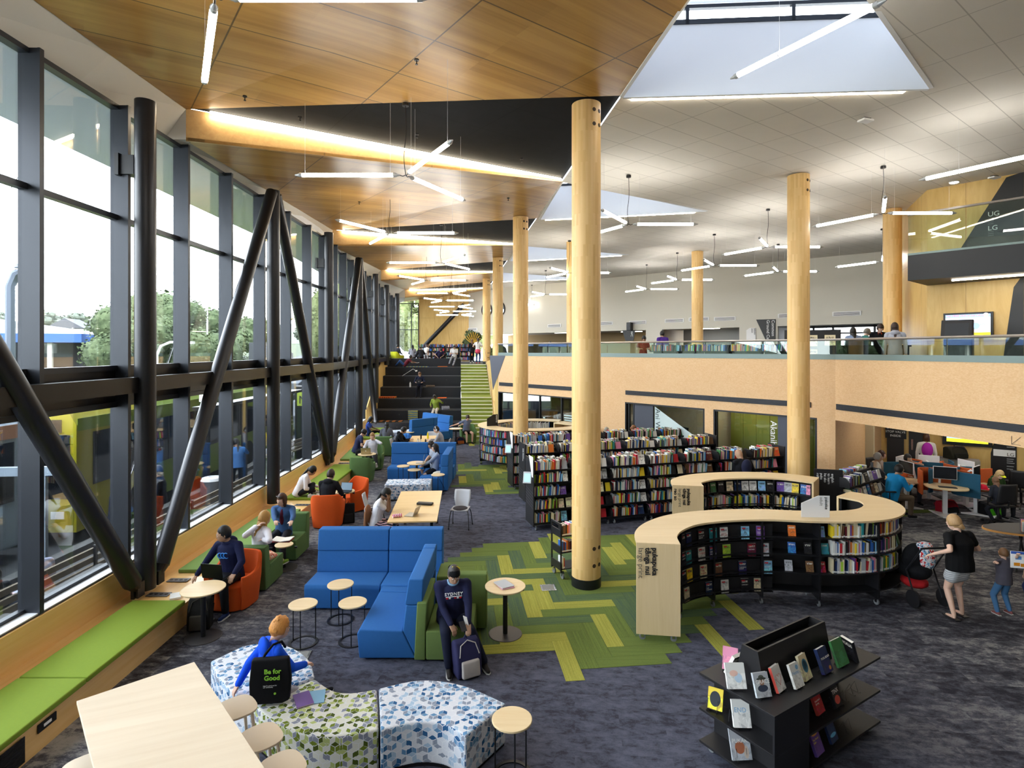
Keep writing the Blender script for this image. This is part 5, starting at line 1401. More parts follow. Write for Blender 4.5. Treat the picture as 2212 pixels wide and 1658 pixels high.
# ---- front display stand
e1=V((.845,.53)).normalized(); e2=V((-e1.y,e1.x)); N0=V((2.42,5.24)); rzD=math.atan2(e1.y,e1.x)
t=thing('display_stand','black three tier display stand with slanted books in the bottom right corner','display stand',(N0.x,N0.y,0),rzD)
for z,nm in ((.12,'bottom_shelf'),(.46,'middle_shelf'),(.825,'top_shelf')):
    MB().bb((0,0,z-.025),(1.94,.86,z)).build(nm,M_BLACKL,t,bevel=.003)
MB().bb((.24,.001,.121),(.56,.86,.80)).build('cross_panel',M_BLACKL,t)
MB().bb((.0,.001,.121),(.24,.02,.80)).build('end_fin',M_BLACKL,t)
MB().bb((.56,.32,.121),(1.7,.54,.80)).build('core_panel',M_BLACKL,t)
mb=MB()
for y0,y1,q in ((.26,.32,1),(.58,.52,-1)):
    mb.add([(.26,.26 if q>0 else .60,.826),(1.42,.26 if q>0 else .60,.826),(1.42,.34 if q>0 else .52,1.2),(.26,.34 if q>0 else .52,1.2),(.26,.28 if q>0 else .58,.826),(1.42,.28 if q>0 else .58,.826),(1.42,.36 if q>0 else .50,1.2),(.26,.36 if q>0 else .50,1.2)],[(0,1,2,3),(4,7,6,5),(3,2,6,7),(0,4,5,1),(0,3,7,4),(1,5,6,2)])
mb.prism([(.26,.826),(.60,.826),(.52,1.2),(.34,1.2)],.24,.262,M=Matrix(((0,0,1,0),(1,0,0,0),(0,1,0,0),(0,0,0,1))))
mb.prism([(.26,.826),(.60,.826),(.52,1.2),(.34,1.2)],1.42,1.442,M=Matrix(((0,0,1,0),(1,0,0,0),(0,1,0,0),(0,0,0,1))))
mb.bb((.26,.34,1.08),(1.42,.52,1.09)); mb.build('raised_trough',M_BLACKL,t)
for x,y in ((.1,.08),(.1,.78),(1.84,.08),(1.84,.78)): caster(t,x,y,.04)
def dloc(s,w_,z): q=N0+e1*s+e2*w_; return V((q.x,q.y,z))
def dpx(px,py,z):
    p=P(px,py,z); return p
def stand(p,rz):
    k=thing('book_rest','thin black wire book rest','book rest',p,rz,'wire book rests on the display stand')
    for x in (-.05,.05): MB().tube([V((x,-.06,.004)),V((x,-.06,.02)),V((x,-.05,.004)),V((x,.05,.004)),V((x,-.0,.11)),V((x,-.035,.01))],.0025,5).build('wire',M_BLACK,k)
    MB().tube([V((-.05,.05,.004)),V((.05,.05,.004))],.0025,5).build('crossbar',M_BLACK,k)
    return k
M_T={'d':mat('dark title ink',(.02,.02,.03),.5),'w':mat('pale title ink',(.85,.84,.8),.5),'y':mat('yellow title ink',(.8,.6,.1),.5),'r':mat('red title ink',(.6,.08,.06),.5),'b':mat('blue title ink',(.2,.4,.6),.5)}
DS=[ # px,py(bottom centre),shelf z, yaw offset,colour,size,title,ink,label, thickness
(1683,1492,.826,.12,'white',(.15,.23),'','r','white cover with a red spine and red heart outline, on the top tier',.03),
(1722,1484,.826,.0,'white',(.145,.22),'Netto','b','white and grey cover with a blue dot, second on the top tier',.03),
(1741,1467,.826,.10,'cream',(.145,.235),'','b','cream cover with a blue oval portrait frame on the top tier',.03),
(1783,1452,.826,.05,'navy',(.17,.24),'TOOL BOOK','w','dark blue cover reading tool book on the top tier',.04),
(1817,1437,.826,.0,'green',(.20,.26),'','w','large green and blue painted forest cover on the top tier',.03),
(1647,1505,.826,-.35,'pale grey',(.16,.215),'GRACE','w','grey cover reading grace with a man in a hat, at the near corner',.03),
(1590,1487,.826,-.55,'white',(.19,.23),'','r','white watercolour cover on the left part of the top tier',.03),
(1577,1447,.826,-1.0,'pink',(.15,.22),'','r','pink and purple cover at the far left of the top tier',.05),
(1545,1532,.461,-1.1,'yellow',(.15,.20),'','d','yellow framed cover on the left of the middle tier',.03),
(1602,1570,.461,-.6,'white',(.17,.24),'END','b','white cover reading end on the left of the middle tier',.04),
(1601,1640,.121,-.5,'pale grey',(.20,.27),'PUKAKI','w','grey brown cover reading pukaki on the bottom tier',.025),
(1768,1540,.461,.1,'red',(.15,.21),'Heartland\nStrong','w','red cover reading heartland strong on the middle tier',.03),
(1806,1524,.461,.1,'black',(.15,.22),'TINX','w','black and red cover reading tinx on the middle tier',.03),
(1766,1628,.121,.1,'purple',(.16,.24),'The Flower\nSeller','y','purple cover reading the flower seller on the bottom tier',.03),
(1797,1601,.121,.1,'navy',(.15,.22),'','w','dark blue beach cover on the bottom tier',.03)]
def disp_pics(b_,Rm,lab,w_,h_,th):
    y=-th/2-.0006
    def disc(cx,cz,rx,rz_,mt,nm='picture'):
        vs=[Rm@V((cx+rx*math.cos(2*PI*i/24),y,cz+rz_*math.sin(2*PI*i/24))) for i in range(24)]; MB().add(vs,[tuple(range(24))]).build(nm,mt,b_,fix=False)
    def ring(pts,mt,r=.0015): MB().tube([Rm@V((a,y,c_)) for a,c_ in pts],r,5,closed=True).build('picture',mt,b_)
    if 'heart' in lab:
        ring([(.045*math.sin(a)**3,h_*.48+.0034*(13*math.cos(a)-5*math.cos(2*a)-2*math.cos(3*a)-math.cos(4*a))) for a in [2*PI*i/30 for i in range(30)]],M_T['r']); MB().add([Rm@V(p) for p in ((-w_/2-.0005,-th/2,0),(-w_/2-.0005,th/2,0),(-w_/2-.0005,th/2,h_),(-w_/2-.0005,-th/2,h_))],[(0,1,2,3)]).build('spine',M_T['r'],b_,fix=False)
    if 'grace' in lab: disc(0,h_*.62,.028,.034,cloth('9a7a66')); disc(0,h_*.74,.052,.012,cloth('4d5048')); disc(0,h_*.79,.030,.022,cloth('5a5e54')); disc(0,h_*.36,.055,.030,cloth('3a4050'))
    if 'blue dot' in lab: disc(w_*.22,h_*.8,.022,.022,M_T['b'])
    if 'oval' in lab: disc(0,h_*.55,w_*.34,h_*.27,cloth('4a7f9a')); disc(0,h_*.55,w_*.24,h_*.21,cloth('2a3f4a'))
    if 'yellow framed' in lab: disc(0,h_*.5,w_*.36,h_*.36,cloth('3a3f44'))
    if 'watercolour' in lab: disc(w_*.12,h_*.42,w_*.2,h_*.18,cloth('b9cfe0')); disc(-w_*.1,h_*.6,w_*.22,h_*.12,cloth('e8c0b0'))
    if 'tinx' in lab: disc(0,h_*.28,w_*.36,h_*.18,M_T['r'])
    if 'tool book' in lab: disc(w_*.25,h_*.16,w_*.12,h_*.08,cloth('c88a4a'))
    if 'pukaki' in lab: disc(-w_*.05,h_*.4,w_*.25,h_*.2,cloth('a8674a')); disc(w_*.25,h_*.25,w_*.12,h_*.2,cloth('c9b8a8'))
    if 'beach' in lab: disc(0,h_*.3,w_*.4,h_*.08,cloth('6ab0d8'))
    if 'flower seller' in lab: disc(0,h_*.8,w_*.4,h_*.1,cloth('e0a060'))
for px,py,z,ya,c,(w_,h_),title,ink,lab,th in DS:
    p=P(px,py,z)
    stand(p+V((0,0,0)),rzD+ya)
    b_=thing('display_book',lab.replace('cover','book cover',1),'book',p+V((0,0,.004)),rzD+ya,'face out books on the display stand')
    Rm=Matrix.Rotation(-.38,4,'X')@Matrix.Translation((0,-.045+.02,0))
    cb=MB().bb((-w_/2,-th/2,0),(w_/2,-th/2+.003,h_)).bb((-w_/2,th/2-.003,0),(w_/2,th/2,h_)).bb((-w_/2,-th/2,0),(-w_/2+.003,th/2,h_)).build('cover',M_COVER2,b_); cb.color=(*PC[c],1); cb.data.transform(Rm); disp_pics(b_,Rm,lab,w_,h_,th)
    pg=MB().bb((-w_/2+.003,-th/2+.003,.003),(w_/2-.004,th/2-.003,h_-.003)).build('pages',M_CHALK,b_); pg.data.transform(Rm)
    if title: text('title',title,min(.06,w_*1.5/max(len(x) for x in title.split('\n'))),Rm@frame((-w_*.42,-th/2-.001,h_*.55),(1,0,0),(0,0,1)),M_T[ink],b_,ext=.0005)
# books leaning on the far side of the trough, backs and page blocks seen
for i,(s_,w_,c,l) in enumerate(((.28,.70,'black','black backed book leaning at the left rear of the stand top'),(.50,.68,'cream','cream backed book leaning second from left behind the trough'),(.72,.70,'maroon','maroon backed book lying behind the trough of the stand'),(.92,.69,'white','white backed book leaning third behind the trough'),(1.10,.68,'navy','navy backed book leaning fourth behind the trough'),(1.32,.69,'lime','pale green backed book leaning last behind the trough'))):
    addbook('face',dloc(s_,w_,.828),rzD+PI,(.15,.035,.24),c,tilt=-.45,grp='books on the rear of the stand',label=l,force=True)
p=P(1841,1423,.826); addbook('face',p,rzD+1.25,(.16,.03,.24),'black',tilt=-.3,grp='face out books on the display stand',label='black book with orange spine seen edge on at the right end of the stand',force=True)
for i,(s_,w_,z) in enumerate(((1.35,.12,.461),(1.62,.14,.461),(1.45,.12,.121),(1.2,.13,.461),(.08,.75,.461),(.1,.5,.461))):
    k=stand(dloc(s_,w_,z),rzD+(0 if i<4 else -1.2))
rs=[o for o in COL.objects if o.name.startswith('book_rest')]
LR=['red edged white book','white book with the blue dot','cream oval portrait book','tool book','painted forest book','grace book','watercolour book','pink and purple book','yellow framed book','end book','pukaki book','heartland strong book','tinx book','flower seller book','dark blue beach book']
for i,o in enumerate(rs):
    o['label']=('black wire rest holding the '+LR[i]) if i<15 else 'empty black wire book rest '+['right of the tinx book on the middle tier, nearer','at the right end of the middle tier','right of the beach book on the bottom tier','just right of the tinx book','far left on the middle tier','left on the middle tier behind the end book'][i-15]
# loose books
def flatbook(label,p,rz,w_,h_,th,c,c2=None):
    b_=thing('book',label,'book',p,rz)
    cv=MB().bb((-w_/2,-h_/2,0),(w_/2,h_/2,.002)).bb((-w_/2,-h_/2,th-.002),(w_/2,h_/2,th)).build('cover',M_COVER,b_); cv.color=(*PC[c],1)
    MB().bb((-w_/2+.003,-h_/2+.003,.002),(w_/2-.003,h_/2-.003,th-.002)).build('pages',M_CHALK,b_)
    return b_
flatbook('pale blue magazine on the round table right of the older man',V((-.12,8.42,.736)),.55,.20,.27,.012,'pale grey')
flatbook('pink magazine under the pale blue one on the round table',V((-.11,8.41,.722)),.45,.20,.27,.012,'pink')
flatbook('blue purple booklet lying on the green patterned ottoman',P(655,1511,.455),.55,.17,.26,.012,'purple')
flatbook('light blue and green booklet half under the purple one on the ottoman',P(684,1505,.452),.25,.17,.24,.006,'light blue')
flatbook('white paperback lying on the bench beside the young man',P(379,1289,.366),.5,.15,.22,.03,'white')
# ---- realise the books: the largest in view one by one, the remainder as one mass
def area(b_):
    d=b_['pos'].y; k=(F/d)**2*b_['size'][0]*b_['size'][2]; return k+(1e6 if b_['force'] else 0)
BOOKS.sort(key=area,reverse=True)
def bmatrix(b_):
    w_,dp,h_=b_['size']
    return Matrix.Translation(b_['pos'])@Matrix.Rotation(b_['rz'],4,'Z')@Matrix.Rotation(b_['lean'],4,'Y')@Matrix.Rotation(b_['tilt'],4,'X')@Matrix.Diagonal((w_,dp,h_,1))
used={}
NB=262
for b_ in BOOKS[:NB]:
    face=b_['kind']=='face'; o=bpy.data.objects.new('book',(ME_FS if b_['st'] else ME_F) if face else ME_S); COL.objects.link(o); o.matrix_world=bmatrix(b_)
    j=rb.uniform(.85,1.12); o.color=(*[min(1,k*j) for k in PC[b_['c']]],1)
    lab=b_['label'] or ('%s book, %s'%(b_['c'],b_['desc']))
    used[lab]=used.get(lab,0)+1
    tag(o,lab,'book',b_['grp'])
    if b_.get('title'):
        w_,dp,h_=b_['size']; tt=b_['title']; M=Matrix.Translation(b_['pos'])@Matrix.Rotation(b_['rz'],4,'Z')@Matrix.Rotation(b_['tilt'],4,'X')
        tx=text('title',tt,min(.04,w_*1.35/max(len(x) for x in tt.split('\n'))),frame((-w_*.42,-dp/2-.002,h_*.5),(1,0,0),(0,0,1)),M_T['w'] if b_['c'] not in('white','cream','lime','pale grey') else M_T['r'],None,ext=.0004)
        tx.data.transform(M); tx.parent=o; tx.matrix_parent_inverse=o.matrix_world.inverted()
vs=[];fs=[];mi=[];cols=[]
for b_ in BOOKS[NB:]:
    M=bmatrix(b_); o_=len(vs)
    q=[M@V((a,b,c)) for c in(0,1) for b in(-.5,.5) for a in(-.5,.5)]; vs+=[tuple(x) for x in q]
    ff=[(0,2,3,1),(4,5,7,6),(0,1,5,4),(2,6,7,3),(0,4,6,2),(1,3,7,5)]
    fs+=[tuple(i+o_ for i in f) for f in ff]; j=rb.uniform(.8,1.1); c=[min(1,k*j) for k in PC[b_['c']]]
    cols+=[(.62,.6,.54,1)]*4+[(.62,.6,.54,1)]*4+[(*c,1)]*4+[(.5,.48,.42,1)]*4+[(*c,1)]*8
me=bpy.data.meshes.new('books'); me.from_pydata(vs,[],fs); me.materials.append(M_TINTED)
ca=me.color_attributes.new('tint','FLOAT_COLOR','CORNER')
ca.data.foreach_set('color',[x for c in cols for x in c])
o=link('books',me); tag(o,'many more library books filling the farther shelves','books'); o['kind']='stuff'
print('BOOKS',len(BOOKS))
# ------------------------------------------------------------------ people
def voxel(mb,vox,smooth=3,f=.6):
    me=mb.mesh('tmp',M_WHITE); o=bpy.data.objects.new('tmp',me); COL.objects.link(o)
    r=o.modifiers.new('r','REMESH'); r.mode='VOXEL'; r.voxel_size=vox; r.use_smooth_shade=True
    if smooth: s=o.modifiers.new('s','SMOOTH'); s.iterations=smooth; s.factor=f
    dg=bpy.context.evaluated_depsgraph_get(); dg.update()
    m2=bpy.data.meshes.new_from_object(o.evaluated_get(dg)); bpy.data.objects.remove(o); bpy.data.meshes.remove(me)
    m2.materials.clear()
    m2.polygons.foreach_set('use_smooth',[True]*len(m2.polygons)); return m2
def cap(mb,a,b,ra,rb,n=12):
    a=V(a);b=V(b); mb.cyl(a,b,ra,rb,n=n); mb.ell(a,ra,n,8); mb.ell(b,rb,n,8); return mb
def ik(a,t,l1,l2,pole):
    a=V(a);t=V(t);d=t-a; L=min(max(d.length,abs(l1-l2)+.02),l1+l2-.004); u_=d.normalized() if d.length>1e-6 else V((0,0,-1)); t=a+u_*L
    x=(l1*l1-l2*l2+L*L)/(2*L); h=math.sqrt(max(l1*l1-x*x,0)); p=V(pole); p=p-u_*p.dot(u_); p=p.normalized() if p.length>1e-6 else u_.orthogonal().normalized()
    return a+u_*x+p*h,t
def vlink(n,me,par,mt):
    me.materials.clear(); me.materials.append(mt); return link(n,me,par)
SKINS={'light':(.62,.40,.30),'tan':(.42,.25,.16),'brown':(.22,.12,.075),'pale':(.70,.48,.38)}
def skinm(s):
    if 'skin '+s in MATS: return MATS['skin '+s]
    m=mat('skin '+s,SKINS[s],.5,var=.08,vs=14,spec=.35)
    m.node_tree.nodes['Principled BSDF'].inputs['Subsurface Weight'].default_value=.08; m.node_tree.nodes['Principled BSDF'].inputs['Subsurface Radius'].default_value=(.3,.1,.05); return m
def hairm(c):
    k='hair '+c
    if k in MATS: return MATS[k]
    m,t,b=base(k,.5,0,.4); n=t.noise(t.mapping(t.coord(),(60,60,9)),2,4,.7)
    cc=hexc(c); t.link(t.mix(n,c4([x*.45 for x in cc]),c4([min(1,x*1.5) for x in cc])),b.inputs['Base Color'])
    bn=t.new('ShaderNodeBump'); bn.inputs['Strength'].default_value=.6; bn.inputs['Distance'].default_value=.006; t.link(n,bn.inputs['Height']); t.link(bn.outputs[0],b.inputs['Normal'])
    MATS[k]=m; return m
M_EYEW=mat('eye white',(.7,.68,.66),.3); M_EYED=mat('dark iris',(.02,.013,.01),.2); M_LIP=mat('lip',(.35,.12,.10),.5)
def person(label,loc,rz,H=1.68,pz=None,lean=4,side=0,yaw=0,pitch=0,lh=None,rh=None,lf=None,rf=None,skin='light',hair=('short','2a1a10'),top=('7a7a7a','long'),bot=('trousers','22242c'),shoes='1a1a1e',det=1,world=True,knee=None,extra=None,fat=1.0,z0=0,grp=None,elb=None,headoff=0,cat='person'):
    k=H/1.7; t=thing('person',label,cat,(loc[0],loc[1],z0),rz,grp)
    Ri=Matrix.Rotation(-rz,3,'Z'); O=V((loc[0],loc[1],z0))
    def loc_(p): return None if p is None else (Ri@(V(p)-O) if world else V(p))
    lh,rh,lf,rf=map(loc_,(lh,rh,lf,rf))
    vox={3:.0075,2:.011,1:.017,0:.024}[det]
    if pz is None: pz=.90*k
    ln=math.radians(lean); sd=math.radians(side)
    fw=V((0,1,0)); rt=V((1,0,0)); pel=V((0,0,pz))
    sp=V((math.sin(sd),math.sin(ln),math.cos(ln)*math.cos(sd))).normalized()
    tf=(fw-sp*fw.dot(sp)).normalized(); tr=tf.cross(sp)
    waist=pel+sp*.17*k; chest=pel+sp*.36*k; neck=pel+sp*.515*k; sh=.188*k
    ly=math.radians(yaw); lp=math.radians(pitch)
    hm=Matrix.Rotation(ly,3,'Z')@Matrix.Rotation(-lp,3,'X')
    hb=neck+(sp*.035+tf*(.02+.03*math.sin(max(lp,0)))+V((0,0,.01)))*k
    hc=hb+hm@V((0,.022*k+headoff,.105*k))
    S={};Hn={}
    for s,tg in ((1,rh),(-1,lh)):
        so=neck-sp*.055*k+tr*s*sh
        if tg is None: tg=pel+tr*s*.26*k+V((0,.08,-.16*k)) if pz>.7*k else pel+V((s*.16,.30*k,.12))
        el,ha=ik(so,tg,.285*k,.25*k,(elb[0 if s<0 else 1] if elb else (s*.55,-.6,-.6)))
        S[s]=(so,el,ha)
    Lg={}
    for s,tg in ((1,rf),(-1,lf)):
        ho=pel+rt*s*.088*k+V((0,0,-.02*k))
        if tg is None: tg=V((s*.10,.02,.075)) if pz>.7*k else V((s*.13,.42*k,.075))
        kn,an=ik(ho,tg,.43*k,.415*k,(knee[0 if s<0 else 1] if knee else (s*.15,1,.35)))
        Lg[s]=(ho,kn,an)
    # --- body
    mb=MB()
    def loft(mb,rings,n=16):
        vs=[];
        for c,rx,ry in rings:
            for i in range(n):
                a=2*PI*i/n; vs.append(c+tr*math.cos(a)*rx+tf*math.sin(a)*ry)
        m=len(rings); fs=[(j*n+i,j*n+(i+1)%n,(j+1)*n+(i+1)%n,(j+1)*n+i) for j in range(m-1) for i in range(n)]
        fs+=[tuple(reversed(range(n))),tuple(range((m-1)*n,m*n))]; mb.add(vs,fs)
    g=k*fat
    loft(mb,[(pel-sp*.06*k,.13*g,.09*g),(pel,.155*g,.105*g),(waist,.13*g,.092*g),(chest,.165*g,.112*g),(neck-sp*.06*k,.16*k,.085*k),(neck-sp*.01*k,.06*k,.05*k)])
    cap(mb,neck-sp*.03*k,hb+hm@V((0,.0,.05*k)),.056*k,.054*k)
    hr=V((.080,.098,.119))*k
    mb.ell(hc,hr,20,14,R=hm); mb.ell(hc+hm@V((0,.030,-.062))*k,V((.052,.058,.052))*k,14,10,R=hm)
    mb.ell(hc+hm@V((0,.076,.0))*k,V((.058,.018,.03))*k,12,8,R=hm)
    mb.ell(hc+hm@V((0,.098,-.018))*k,V((.012,.016,.022))*k,8,6,R=hm); mb.ell(hc+hm@V((0,.088,-.060))*k,V((.024,.012,.014))*k,8,6,R=hm)
    for s in (1,-1): mb.ell(hc+hm@V((s*.076,-.004,-.008))*k,V((.010,.018,.030))*k,8,6,R=hm)
    for s,(so,el,ha) in S.items():
        cap(mb,so,el,.046*g,.038*k); cap(mb,el,ha,.037*k,.025*k)
        d=(ha-el).normalized(); 
        pole=V((0,0,1)) if abs(d.z)<.85 else V((0,1,0))
        w_=d.cross(pole).normalized()*s; dn=d.cross(w_)*s
        if dn.z>0: dn=-dn
        pc=ha+d*.045*k; mb.add(*[[pc+d*a*.045*k+w_*b*.036*k+dn*c*.013*k for a in(-1,1) for b in(-1,1) for c in(-1,1)],[(0,1,3,2),(4,6,7,5),(0,4,5,1),(2,3,7,6),(0,2,6,4),(1,5,7,3)]])
        fr=.0095*k if det<3 else .0088*k
        for j,(o_,L) in enumerate(((-.030,.060),(-.010,.072),(.011,.070),(.031,.052))):
            b0=ha+d*.08*k+w_*o_*k; b1=b0+(d*.9+dn*.35).normalized()*L*.55*k; b2=b1+(d*.55+dn*.85).normalized()*L*.5*k
            cap(mb,b0,b1,fr,fr,8); cap(mb,b1,b2,fr,fr*.85,8)
        th0=ha+d*.02*k-w_*.03*k*1; th1=th0+(d*.7-w_*.7+dn*.2).normalized()*.04*k; th2=th1+(d*.95-w_*.2+dn*.3).normalized()*.03*k
        cap(mb,th0,th1,.012*k,.0105*k,8); cap(mb,th1,th2,.0105*k,.009*k,8)
    bare=bot[0] in('skirt','shorts','shortskirt'); fo={}
    for s,(ho,kn,an) in Lg.items():
        cap(mb,ho,kn,.078*g,.052*k); cap(mb,kn,kn+(an-kn)*.35,.052*k,.052*k); cap(mb,kn+(an-kn)*.35,an,.050*k,.033*k)
        d=(an-kn); f=V((d.x*.0,1,0)) 
        f=V((0,1,0)) if abs(d.normalized().y)<.8 else V((0,.45,.6))
        if s in (1,-1) and (kn-ho).length>0:
            hz_=V((kn.x-ho.x,kn.y-ho.y,0)); 
            if hz_.length>.12 and an.z<.2: f=(hz_.normalized()*.6+V((0,.5,0))).normalized()
        f=V((f.x,f.y,f.z)).normalized(); fo[s]=(an,f)
        cap(mb,an+V((0,0,-.03*k)),an+f*.14*k+V((0,0,-.052*k)),.030*k,.022*k,10)
    bm_=voxel(mb,vox,2 if det>=2 else 3,.5); bm_.materials.clear(); bm_.materials.append(skinm(skin)); link('body',bm_,t)
    # --- shirt
    col,sl=top[0],top[1]; ct=cloth(col); mb=MB(); e=.016*k if det<3 else .018*k; low=-.10 if sl!='crop' else .04
    loft(mb,[(pel+sp*low*k,.158*g+e,.112*g+e),(pel+sp*.03*k,.160*g+e,.115*g+e),(waist,.140*g+e,.108*g+e),(chest,.172*g+e,.120*g+e),(neck-sp*.06*k,.162*k+e,.092*k+e),(neck+sp*.005*k,.062*k+e*.6,.056*k+e*.6)])
    for s in (1,-1): cap(mb,neck-sp*.005*k+tr*s*.03*k,S[s][0]+sp*.01*k,.052*k,.060*k)
    for s,(so,el,ha) in S.items():
        if sl=='none': mb.ell(so,.05*k,10,8); continue
        if sl in('short','crop'): cap(mb,so,so+(el-so)*.55,.056*g+e*.4,.052*k+e*.6)
        else:
            cap(mb,so,el,.056*g+e*.5,.046*k+e*.5); cap(mb,el,el+(ha-el)*.92,.045*k+e*.5,.034*k+e*.4)
    if 'hood' in top[2:]:
        mb.ell(neck-tf*.07*k-sp*.0,V((.12,.07,.07))*k,12,8); mb.ell(neck+tf*.03*k,V((.085,.06,.035))*k,12,8)
    m_=voxel(mb,max(vox,.010),3,.6); m_.materials.clear(); m_.materials.append(ct); link('top',m_,t)
    # --- lower garment
    cb=cloth(bot[1]); mb=MB()
    if bot[0] in('trousers','leggings'):
        ex=.016*k if bot[0]=='trousers' else .006
        loft(mb,[(pel-sp*.09*k,.14*g,.10*g),(pel,.160*g+.006,.112*g+.006),(pel+sp*.08*k,.150*g,.104*g)])
        for s,(ho,kn,an) in Lg.items(): cap(mb,ho,kn,.084*g,.056*k+ex); cap(mb,kn,an+(kn-an)*.06,.056*k+ex,.038*k+ex)
    elif bot[0]=='shorts':
        loft(mb,[(pel-sp*.09*k,.14*g,.10*g),(pel,.165*g,.118*g),(pel+sp*.08*k,.150*g,.104*g)])
        for s,(ho,kn,an) in Lg.items(): cap(mb,ho,ho+(kn-ho)*.75,.088*g,.075*k)
    else:
        q=.95 if bot[0]=='skirt' else .48
        loft(mb,[(pel-sp*.02*k,.16*g,.118*g),(pel,.168*g,.122*g),(pel+sp*.10*k,.145*g,.105*g)])
        pr=[Lg[s][0]+(Lg[s][1]-Lg[s][0])*q for s in(1,-1)]
        for s in (1,-1): cap(mb,Lg[s][0],pr[0 if s>0 else 1],.09*g,.082*k)
        for f_ in (.25,.5,.75,1): a=Lg[1][0].lerp(pr[0],f_); b=Lg[-1][0].lerp(pr[1],f_); cap(mb,a,b,.084*g,.084*g)
    m_=voxel(mb,max(vox,.011),3,.6); m_.materials.clear(); m_.materials.append(cb); link('trousers' if bot[0] in('trousers','leggings') else bot[0].replace('short','').replace('s','shorts',1) if bot[0]=='shorts' else 'skirt',m_,t)
    # --- shoes
    if shoes:
        for s,(an,f) in fo.items():
            mb=MB(); cap(mb,an+V((0,0,-.035*k))-f*.03*k,an+f*.14*k+V((0,0,-.050*k)),.040*k,.030*k,12); cap(mb,an,an+V((0,0,-.02)),.038*k,.040*k,10)
            m_=voxel(mb,max(vox,.011),2); m_.materials.clear(); m_.materials.append(cloth(shoes)); sh_=link('shoe',m_,t)
            if det>=2: MB().prism([((an+f*a*k).x+f.y*b*k,(an+f*a*k).y-f.x*b*k) for a,b in((-.07,-.035),(.08,-.042),(.15,-.03),(.175,0),(.15,.03),(.08,.042),(-.07,.035))],an.z-.078*k,an.z-.062*k).build('sole',mat('pale sole',(.5,.5,.48),.6),sh_)
    # --- hair
    st,hcl=hair[0],hair[1]
    if st!='bald':
        mb=MB(); up=V((0,-.018,.016))*k
        sc_={'crew':1.05,'cap':1.03}.get(st,1.13)
        # scalp cap cut away from the face
        vs=[];n=20
        mb.ell(hc+hm@up,hr*sc_,20,14,R=hm)
        me_=mb; 
        keep=MB(); nf=[]
        keep.v=list(mb.v); ihm=hm.inverted()
        for f_ in mb.f:
            c=V((0,0,0))
            for i in f_: c+=V(mb.v[i])
            c=ihm@(c/len(f_)-hc)/k
            face=c.y>.035 and c.z<.052
            lowz=c.z<-.055+(.02 if c.y>0 else 0)
            if face or lowz: continue
            nf.append(f_)
        keep.f=nf; keep.m=[0]*len(nf)
        me=keep.mesh('hair',hairm(hcl),smooth=True,fix=False); ho_=link('hair',me,t); sd_=ho_.modifiers.new('t','SOLIDIFY'); sd_.thickness=.014*k; sd_.offset=-.6
        mb=MB(); add=False
        if st in('long','ponytail','bun','bob','curly','shag'):
            add=True
            if st=='long':
                mb.ell(hc+hm@V((0,-.045,-.03))*k,V((.085,.06,.12))*k,14,10,R=hm); cap(mb,hc+hm@V((0,-.06,-.08))*k,neck-tf*.085*k-sp*.14*k,.075*k,.05*k)
                for s in(1,-1): cap(mb,hc+hm@V((s*.065,-.01,-.02))*k,neck+tr*s*.075*k-sp*.06*k+tf*.02*k,.030*k,.03*k)
            if st=='bob':
                mb.ell(hc+hm@V((0,-.035,-.04))*k,V((.090,.065,.11))*k,14,10,R=hm)
                for s in(1,-1): cap(mb,hc+hm@V((s*.070,.0,.0))*k,hc+hm@V((s*.070,.0,-.11))*k,.030*k,.028*k)
            if st=='ponytail': mb.ell(hc+hm@V((0,-.10,.02))*k,V((.035,.03,.035))*k,10,8); cap(mb,hc+hm@V((0,-.11,.0))*k,neck-tf*.11*k-sp*.12*k,.035*k,.022*k)
            if st=='bun':
                mb.ell(hc+hm@V((0,-.095,-.05))*k,V((.05,.045,.045))*k,12,8); mb.ell(hc+hm@V((.02,-.11,-.08))*k,V((.035,.03,.035))*k,10,8); mb.ell(hc+hm@V((0,-.04,-.02))*k,V((.08,.06,.09))*k,12,8)
            if st in('curly','shag'):
                mb.ell(hc+hm@V((0,-.034,.012))*k,V((.086,.088,.112))*k,16,10,R=hm)
                rr=random.Random(hash(label)%999 if False else len(label)); 
                for j in range(46 if st=='curly' else 34):
                    a=rr.uniform(0,2*PI); b=rr.uniform(-.35,1.35); r_=V((math.cos(a)*math.cos(b)*.078,math.sin(a)*math.cos(b)*.092,math.sin(b)*.115))
                    if r_.y>.03 and r_.z<.06: continue
                    mb.ell(hc+hm@(r_*1.12+V((0,-.014,.014)))*k,(.030 if st=='curly' else .024)*k,8,6)
            m_=voxel(mb,max(vox*.9,.008),1,.4); m_.materials.clear(); m_.materials.append(hairm(hcl)); link('hair',m_,t)
    if det>=1:
        for s in(1,-1):
            ey_=hc+hm@V((s*.030,.0925,.012))*k; o=MB().ell(ey_,V((.0125,.006,.0065))*k,10,6,R=hm).build('eye',M_EYEW,t,smooth=True); MB().ell(ey_+hm@V((0,.004,0))*k,V((.006,.004,.006))*k,8,6,R=hm).build('iris',M_EYED,o,smooth=True)
            MB().ell(hc+hm@V((s*.030,.095,.030))*k,V((.018,.004,.0035))*k,8,5,R=hm).build('eyebrow',hairm(hcl if st!='bald' else '4a3a30'),t,smooth=True)
        MB().ell(hc+hm@V((0,.099,-.054))*k,V((.021,.004,.006))*k,10,5,R=hm).build('mouth',M_LIP,t,smooth=True)
    info=dict(t=t,hc=hc,hm=hm,neck=neck,chest=chest,sp=sp,tf=tf,tr=tr,S=S,L=Lg,k=k,pel=pel,hr=hr)
    if extra: extra(info)
    return info
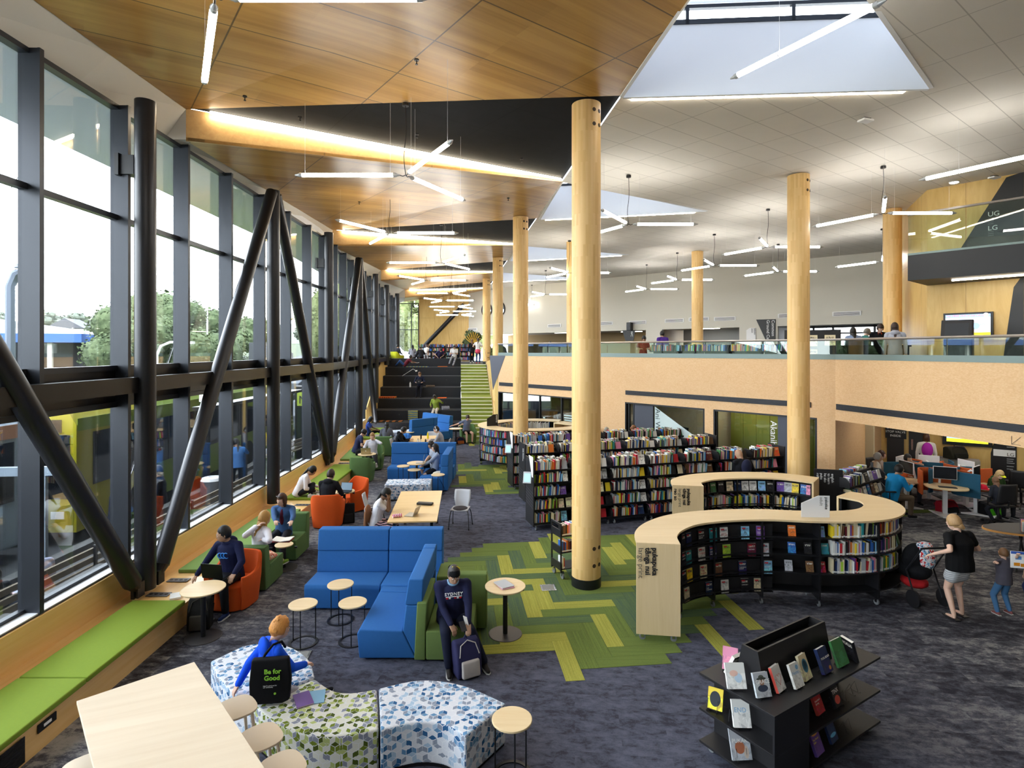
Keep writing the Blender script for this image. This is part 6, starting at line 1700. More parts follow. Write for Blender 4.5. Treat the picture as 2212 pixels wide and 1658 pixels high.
def capx(colr,brim,back=False,accent=None):
    def f(i):
        k=i['k'];hm=i['hm'];hc=i['hc']
        mb=MB(); mb.ell(hc+hm@V((0,-.008,.030))*k,V((.084,.102,.100))*k,18,12,R=hm); v=mb.v
        ih=hm.inverted(); nf=[f_ for f_ in mb.f if (ih@(sum((V(v[j]) for j in f_),V((0,0,0)))/len(f_)-hc)).z>.036*k]
        mb.f=nf; mb.m=[0]*len(nf); o=mb.build('cap',cloth(colr),i['t'],smooth=True,fix=False); o.modifiers.new('t','SOLIDIFY').thickness=.006
        s=-1 if back else 1
        pts=[V((x,s*y,.028-.25*abs(x)*0)) for x,y in ((-.068,.07),(-.06,.13),(-.03,.165),(.03,.165),(.06,.13),(.068,.07))]
        vs=[hc+hm@p*k for p in pts]+[hc+hm@(p+V((0,0,.006)))*k for p in pts]; n=6
        MB().add(vs,[tuple(range(n)),tuple(reversed(range(n,2*n)))]+[(a,(a+1)%n,(a+1)%n+n,a+n) for a in range(n)]).build('brim',cloth(brim),i['t'])
        if accent: MB().tube([hc+hm@V((.086*math.sin(a),-.01,.03+.103*math.cos(a)))*k for a in [x*.2-1.0 for x in range(8)]],.010*k,6).build('stripe',cloth(accent),i['t'])
    return f
def phones(i):
    k=i['k'];hm=i['hm'];hc=i['hc']; mt=M_WHITEM if i.get('w',1) else M_BLACK
    MB().tube([hc+hm@V((.092*math.sin(a),-.01,.0+.135*math.cos(a)))*k for a in [x*.2-1.5 for x in range(16)]],.008*k,6).build('headphone_band',mt,i['t'],smooth=True)
    for s in(1,-1): MB().cyl(hc+hm@V((s*.075,-.005,-.005))*k,hc+hm@V((s*.105,-.005,-.005))*k,.034*k,n=14).build('headphone_cup',mt,i['t'],smooth=.6)
def chesttext(parts):
    def f(i):
        k=i['k']; 
        for body,size,dz,mt,dx in parts:
            c=i['chest']+i['tf']*(.115+.022)*k*i.get('fat',1)+i['sp']*dz*k
            text('lettering',body,size,frame(c-i['tr']*dx,-i['tr']*-1*-1 if False else -i['tr'],i['sp']) if False else frame(c+i['tr']*dx,-i['tr'],i['sp']),mt,i['t'],ext=.003)
    return f
W=lambda x,y,z:P(x,y,z)
# --- foreground people
def p1x(i):
    capx('0d0d10','0d0d10',True,'e6d21e')(i); k=i['k']; i['fat']=1.12
    # collar of the blue shirt
    MB().tube([i['neck']+i['tr']*.07*k*math.cos(a)+i['tf']*(.062*k*math.sin(a)+.01)+i['sp']*(.028-.03*max(0,math.sin(a)))*k for a in [x*PI/8-.3 for x in range(11)]],.015,8).build('collar',cloth('7fa3c4'),i['t'],smooth=True)
    c=i['chest']+i['tf']*.158*k
    text('lettering','SYDNEY',.062,frame(c+i['tr']*.125+i['sp']*.055,-i['tr'],i['sp']),M_TXW,i['t'],ext=.004,space=1.1)
    MB().box(c+i['sp']*.035,(.22,.012,.004)).build('print_line',M_TXW,i['t'])
    for j,cc in enumerate(('b3202c','dcdcd8','1c2c55','b3202c','dcdcd8','b3202c')): MB().box(c+i['tr']*(.09-.036*j)+i['sp']*.014,(.026,.014,.016)).build('flag_print',cloth(cc),i['t'])
person('older man in black cap and navy sydney sweatshirt looking at his phone',(-.84,7.93),PI+.22,H=1.68,pz=.53,lean=14,yaw=6,pitch=20,lh=PD(1012,1352,7.50),rh=PD(975,1350,7.55),lf=V((-.36,7.50,.085)),rf=V((-.82,7.38,.085)),skin='tan',hair=('crew','3a3432'),top=('1f2240','long'),bot=('trousers','161b2e'),shoes='2a2624',det=3,fat=1.26,extra=p1x)
t=thing('phone','dark phone in an open flip case held by the older man','phone',PD(1000,1352,7.44),.2)
MB().box((0,-.0,0),(.075,.15,.008),(.5,0,.2)).build('phone_body',M_BLACK,t,bevel=.003); MB().box((.045,.04,.05),(.07,.006,.13),(.3,0,-.9)).build('case_flap',cloth('b9b4ac'),t)
def p2x(i):
    k=i['k']; 
    mb=MB(); mb.ell(i['neck']-i['tf']*.10*k-i['sp']*.04*k,V((.12,.06,.12))*k,14,10); mb.ell(i['neck']-i['tf']*.11*k-i['sp']*.16*k,V((.075,.035,.07))*k,12,8); m_=voxel(mb,.010,2); m_.materials.append(cloth('1450d8')); m_.materials.clear(); m_.materials.append(cloth('1450d8')); link('hood',m_,i['t'])
person('boy with red blond hair and bright blue jacket sitting on the ottoman',(-2.66,6.20),-.85,H=1.56,pz=.52,lean=8,side=-4,yaw=-12,pitch=16,lh=W(505,1492,.50),rh=V((-2.33,6.42,.66)),lf=V((-2.20,6.88,.09)),rf=V((-2.02,6.66,.09)),skin='light',hair=('shag','c98a45'),top=('1450d8','long'),bot=('trousers','a3a4aa'),shoes='20222a',det=3,extra=p2x,elb=[(-.3,-.5,.4),(.6,-.5,-.4)])
t=thing('tote_bag','black tote bag with green lettering hanging on the back of the boy in blue','bag',(-2.56,6.03,.47),.12)
me=MB().prism([(-.20,0),(-.12,-.03),(.13,-.03),(.20,.0),(.215,.22),(.19,.44),(-.18,.44),(-.205,.2)],-.035,.045,M=Matrix(((1,0,0,0),(0,0,-1,0),(0,1,0,.035),(0,0,0,1)))).mesh('bag',cloth('101013'),bevel=.02,bseg=3,smooth=.9); link('bag_body',me,t)
MB().tube([V((-.10,.0,.42)),V((-.06,.03,.50)),V((.0,.10,.56)),V((.06,.20,.54)),V((.08,.27,.44))],.013,6).build('strap',cloth('101013'),t,smooth=True)
text('lettering','Be for\nGood',.068,frame((-.05,-.052,.33),(1,0,0),(0,0,1)),mat('green ink',(.28,.62,.05),.5),t,ext=.002,bold=.002)
text('lettering','bags for good and for\nour community',.016,frame((-.06,-.052,.20),(1,0,0),(0,0,1)),M_TXW,t,ext=.001)
MB().cyl((.06,-.05,.12),(.06,-.056,.12),.012,n=12).build('emblem',MATS['green ink'],t)
def p3x(i):
    k=i['k']; c=i['chest']+i['tf']*.142*k-i['sp']*.01; mt=mat('cyan print',(.03,.25,.75),.5)
    for j in range(3):
        q=c+i['tr']*(.06-.055*j)
        MB().tube([q-i['tr']*(.045*math.cos(a))+i['sp']*(.045*math.sin(a)) for a in [.9+x*.35 for x in range(14)]],[.004+.0012*min(x,13-x) for x in range(14)],6).build('emblem',mt,i['t'])
person('young man in navy hoodie with a laptop on his lap reaching toward the bench',(-4.62,9.42),PI-.22,H=1.74,pz=.53,lean=8,side=4,yaw=-42,pitch=12,rh=W(414,1257,.44),lh=W(505,1240,.68),lf=W(487,1322,.085),rf=W(452,1330,.085),skin='tan',hair=('crew','0d0a09'),top=('14193a','long','hood'),bot=('trousers','0f1013'),shoes='1d2c50',det=3,fat=1.06,extra=p3x,elb=[(-.7,-.5,-.6),(.5,-.7,-.2)])
def laptop(label,p,rz,col='8c8e92',open_=105,w_=.32,d_=.22,logo=None):
    """screen opens toward -y side viewer sits at -y"""
    t=thing('laptop',label,'laptop',p,rz); m_=mat('laptop shell '+col,col,.35,.6)
    MB().box((0,0,.008),(w_,d_,.014)).build('keyboard_base',m_,t,bevel=.003)
    a=math.radians(open_-90); R=Matrix.Rotation(-a,4,'X'); o=MB().bb((-w_/2,-.004,0),(w_/2,.004,d_)).build('screen_lid',m_,t,bevel=.002); o.data.transform(Matrix.Translation((0,d_/2,.012))@R)
    s=MB().bb((-w_/2+.01,-.0052,.012),(w_/2-.01,-.0042,d_-.01)).build('display',emis('laptop display',(.08,.12,.16),1.0),o); s.data.transform(Matrix.Translation((0,d_/2,.012))@R)
    if logo: l=MB().cyl((0,.0042,d_*.5),(0,.0052,d_*.5),.018,n=16).build('logo_disc',M_TXW,o); l.data.transform(Matrix.Translation((0,d_/2,.012))@R)
    return t
laptop('black laptop on the lap of the young man in the navy hoodie',W(470,1243,.665),PI-.15,'16171a',100,.35,.23)
SK=None
def redskirt():
    m,t,b=base('red orange floral print',.8); co=t.coord(); n=t.noise(co,11,3,.6,2.2)
    t.link(t.ramp(n,[(.30,c4(hexc('b23a1a'))),(.42,c4(hexc('d4552a'))),(.5,c4(hexc('e9e2d2'))),(.58,c4(hexc('d98a20'))),(.66,c4(hexc('c23a20'))),(.8,c4(hexc('efe8dc')))],'CONSTANT'),b.inputs['Base Color']); return m
M_RSK=redskirt()
person('blonde woman in white shirt and red patterned skirt raising her hand',(-4.52,10.16),-.55,H=1.66,pz=.53,lean=6,yaw=-6,pitch=10,lh=W(556,1136,1.08),rh=W(569,1165,.86),lf=W(598,1216,.12),rf=W(614,1210,.16),skin='light',hair=('long','b58a4c'),top=('d8d6dc','long'),bot=('skirt',M_RSK),shoes='6f8f2a',det=2)
person('woman in blue denim jacket and maroon top with an open book on her lap',(-4.66,11.62),PI+.08,H=1.66,pz=.52,lean=4,yaw=-26,pitch=8,lh=W(626,1163,.72),rh=W(600,1163,.72),lf=W(606,1212,.085),rf=W(592,1206,.10),skin='light',hair=('bob','4a2c1c'),top=('3c5a86','long'),bot=('trousers','1a1a22'),shoes='2a1a1a',det=2,extra=lambda i:(MB().ell(i['chest']+i['tf']*.085-i['sp']*.04,V((.055,.058,.17)),12,8).build('inner_top',cloth('4a1428'),i['t'],smooth=True),MB().tube([i['hc']+i['hm']@V((.08*math.sin(a),.05*math.cos(a)+.03,.10)) for a in [x*.35-1.4 for x in range(9)]],.008,6).build('sunglasses',M_BLACK,i['t'])))
def openbook(label,p,rz,w_=.2,h_=.26):
    t=thing('open_book',label,'book',p,rz)
    for s in(1,-1):
        o=MB().bb((0,-h_/2,0),(s*w_,h_/2,.012)).build('page_block',M_CHALK,t); o.data.transform(Matrix.Rotation(-s*.14,4,'Y'))
    MB().bb((-w_,-h_/2-.004,-.004),(w_,h_/2+.004,-.001)).build('cover',cloth('8a2a2a'),t)
openbook('open book on the lap of the woman in the denim jacket',W(611,1166,.70),PI,.17,.24)
person('man in a dark hoodie seen from behind working on a laptop in the orange chair',(-4.42,13.62),-.1,H=1.75,pz=.52,lean=10,yaw=-14,pitch=18,lh=V((-4.45,14.0,.75)),rh=V((-4.2,14.0,.75)),skin='light',hair=('crew','2e1c14'),top=('15161c','long','hood'),bot=('trousers','23242a'),det=2)
laptop('open laptop on the small table between the orange chairs',V((-4.18,14.2,.665)),-.15,'2a2c30',108,.3,.2)
CL=dict(knee=[(-1,.3,.5),(1,.3,.5)])
person('person in white jumper with black ponytail sitting cross legged on the lime bench cushion',(-5.55,14.75),-1.2,H=1.62,pz=.52,lean=26,yaw=0,pitch=42,lh=V((-5.1,14.95,.62)),rh=V((-5.12,14.72,.6)),lf=V((-5.18,14.62,.50)),rf=V((-5.22,15.0,.50)),skin='tan',hair=('ponytail','0e0b0b'),top=('d9d6d8','long'),bot=('trousers','1b1b22'),shoes='c9c6c2',det=2,**CL)
openbook('open notebook on the lime cushion before the person in white',V((-4.98,14.85,.43)),.3,.12,.17)
def stripes(nm,a,b_,sc,ax=2):
    m,t,b=base(nm,.85); sx=t.new('ShaderNodeSeparateXYZ'); t.link(t.coord(),sx.inputs[0]); f=t.math('FRACT',t.math('MULTIPLY',t.math('ADD',sx.outputs[ax],t.math('MULTIPLY',t.noise(t.coord(),6,2),.08)),sc)); t.link(t.mix(t.math('GREATER_THAN',f,.5),c4(hexc(a)),c4(hexc(b_))),b.inputs['Base Color']); return m
M_PZ=stripes('dark pink zigzag print','17151d','c9a0a8',22)
person('girl in white tee with black ponytail resting her chin on her hands',(-2.92,12.16),-PI/2+.05,H=1.62,pz=.53,lean=14,yaw=4,pitch=30,lh=V((-2.64,12.26,1.02)),rh=V((-2.64,12.10,1.02)),lf=V((-2.45,12.35,.085)),rf=V((-2.45,12.1,.085)),skin='brown',hair=('ponytail','0c0a0b'),top=('d9d9e0','short'),bot=('trousers',M_PZ),shoes='17151a',det=2,elb=[(.1,.1,-1),(-.1,.1,-1)])
laptop('silver tablet computer with a kickstand on the timber table',V((-2.12,11.95,.742)),-PI/2-.25,'a8a59c',112,.27,.19,True)
t=thing('pencil_case','pink striped pencil case beside the tablet computer','pencil case',V((-2.38,11.78,.742)),.5); MB().cyl((-.09,0,.035),(.09,0,.035),.035,n=14).build('case',stripes('pink white stripes','d0388a','e8dfe6',26,0),t,smooth=.8)
t=thing('black_pouch','long black zipped pouch lying on the timber table','pouch',V((-1.95,12.75,.742)),-.2); MB().bb((-.18,-.07,0),(.18,.07,.05)).build('pouch',M_BLACKL,t,bevel=.02,bseg=3,smooth=.9)
t=thing('jacket','brown jacket hanging over the back of the girl’s chair at the timber table'.replace('’',''),'jacket',V((-3.08,12.15,.45)),0); mb=MB(); mb.ell((0,0,.22),(.07,.2,.24),12,8).ell((-.04,.05,.02),(.06,.14,.2),10,8); m_=voxel(mb,.014,2); m_.materials.clear(); m_.materials.append(cloth('7a5238')); link('jacket_cloth',m_,t)
person('girl with curly hair and grey white jacket laughing on the middle blue sofa',(-2.52,18.33),PI/2+.55,H=1.6,pz=.53,lean=2,yaw=-10,pitch=16,lh=V((-2.65,18.1,.72)),rh=V((-2.45,18.5,.70)),lf=V((-2.85,18.0,.5)),rf=V((-2.8,18.2,.085)),skin='tan',hair=('curly','1c100c'),top=('9aa0ac','long'),bot=('shorts','17181c'),shoes='2f86c8',det=2,extra=lambda i:(i.update(w=0),phones(i)))
person('girl with long straight dark hair in grey jumper in profile on the middle blue sofa',(-2.40,17.68),PI/2+.25,H=1.62,pz=.53,lean=-6,yaw=-4,pitch=4,lh=V((-2.72,17.58,.66)),rh=V((-2.72,17.8,.66)),lf=V((-2.72,17.1,.085)),rf=V((-2.9,17.3,.085)),skin='light',hair=('long','17100e'),top=('8a94a6','long'),bot=('shorts','15161a'),shoes='26282e',det=2)
laptop('silver laptop on the round table inside the middle blue sofa',V((-2.86,17.62,.722)),-PI/2+.1,'b9b4b0',100,.3,.21)
t=thing('cloth_bag','white cloth bag lying on the near end of the middle blue sofa','bag',V((-2.2,17.15,.44)),.3); mb=MB(); mb.ell((0,0,.05),(.2,.12,.07),14,8).ell((.1,.05,.06),(.1,.09,.06),10,8); m_=voxel(mb,.012,2); m_.materials.clear(); m_.materials.append(cloth('cfc8bb')); link('bag_body',m_,t)
person('man with white headphones in a pale grey jumper at the shared timber table',(-2.66,21.6),PI/2,H=1.76,pz=.53,lean=12,yaw=0,pitch=22,lh=V((-3.12,21.45,.78)),rh=V((-3.12,21.75,.78)),skin='light',hair=('crew','1a1413'),top=('9c9ea6','long'),bot=('trousers','20222a'),det=2,extra=phones)
person('man in a black hooded jacket bending over his phone at the shared timber table',(-4.36,21.6),-PI/2,H=1.74,pz=.53,lean=14,yaw=0,pitch=34,lh=V((-3.88,21.75,.80)),rh=V((-3.88,21.5,.80)),skin='tan',hair=('short','0d0b0b'),top=('101013','long','hood'),bot=('trousers','1b1c22'),det=2)
for i,(x,y,c,h,r,l) in enumerate(((-3.3,22.3,'e3cf1c',.22,.035,'yellow drink bottle on the shared timber table'),(-3.55,22.2,'2a1712',.18,.03,'dark brown drink bottle on the shared timber table'),(-3.55,21.5,'d9d6d2',.10,.035,'white takeaway cup on the shared timber table, left'),(-3.45,21.45,'cfccc6',.10,.035,'white takeaway cup on the shared timber table, right'),(-3.25,21.4,'1a1a20',.11,.03,'black cup on the shared timber table'))):
    t=thing('bottle' if i<2 else 'cup',l,'bottle' if i<2 else 'cup',(x,y,.742)); MB().lathe([(r*.85,0),(r,.01),(r,h*.75),(r*.6,h*.85),(r*.6,h)],16).build('vessel',cloth(c),t,smooth=.8); MB().cyl((0,0,h),(0,0,h+.012),r*.62,n=14).build('lid',M_BLACK if i!=0 else cloth('e3cf1c'),t)
person('woman in grey blue tee reading papers at a round table by the stair',(-2.08,25.85),PI+.45,H=1.66,pz=.53,lean=8,yaw=6,pitch=30,lh=V((-2.45,25.55,.78)),rh=V((-2.75,25.65,.78)),skin='light',hair=('ponytail','2e1d16'),top=('6c7690','short'),bot=('shortskirt','14141a'),shoes='1a1718',det=1)
t=thing('paper_sheets','open white papers on the round table near the green stair','paper',V((-2.5,25.33,.722)),.2); MB().bb((-.18,-.12,0),(.0,.12,.006)).bb((.01,-.12,0),(.18,.12,.008)).build('sheet',M_TXW,t)
person('young man in navy tee leaning over a bag on the moss green bench cushion',(-5.75,20.95),-1.05,H=1.74,pz=.53,lean=20,yaw=0,pitch=32,lh=V((-5.3,21.15,.70)),rh=V((-5.3,20.85,.60)),lf=V((-5.2,21.2,.50)),rf=V((-5.15,20.9,.2)),skin='light',hair=('short','1c1412'),top=('252b4a','short'),bot=('trousers','16171c'),det=2,**CL)
person('woman in white top with blonde ponytail behind a silver laptop, hand to her ear',(-4.92,20.1),PI+.05,H=1.66,pz=.52,lean=4,yaw=4,pitch=6,lh=V((-4.78,19.95,1.05)),rh=V((-5.08,19.7,.78)),lf=V((-4.6,19.35,.30)),rf=V((-5.0,19.4,.085)),skin='light',hair=('ponytail','9a7444'),top=('cfd0d8','long'),bot=('trousers','121318'),shoes='c9c4bc',det=2)
laptop('silver laptop with a white logo on the round table by the bench',V((-4.88,19.12,.722)),PI,'b3a37f',105,.33,.22,True)
person('person in dark blue top with legs stretched on the far lime cushion',(-6.35,25.1),-1.35,H=1.64,pz=.52,lean=4,yaw=-4,pitch=26,lh=V((-5.95,25.2,.70)),rh=V((-5.95,24.95,.70)),lf=V((-5.6,25.3,.50)),rf=V((-5.6,25.1,.50)),skin='brown',hair=('long','0c0a0a'),top=('27408a','short'),bot=('trousers','101116'),det=1,knee=[(-.3,.3,1),(.3,.3,1)])
person('black haired person in grey seen from behind in the far green armless chair',(-5.07,22.95),.1,H=1.64,pz=.53,lean=6,yaw=0,pitch=20,skin='tan',hair=('long','0c0b0c'),top=('5c5f6c','long'),bot=('trousers','23242c'),det=1)
# --- on the tiers and the upper floor
person('woman in olive green top and white trousers looking at her phone on the second tier',(-4.1,30.72),PI-.25,z0=.974,H=1.62,pz=.11,lean=12,yaw=-10,pitch=30,lh=V((-3.75,30.4,1.45)),rh=V((-4.35,30.5,1.2)),lf=V((-4.0,30.2,.55)),rf=V((-4.25,30.15,.55)),skin='brown',hair=('bun','120d0c'),top=('7c8c35','long'),bot=('trousers','c8bfb4'),shoes='a02838',det=1,fat=1.15)
person('man in dark navy with a laptop sitting halfway up the black tiers',(-5.34,33.1),PI,z0=2.05,H=1.74,pz=.11,lean=10,pitch=30,lh=V((-5.15,32.72,2.36)),rh=V((-5.55,32.72,2.36)),lf=V((-5.22,32.55,1.575)),rf=V((-5.46,32.55,1.575)),skin='light',hair=('short','5a3c28'),top=('1b1f33','long'),bot=('trousers','1a1b24'),det=1)
laptop('dark grey laptop on the knees of the man halfway up the tiers',V((-5.34,32.75,2.30)),PI,'4a4a4e',112,.33,.22,True)
person('person in navy tee bending over cross legged on the top tier',(-4.72,36.85),PI+.4,z0=3.67,H=1.6,pz=.11,lean=44,pitch=46,lh=V((-4.55,36.6,3.76)),rh=V((-4.8,36.55,3.76)),lf=V((-4.55,36.72,3.74)),rf=V((-4.9,36.7,3.74)),skin='tan',hair=('curly','0f0c0c'),top=('2e2f52','short'),bot=('trousers','171922'),det=1,**CL)
person('person in white tee and floral trousers looking at a phone on the top tier edge',(-3.72,36.62),PI+.15,z0=3.67,H=1.62,pz=.11,lean=8,pitch=32,lh=V((-3.62,36.35,4.0)),rh=V((-3.82,36.35,4.0)),lf=V((-3.75,36.15,3.22)),rf=V((-3.98,36.1,3.35)),skin='tan',hair=('short','16100e'),top=('cfcfd2','short'),bot=('trousers',stripes('monochrome floral print','1c2230','b9bcc4',17)),shoes='4a2a20',det=1)
person('long haired woman in black standing at the head of the green stair',(-2.72,38.9),.3,z0=3.3,H=1.66,yaw=-20,pitch=4,skin='light',hair=('long','6a4c30'),top=('15161a','long'),bot=('leggings','17181d'),shoes='c4b8a8',det=1)
person('woman in white tee with a pink jumper tied round her waist',(-2.32,38.75),-.15,z0=3.3,H=1.72,yaw=15,pitch=6,lh=V((-2.55,38.95,4.4)),rh=V((-2.1,38.95,4.45)),skin='light',hair=('ponytail','2e1f18'),top=('d4d3d2','short'),bot=('trousers','2c4368'),shoes='c83a30',det=1,extra=lambda i: link('tied_jumper',voxel(MB().ell(i['pel']-V((0,.05,.08)),(.19,.13,.18),14,10),.016,1),i['t']).data.materials.append(cloth('d8546a')))
person('child in white clothes bending toward the low bookshelves on the upper floor',(-6.05,39.8),-.2,z0=3.3,H=1.36,lean=36,pitch=20,lh=V((-6.1,40.1,3.9)),rh=V((-5.9,40.1,3.9)),skin='light',hair=('short','3a2418'),top=('dedede','short'),bot=('trousers','b9bac0'),shoes='e0e0e0',det=0)
person('person in maroon reading a book while lying on the tier next to the window',(-6.75,35.75),-1.3,z0=3.14,H=1.6,pz=.13,lean=40,yaw=0,pitch=10,lh=V((-6.05,35.9,3.42)),rh=V((-6.05,35.7,3.42)),lf=V((-7.3,35.9,3.24)),rf=V((-7.3,35.7,3.24)),knee=[(0,-.2,1),(0,-.2,1)],skin='brown',hair=('short','0e0c0c'),top=('5a1a26','short'),bot=('trousers','2d4a78'),det=0)
openbook('open white book held by the person lying on the tier',V((-5.98,35.8,3.40)),.2,.14,.2)
tub('yellow green tub chair on the upper floor behind the top tier',(-7.75,38.4,3.3),PI*.8,cloth('a8a81e'),'upper floor lounge chairs')
person('dark haired person in black sitting in the yellow green upper floor chair',(-7.75,38.4),PI*.8-PI,z0=3.3,H=1.66,pz=.52,skin='tan',hair=('short','0d0b0b'),top=('26262c','long'),bot=('trousers','1a1a1e'),det=0)
person('person in a grey top seated with back to the camera on the upper floor',(-6.75,38.6),.1,z0=3.3,H=1.62,pz=.50,lean=8,skin='tan',hair=('long','100d0d'),top=('8a8a94','long'),bot=('trousers','1a1a1e'),det=0)
person('person in black seated beside the low upper bookshelf with head bent',(-6.1,38.3),.5,z0=3.3,H=1.6,pz=.48,lean=26,pitch=30,skin='tan',hair=('short','0d0b0b'),top=('1b1b20','long'),bot=('trousers','15151a'),det=0)
# --- right hand side
M_KNIT=stripes('grey knitted bands','8b8e92','b6b7b8',30)
M_DOT=mat('black print yoke',(.05,.05,.055),.8,var=.9,vs=70)
person('woman with blonde bun, black top and grey skirt walking beside the pushchair',(7.03,8.93),.12,H=1.60,lean=3,yaw=18,pitch=16,lh=W(2016,1196,1.02),rh=V((7.36,9.2,.98)),lf=V((6.90,8.88,.07)),rf=V((7.12,9.0,.07)),skin='light',hair=('bun','a8855a'),top=('0c0c0e','short'),bot=('shortskirt',M_KNIT),shoes=None,det=3,fat=1.32,extra=lambda i:[MB().prism([((i['L'][s][2]+V((a,b,0))).x,(i['L'][s][2]+V((a,b,0))).y) for a,b in((-.045,-.08),(.045,-.08),(.055,.1),(.03,.19),(-.03,.19),(-.055,.1))],.003,.018).build('sandal',M_BLACKL,i['t']) for s in(1,-1)])
def boardbook(i): pass
person('small child in grey tee and jeans holding a board book behind his head',(7.80,9.02),.1,H=1.06,lean=0,pitch=-6,lh=W(2150,1215,1.02),rh=W(2200,1196,1.06),lf=V((7.70,9.02,.055)),rf=V((7.92,9.05,.055)),skin='light',hair=('short','6a4a2c'),top=('4c4a55','short'),bot=('trousers','3f668c'),shoes='7a4a4a',det=3,elb=[(-1,.2,-.2),(1,.2,-.2)],fat=1.15)
p=W(2195,1215,1.0); t=thing('board_book','white and blue board book held behind the small child’s head'.replace('’s','s'),'book',(8.0,8.86,.80),-.25)
MB().bb((-.20,-.008,0),(.22,.008,.26)).build('cover',M_TXW,t,bevel=.003); MB().bb((-.20,-.010,.22),(.22,-.008,.26)).build('blue_edge',cloth('3a62b8'),t)
for a,b,c in ((.02,.15,'6faa3a'),(-.12,.06,'d98a20'),(-.03,.05,'d98a20'),(.12,.08,'c8742a'),(-.1,.16,'5a8ac8')): MB().box((a,-.0095,b),(.08,.002,.05)).build('picture',cloth(c),t)
person('person in dark blue standing mostly beyond the right edge beside the small child',(8.55,9.25),.0,H=1.1,skin='light',hair=('short','3a2418'),top=('1f2c6a','short'),bot=('trousers','22305a'),det=1)
# pushchair
t=thing('pushchair','black pushchair with a patterned blanket beside the woman in the grey skirt','pushchair',(6.80,9.62,0),.10)
M_BLK2=cloth('0d0e12')
for x in(-.27,.27): MB().cyl((x-.02,-.30,.14),(x+.02,-.30,.14),.14,n=24).build('wheel',M_BLACKL,t,smooth=.6); MB().tube([V((x*.9,-.30,.14)),V((x*.9,-.12,.55)),V((x*.85,-.42,1.0))],.014,8).build('frame_tube',M_DARK,t,smooth=True)
MB().cyl((-.02,.45,.12),(.02,.45,.12),.12,n=22).build('wheel',M_BLACKL,t,smooth=.6); MB().tube([V((0,.45,.12)),V((0,.1,.35)),V((0,-.12,.5))],.014,8).build('frame_tube',M_DARK,t,smooth=True)
MB().tube([V((-.23,-.42,1.0)),V((.23,-.42,1.0))],.018,8).build('handle',M_BLACK,t,smooth=True)
mb=MB(); mb.ell((0,.05,.52),(.24,.34,.18),14,10).ell((0,-.05,.72),(.24,.16,.24),14,10); m_=voxel(mb,.016,2); m_.materials.clear(); m_.materials.append(M_BLK2); link('seat_pod',m_,t)
mb=MB(); mb.ell((0,.0,.30),(.2,.22,.10),12,8); m_=voxel(mb,.016,1); m_.materials.clear(); m_.materials.append(cloth('a81e22')); link('basket',m_,t)
m,tt,b=base('patterned blanket',.9); n=tt.noise(tt.coord(),16,2,.5,1); tt.link(tt.ramp(n,[(.35,c4(hexc('c02a30'))),(.43,c4(hexc('e4e4e6'))),(.56,c4(hexc('7fb0d0'))),(.63,c4(hexc('2c3a5a'))),(.7,c4(hexc('e4e4e6')))],'CONSTANT'),b.inputs['Base Color'])
mb=MB(); mb.ell((.08,-.16,.74),(.17,.10,.22),12,8).ell((.08,-.12,.93),(.14,.10,.07),10,8); m_=voxel(mb,.014,2); m_.materials.clear(); m_.materials.append(m); link('blanket',m_,t)
person('bald man in a dark jacket with a backpack browsing the nearest shelf row',(5.78,14.25),.25,H=1.74,lean=4,yaw=14,pitch=24,lh=V((5.7,14.6,1.2)),rh=V((6.0,14.6,1.1)),skin='tan',hair=('bald','3a3030'),top=('16171d','long'),bot=('trousers','1c1e26'),det=1,fat=1.1,extra=lambda i: vlink('backpack',voxel(MB().ell(i['chest']-i['tf']*.18,(.14,.10,.2),12,8),.016,1),i['t'],cloth('20233a')))
person('woman with bushy brown hair and glasses among the rear shelves',(4.15,19.45),PI-.3,H=1.66,yaw=10,pitch=22,skin='light',hair=('curly','7a5030'),top=('5a3040','long'),det=1)
person('older woman with short grey hair among the rear shelves',(3.22,19.2),PI-.4,H=1.62,yaw=-10,pitch=14,skin='pale',hair=('short','9a9488'),top=('b07a70','long'),det=1)
person('girl with a purple backpack and white shirt walking past the sprinkler door',(12.75,17.5),-.5,H=1.62,yaw=-20,skin='tan',hair=('bob','4a2c1c'),top=('d3cfc9','long'),bot=('trousers','3a3c48'),det=1,extra=lambda i: link('backpack',voxel(MB().ell(i['chest']-i['tf']*.18-V((0,0,.05)),(.15,.11,.23),12,8),.016,1),i['t']).data.materials.append(cloth('a02a9a')))
person('man in a bright blue puffer jacket leaning on the computer desk',(9.55,14.35),-PI/2+.1,H=1.74,pz=.54,lean=18,yaw=0,pitch=10,lh=V((10.05,14.6,.80)),rh=V((10.05,14.3,.80)),skin='tan',hair=('crew','1a1514'),top=('1c86c0','long'),bot=('trousers','5a4c3e'),det=1,fat=1.2)
person('balding grey haired man at the computer desks behind the blue jacket',(10.1,15.9),-PI/2-.3,H=1.7,pz=.56,lean=8,skin='tan',hair=('crew','9a9894'),top=('cfc9bd','short'),det=1)
person('woman with dark hair sitting beside the balding man at the computer desks',(10.55,16.4),-PI/2-.5,H=1.62,pz=.56,lean=6,skin='light',hair=('long','3a1c18'),top=('b8a8a0','long'),det=1)
person('woman in a pale patterned blouse resting her cheek on her hand at the desks',(11.0,15.9),PI-.1,H=1.62,pz=.56,lean=8,yaw=14,lh=V((11.05,15.7,1.12)),rh=V((10.8,15.5,.78)),skin='tan',hair=('short','120e0d'),top=('b5ada2','short'),bot=('trousers','3a3a42'),det=1)
person('child in a black and yellow cap and dark green hoodie at the right computer desk',(12.35,14.55),PI+.1,H=1.45,pz=.50,lean=6,yaw=0,pitch=28,skin='light',hair=('long','b89a6a'),top=('27401f','long','hood'),bot=('trousers','202228'),det=2,extra=capx('14140f','d7e024',False,'c9d61e'))
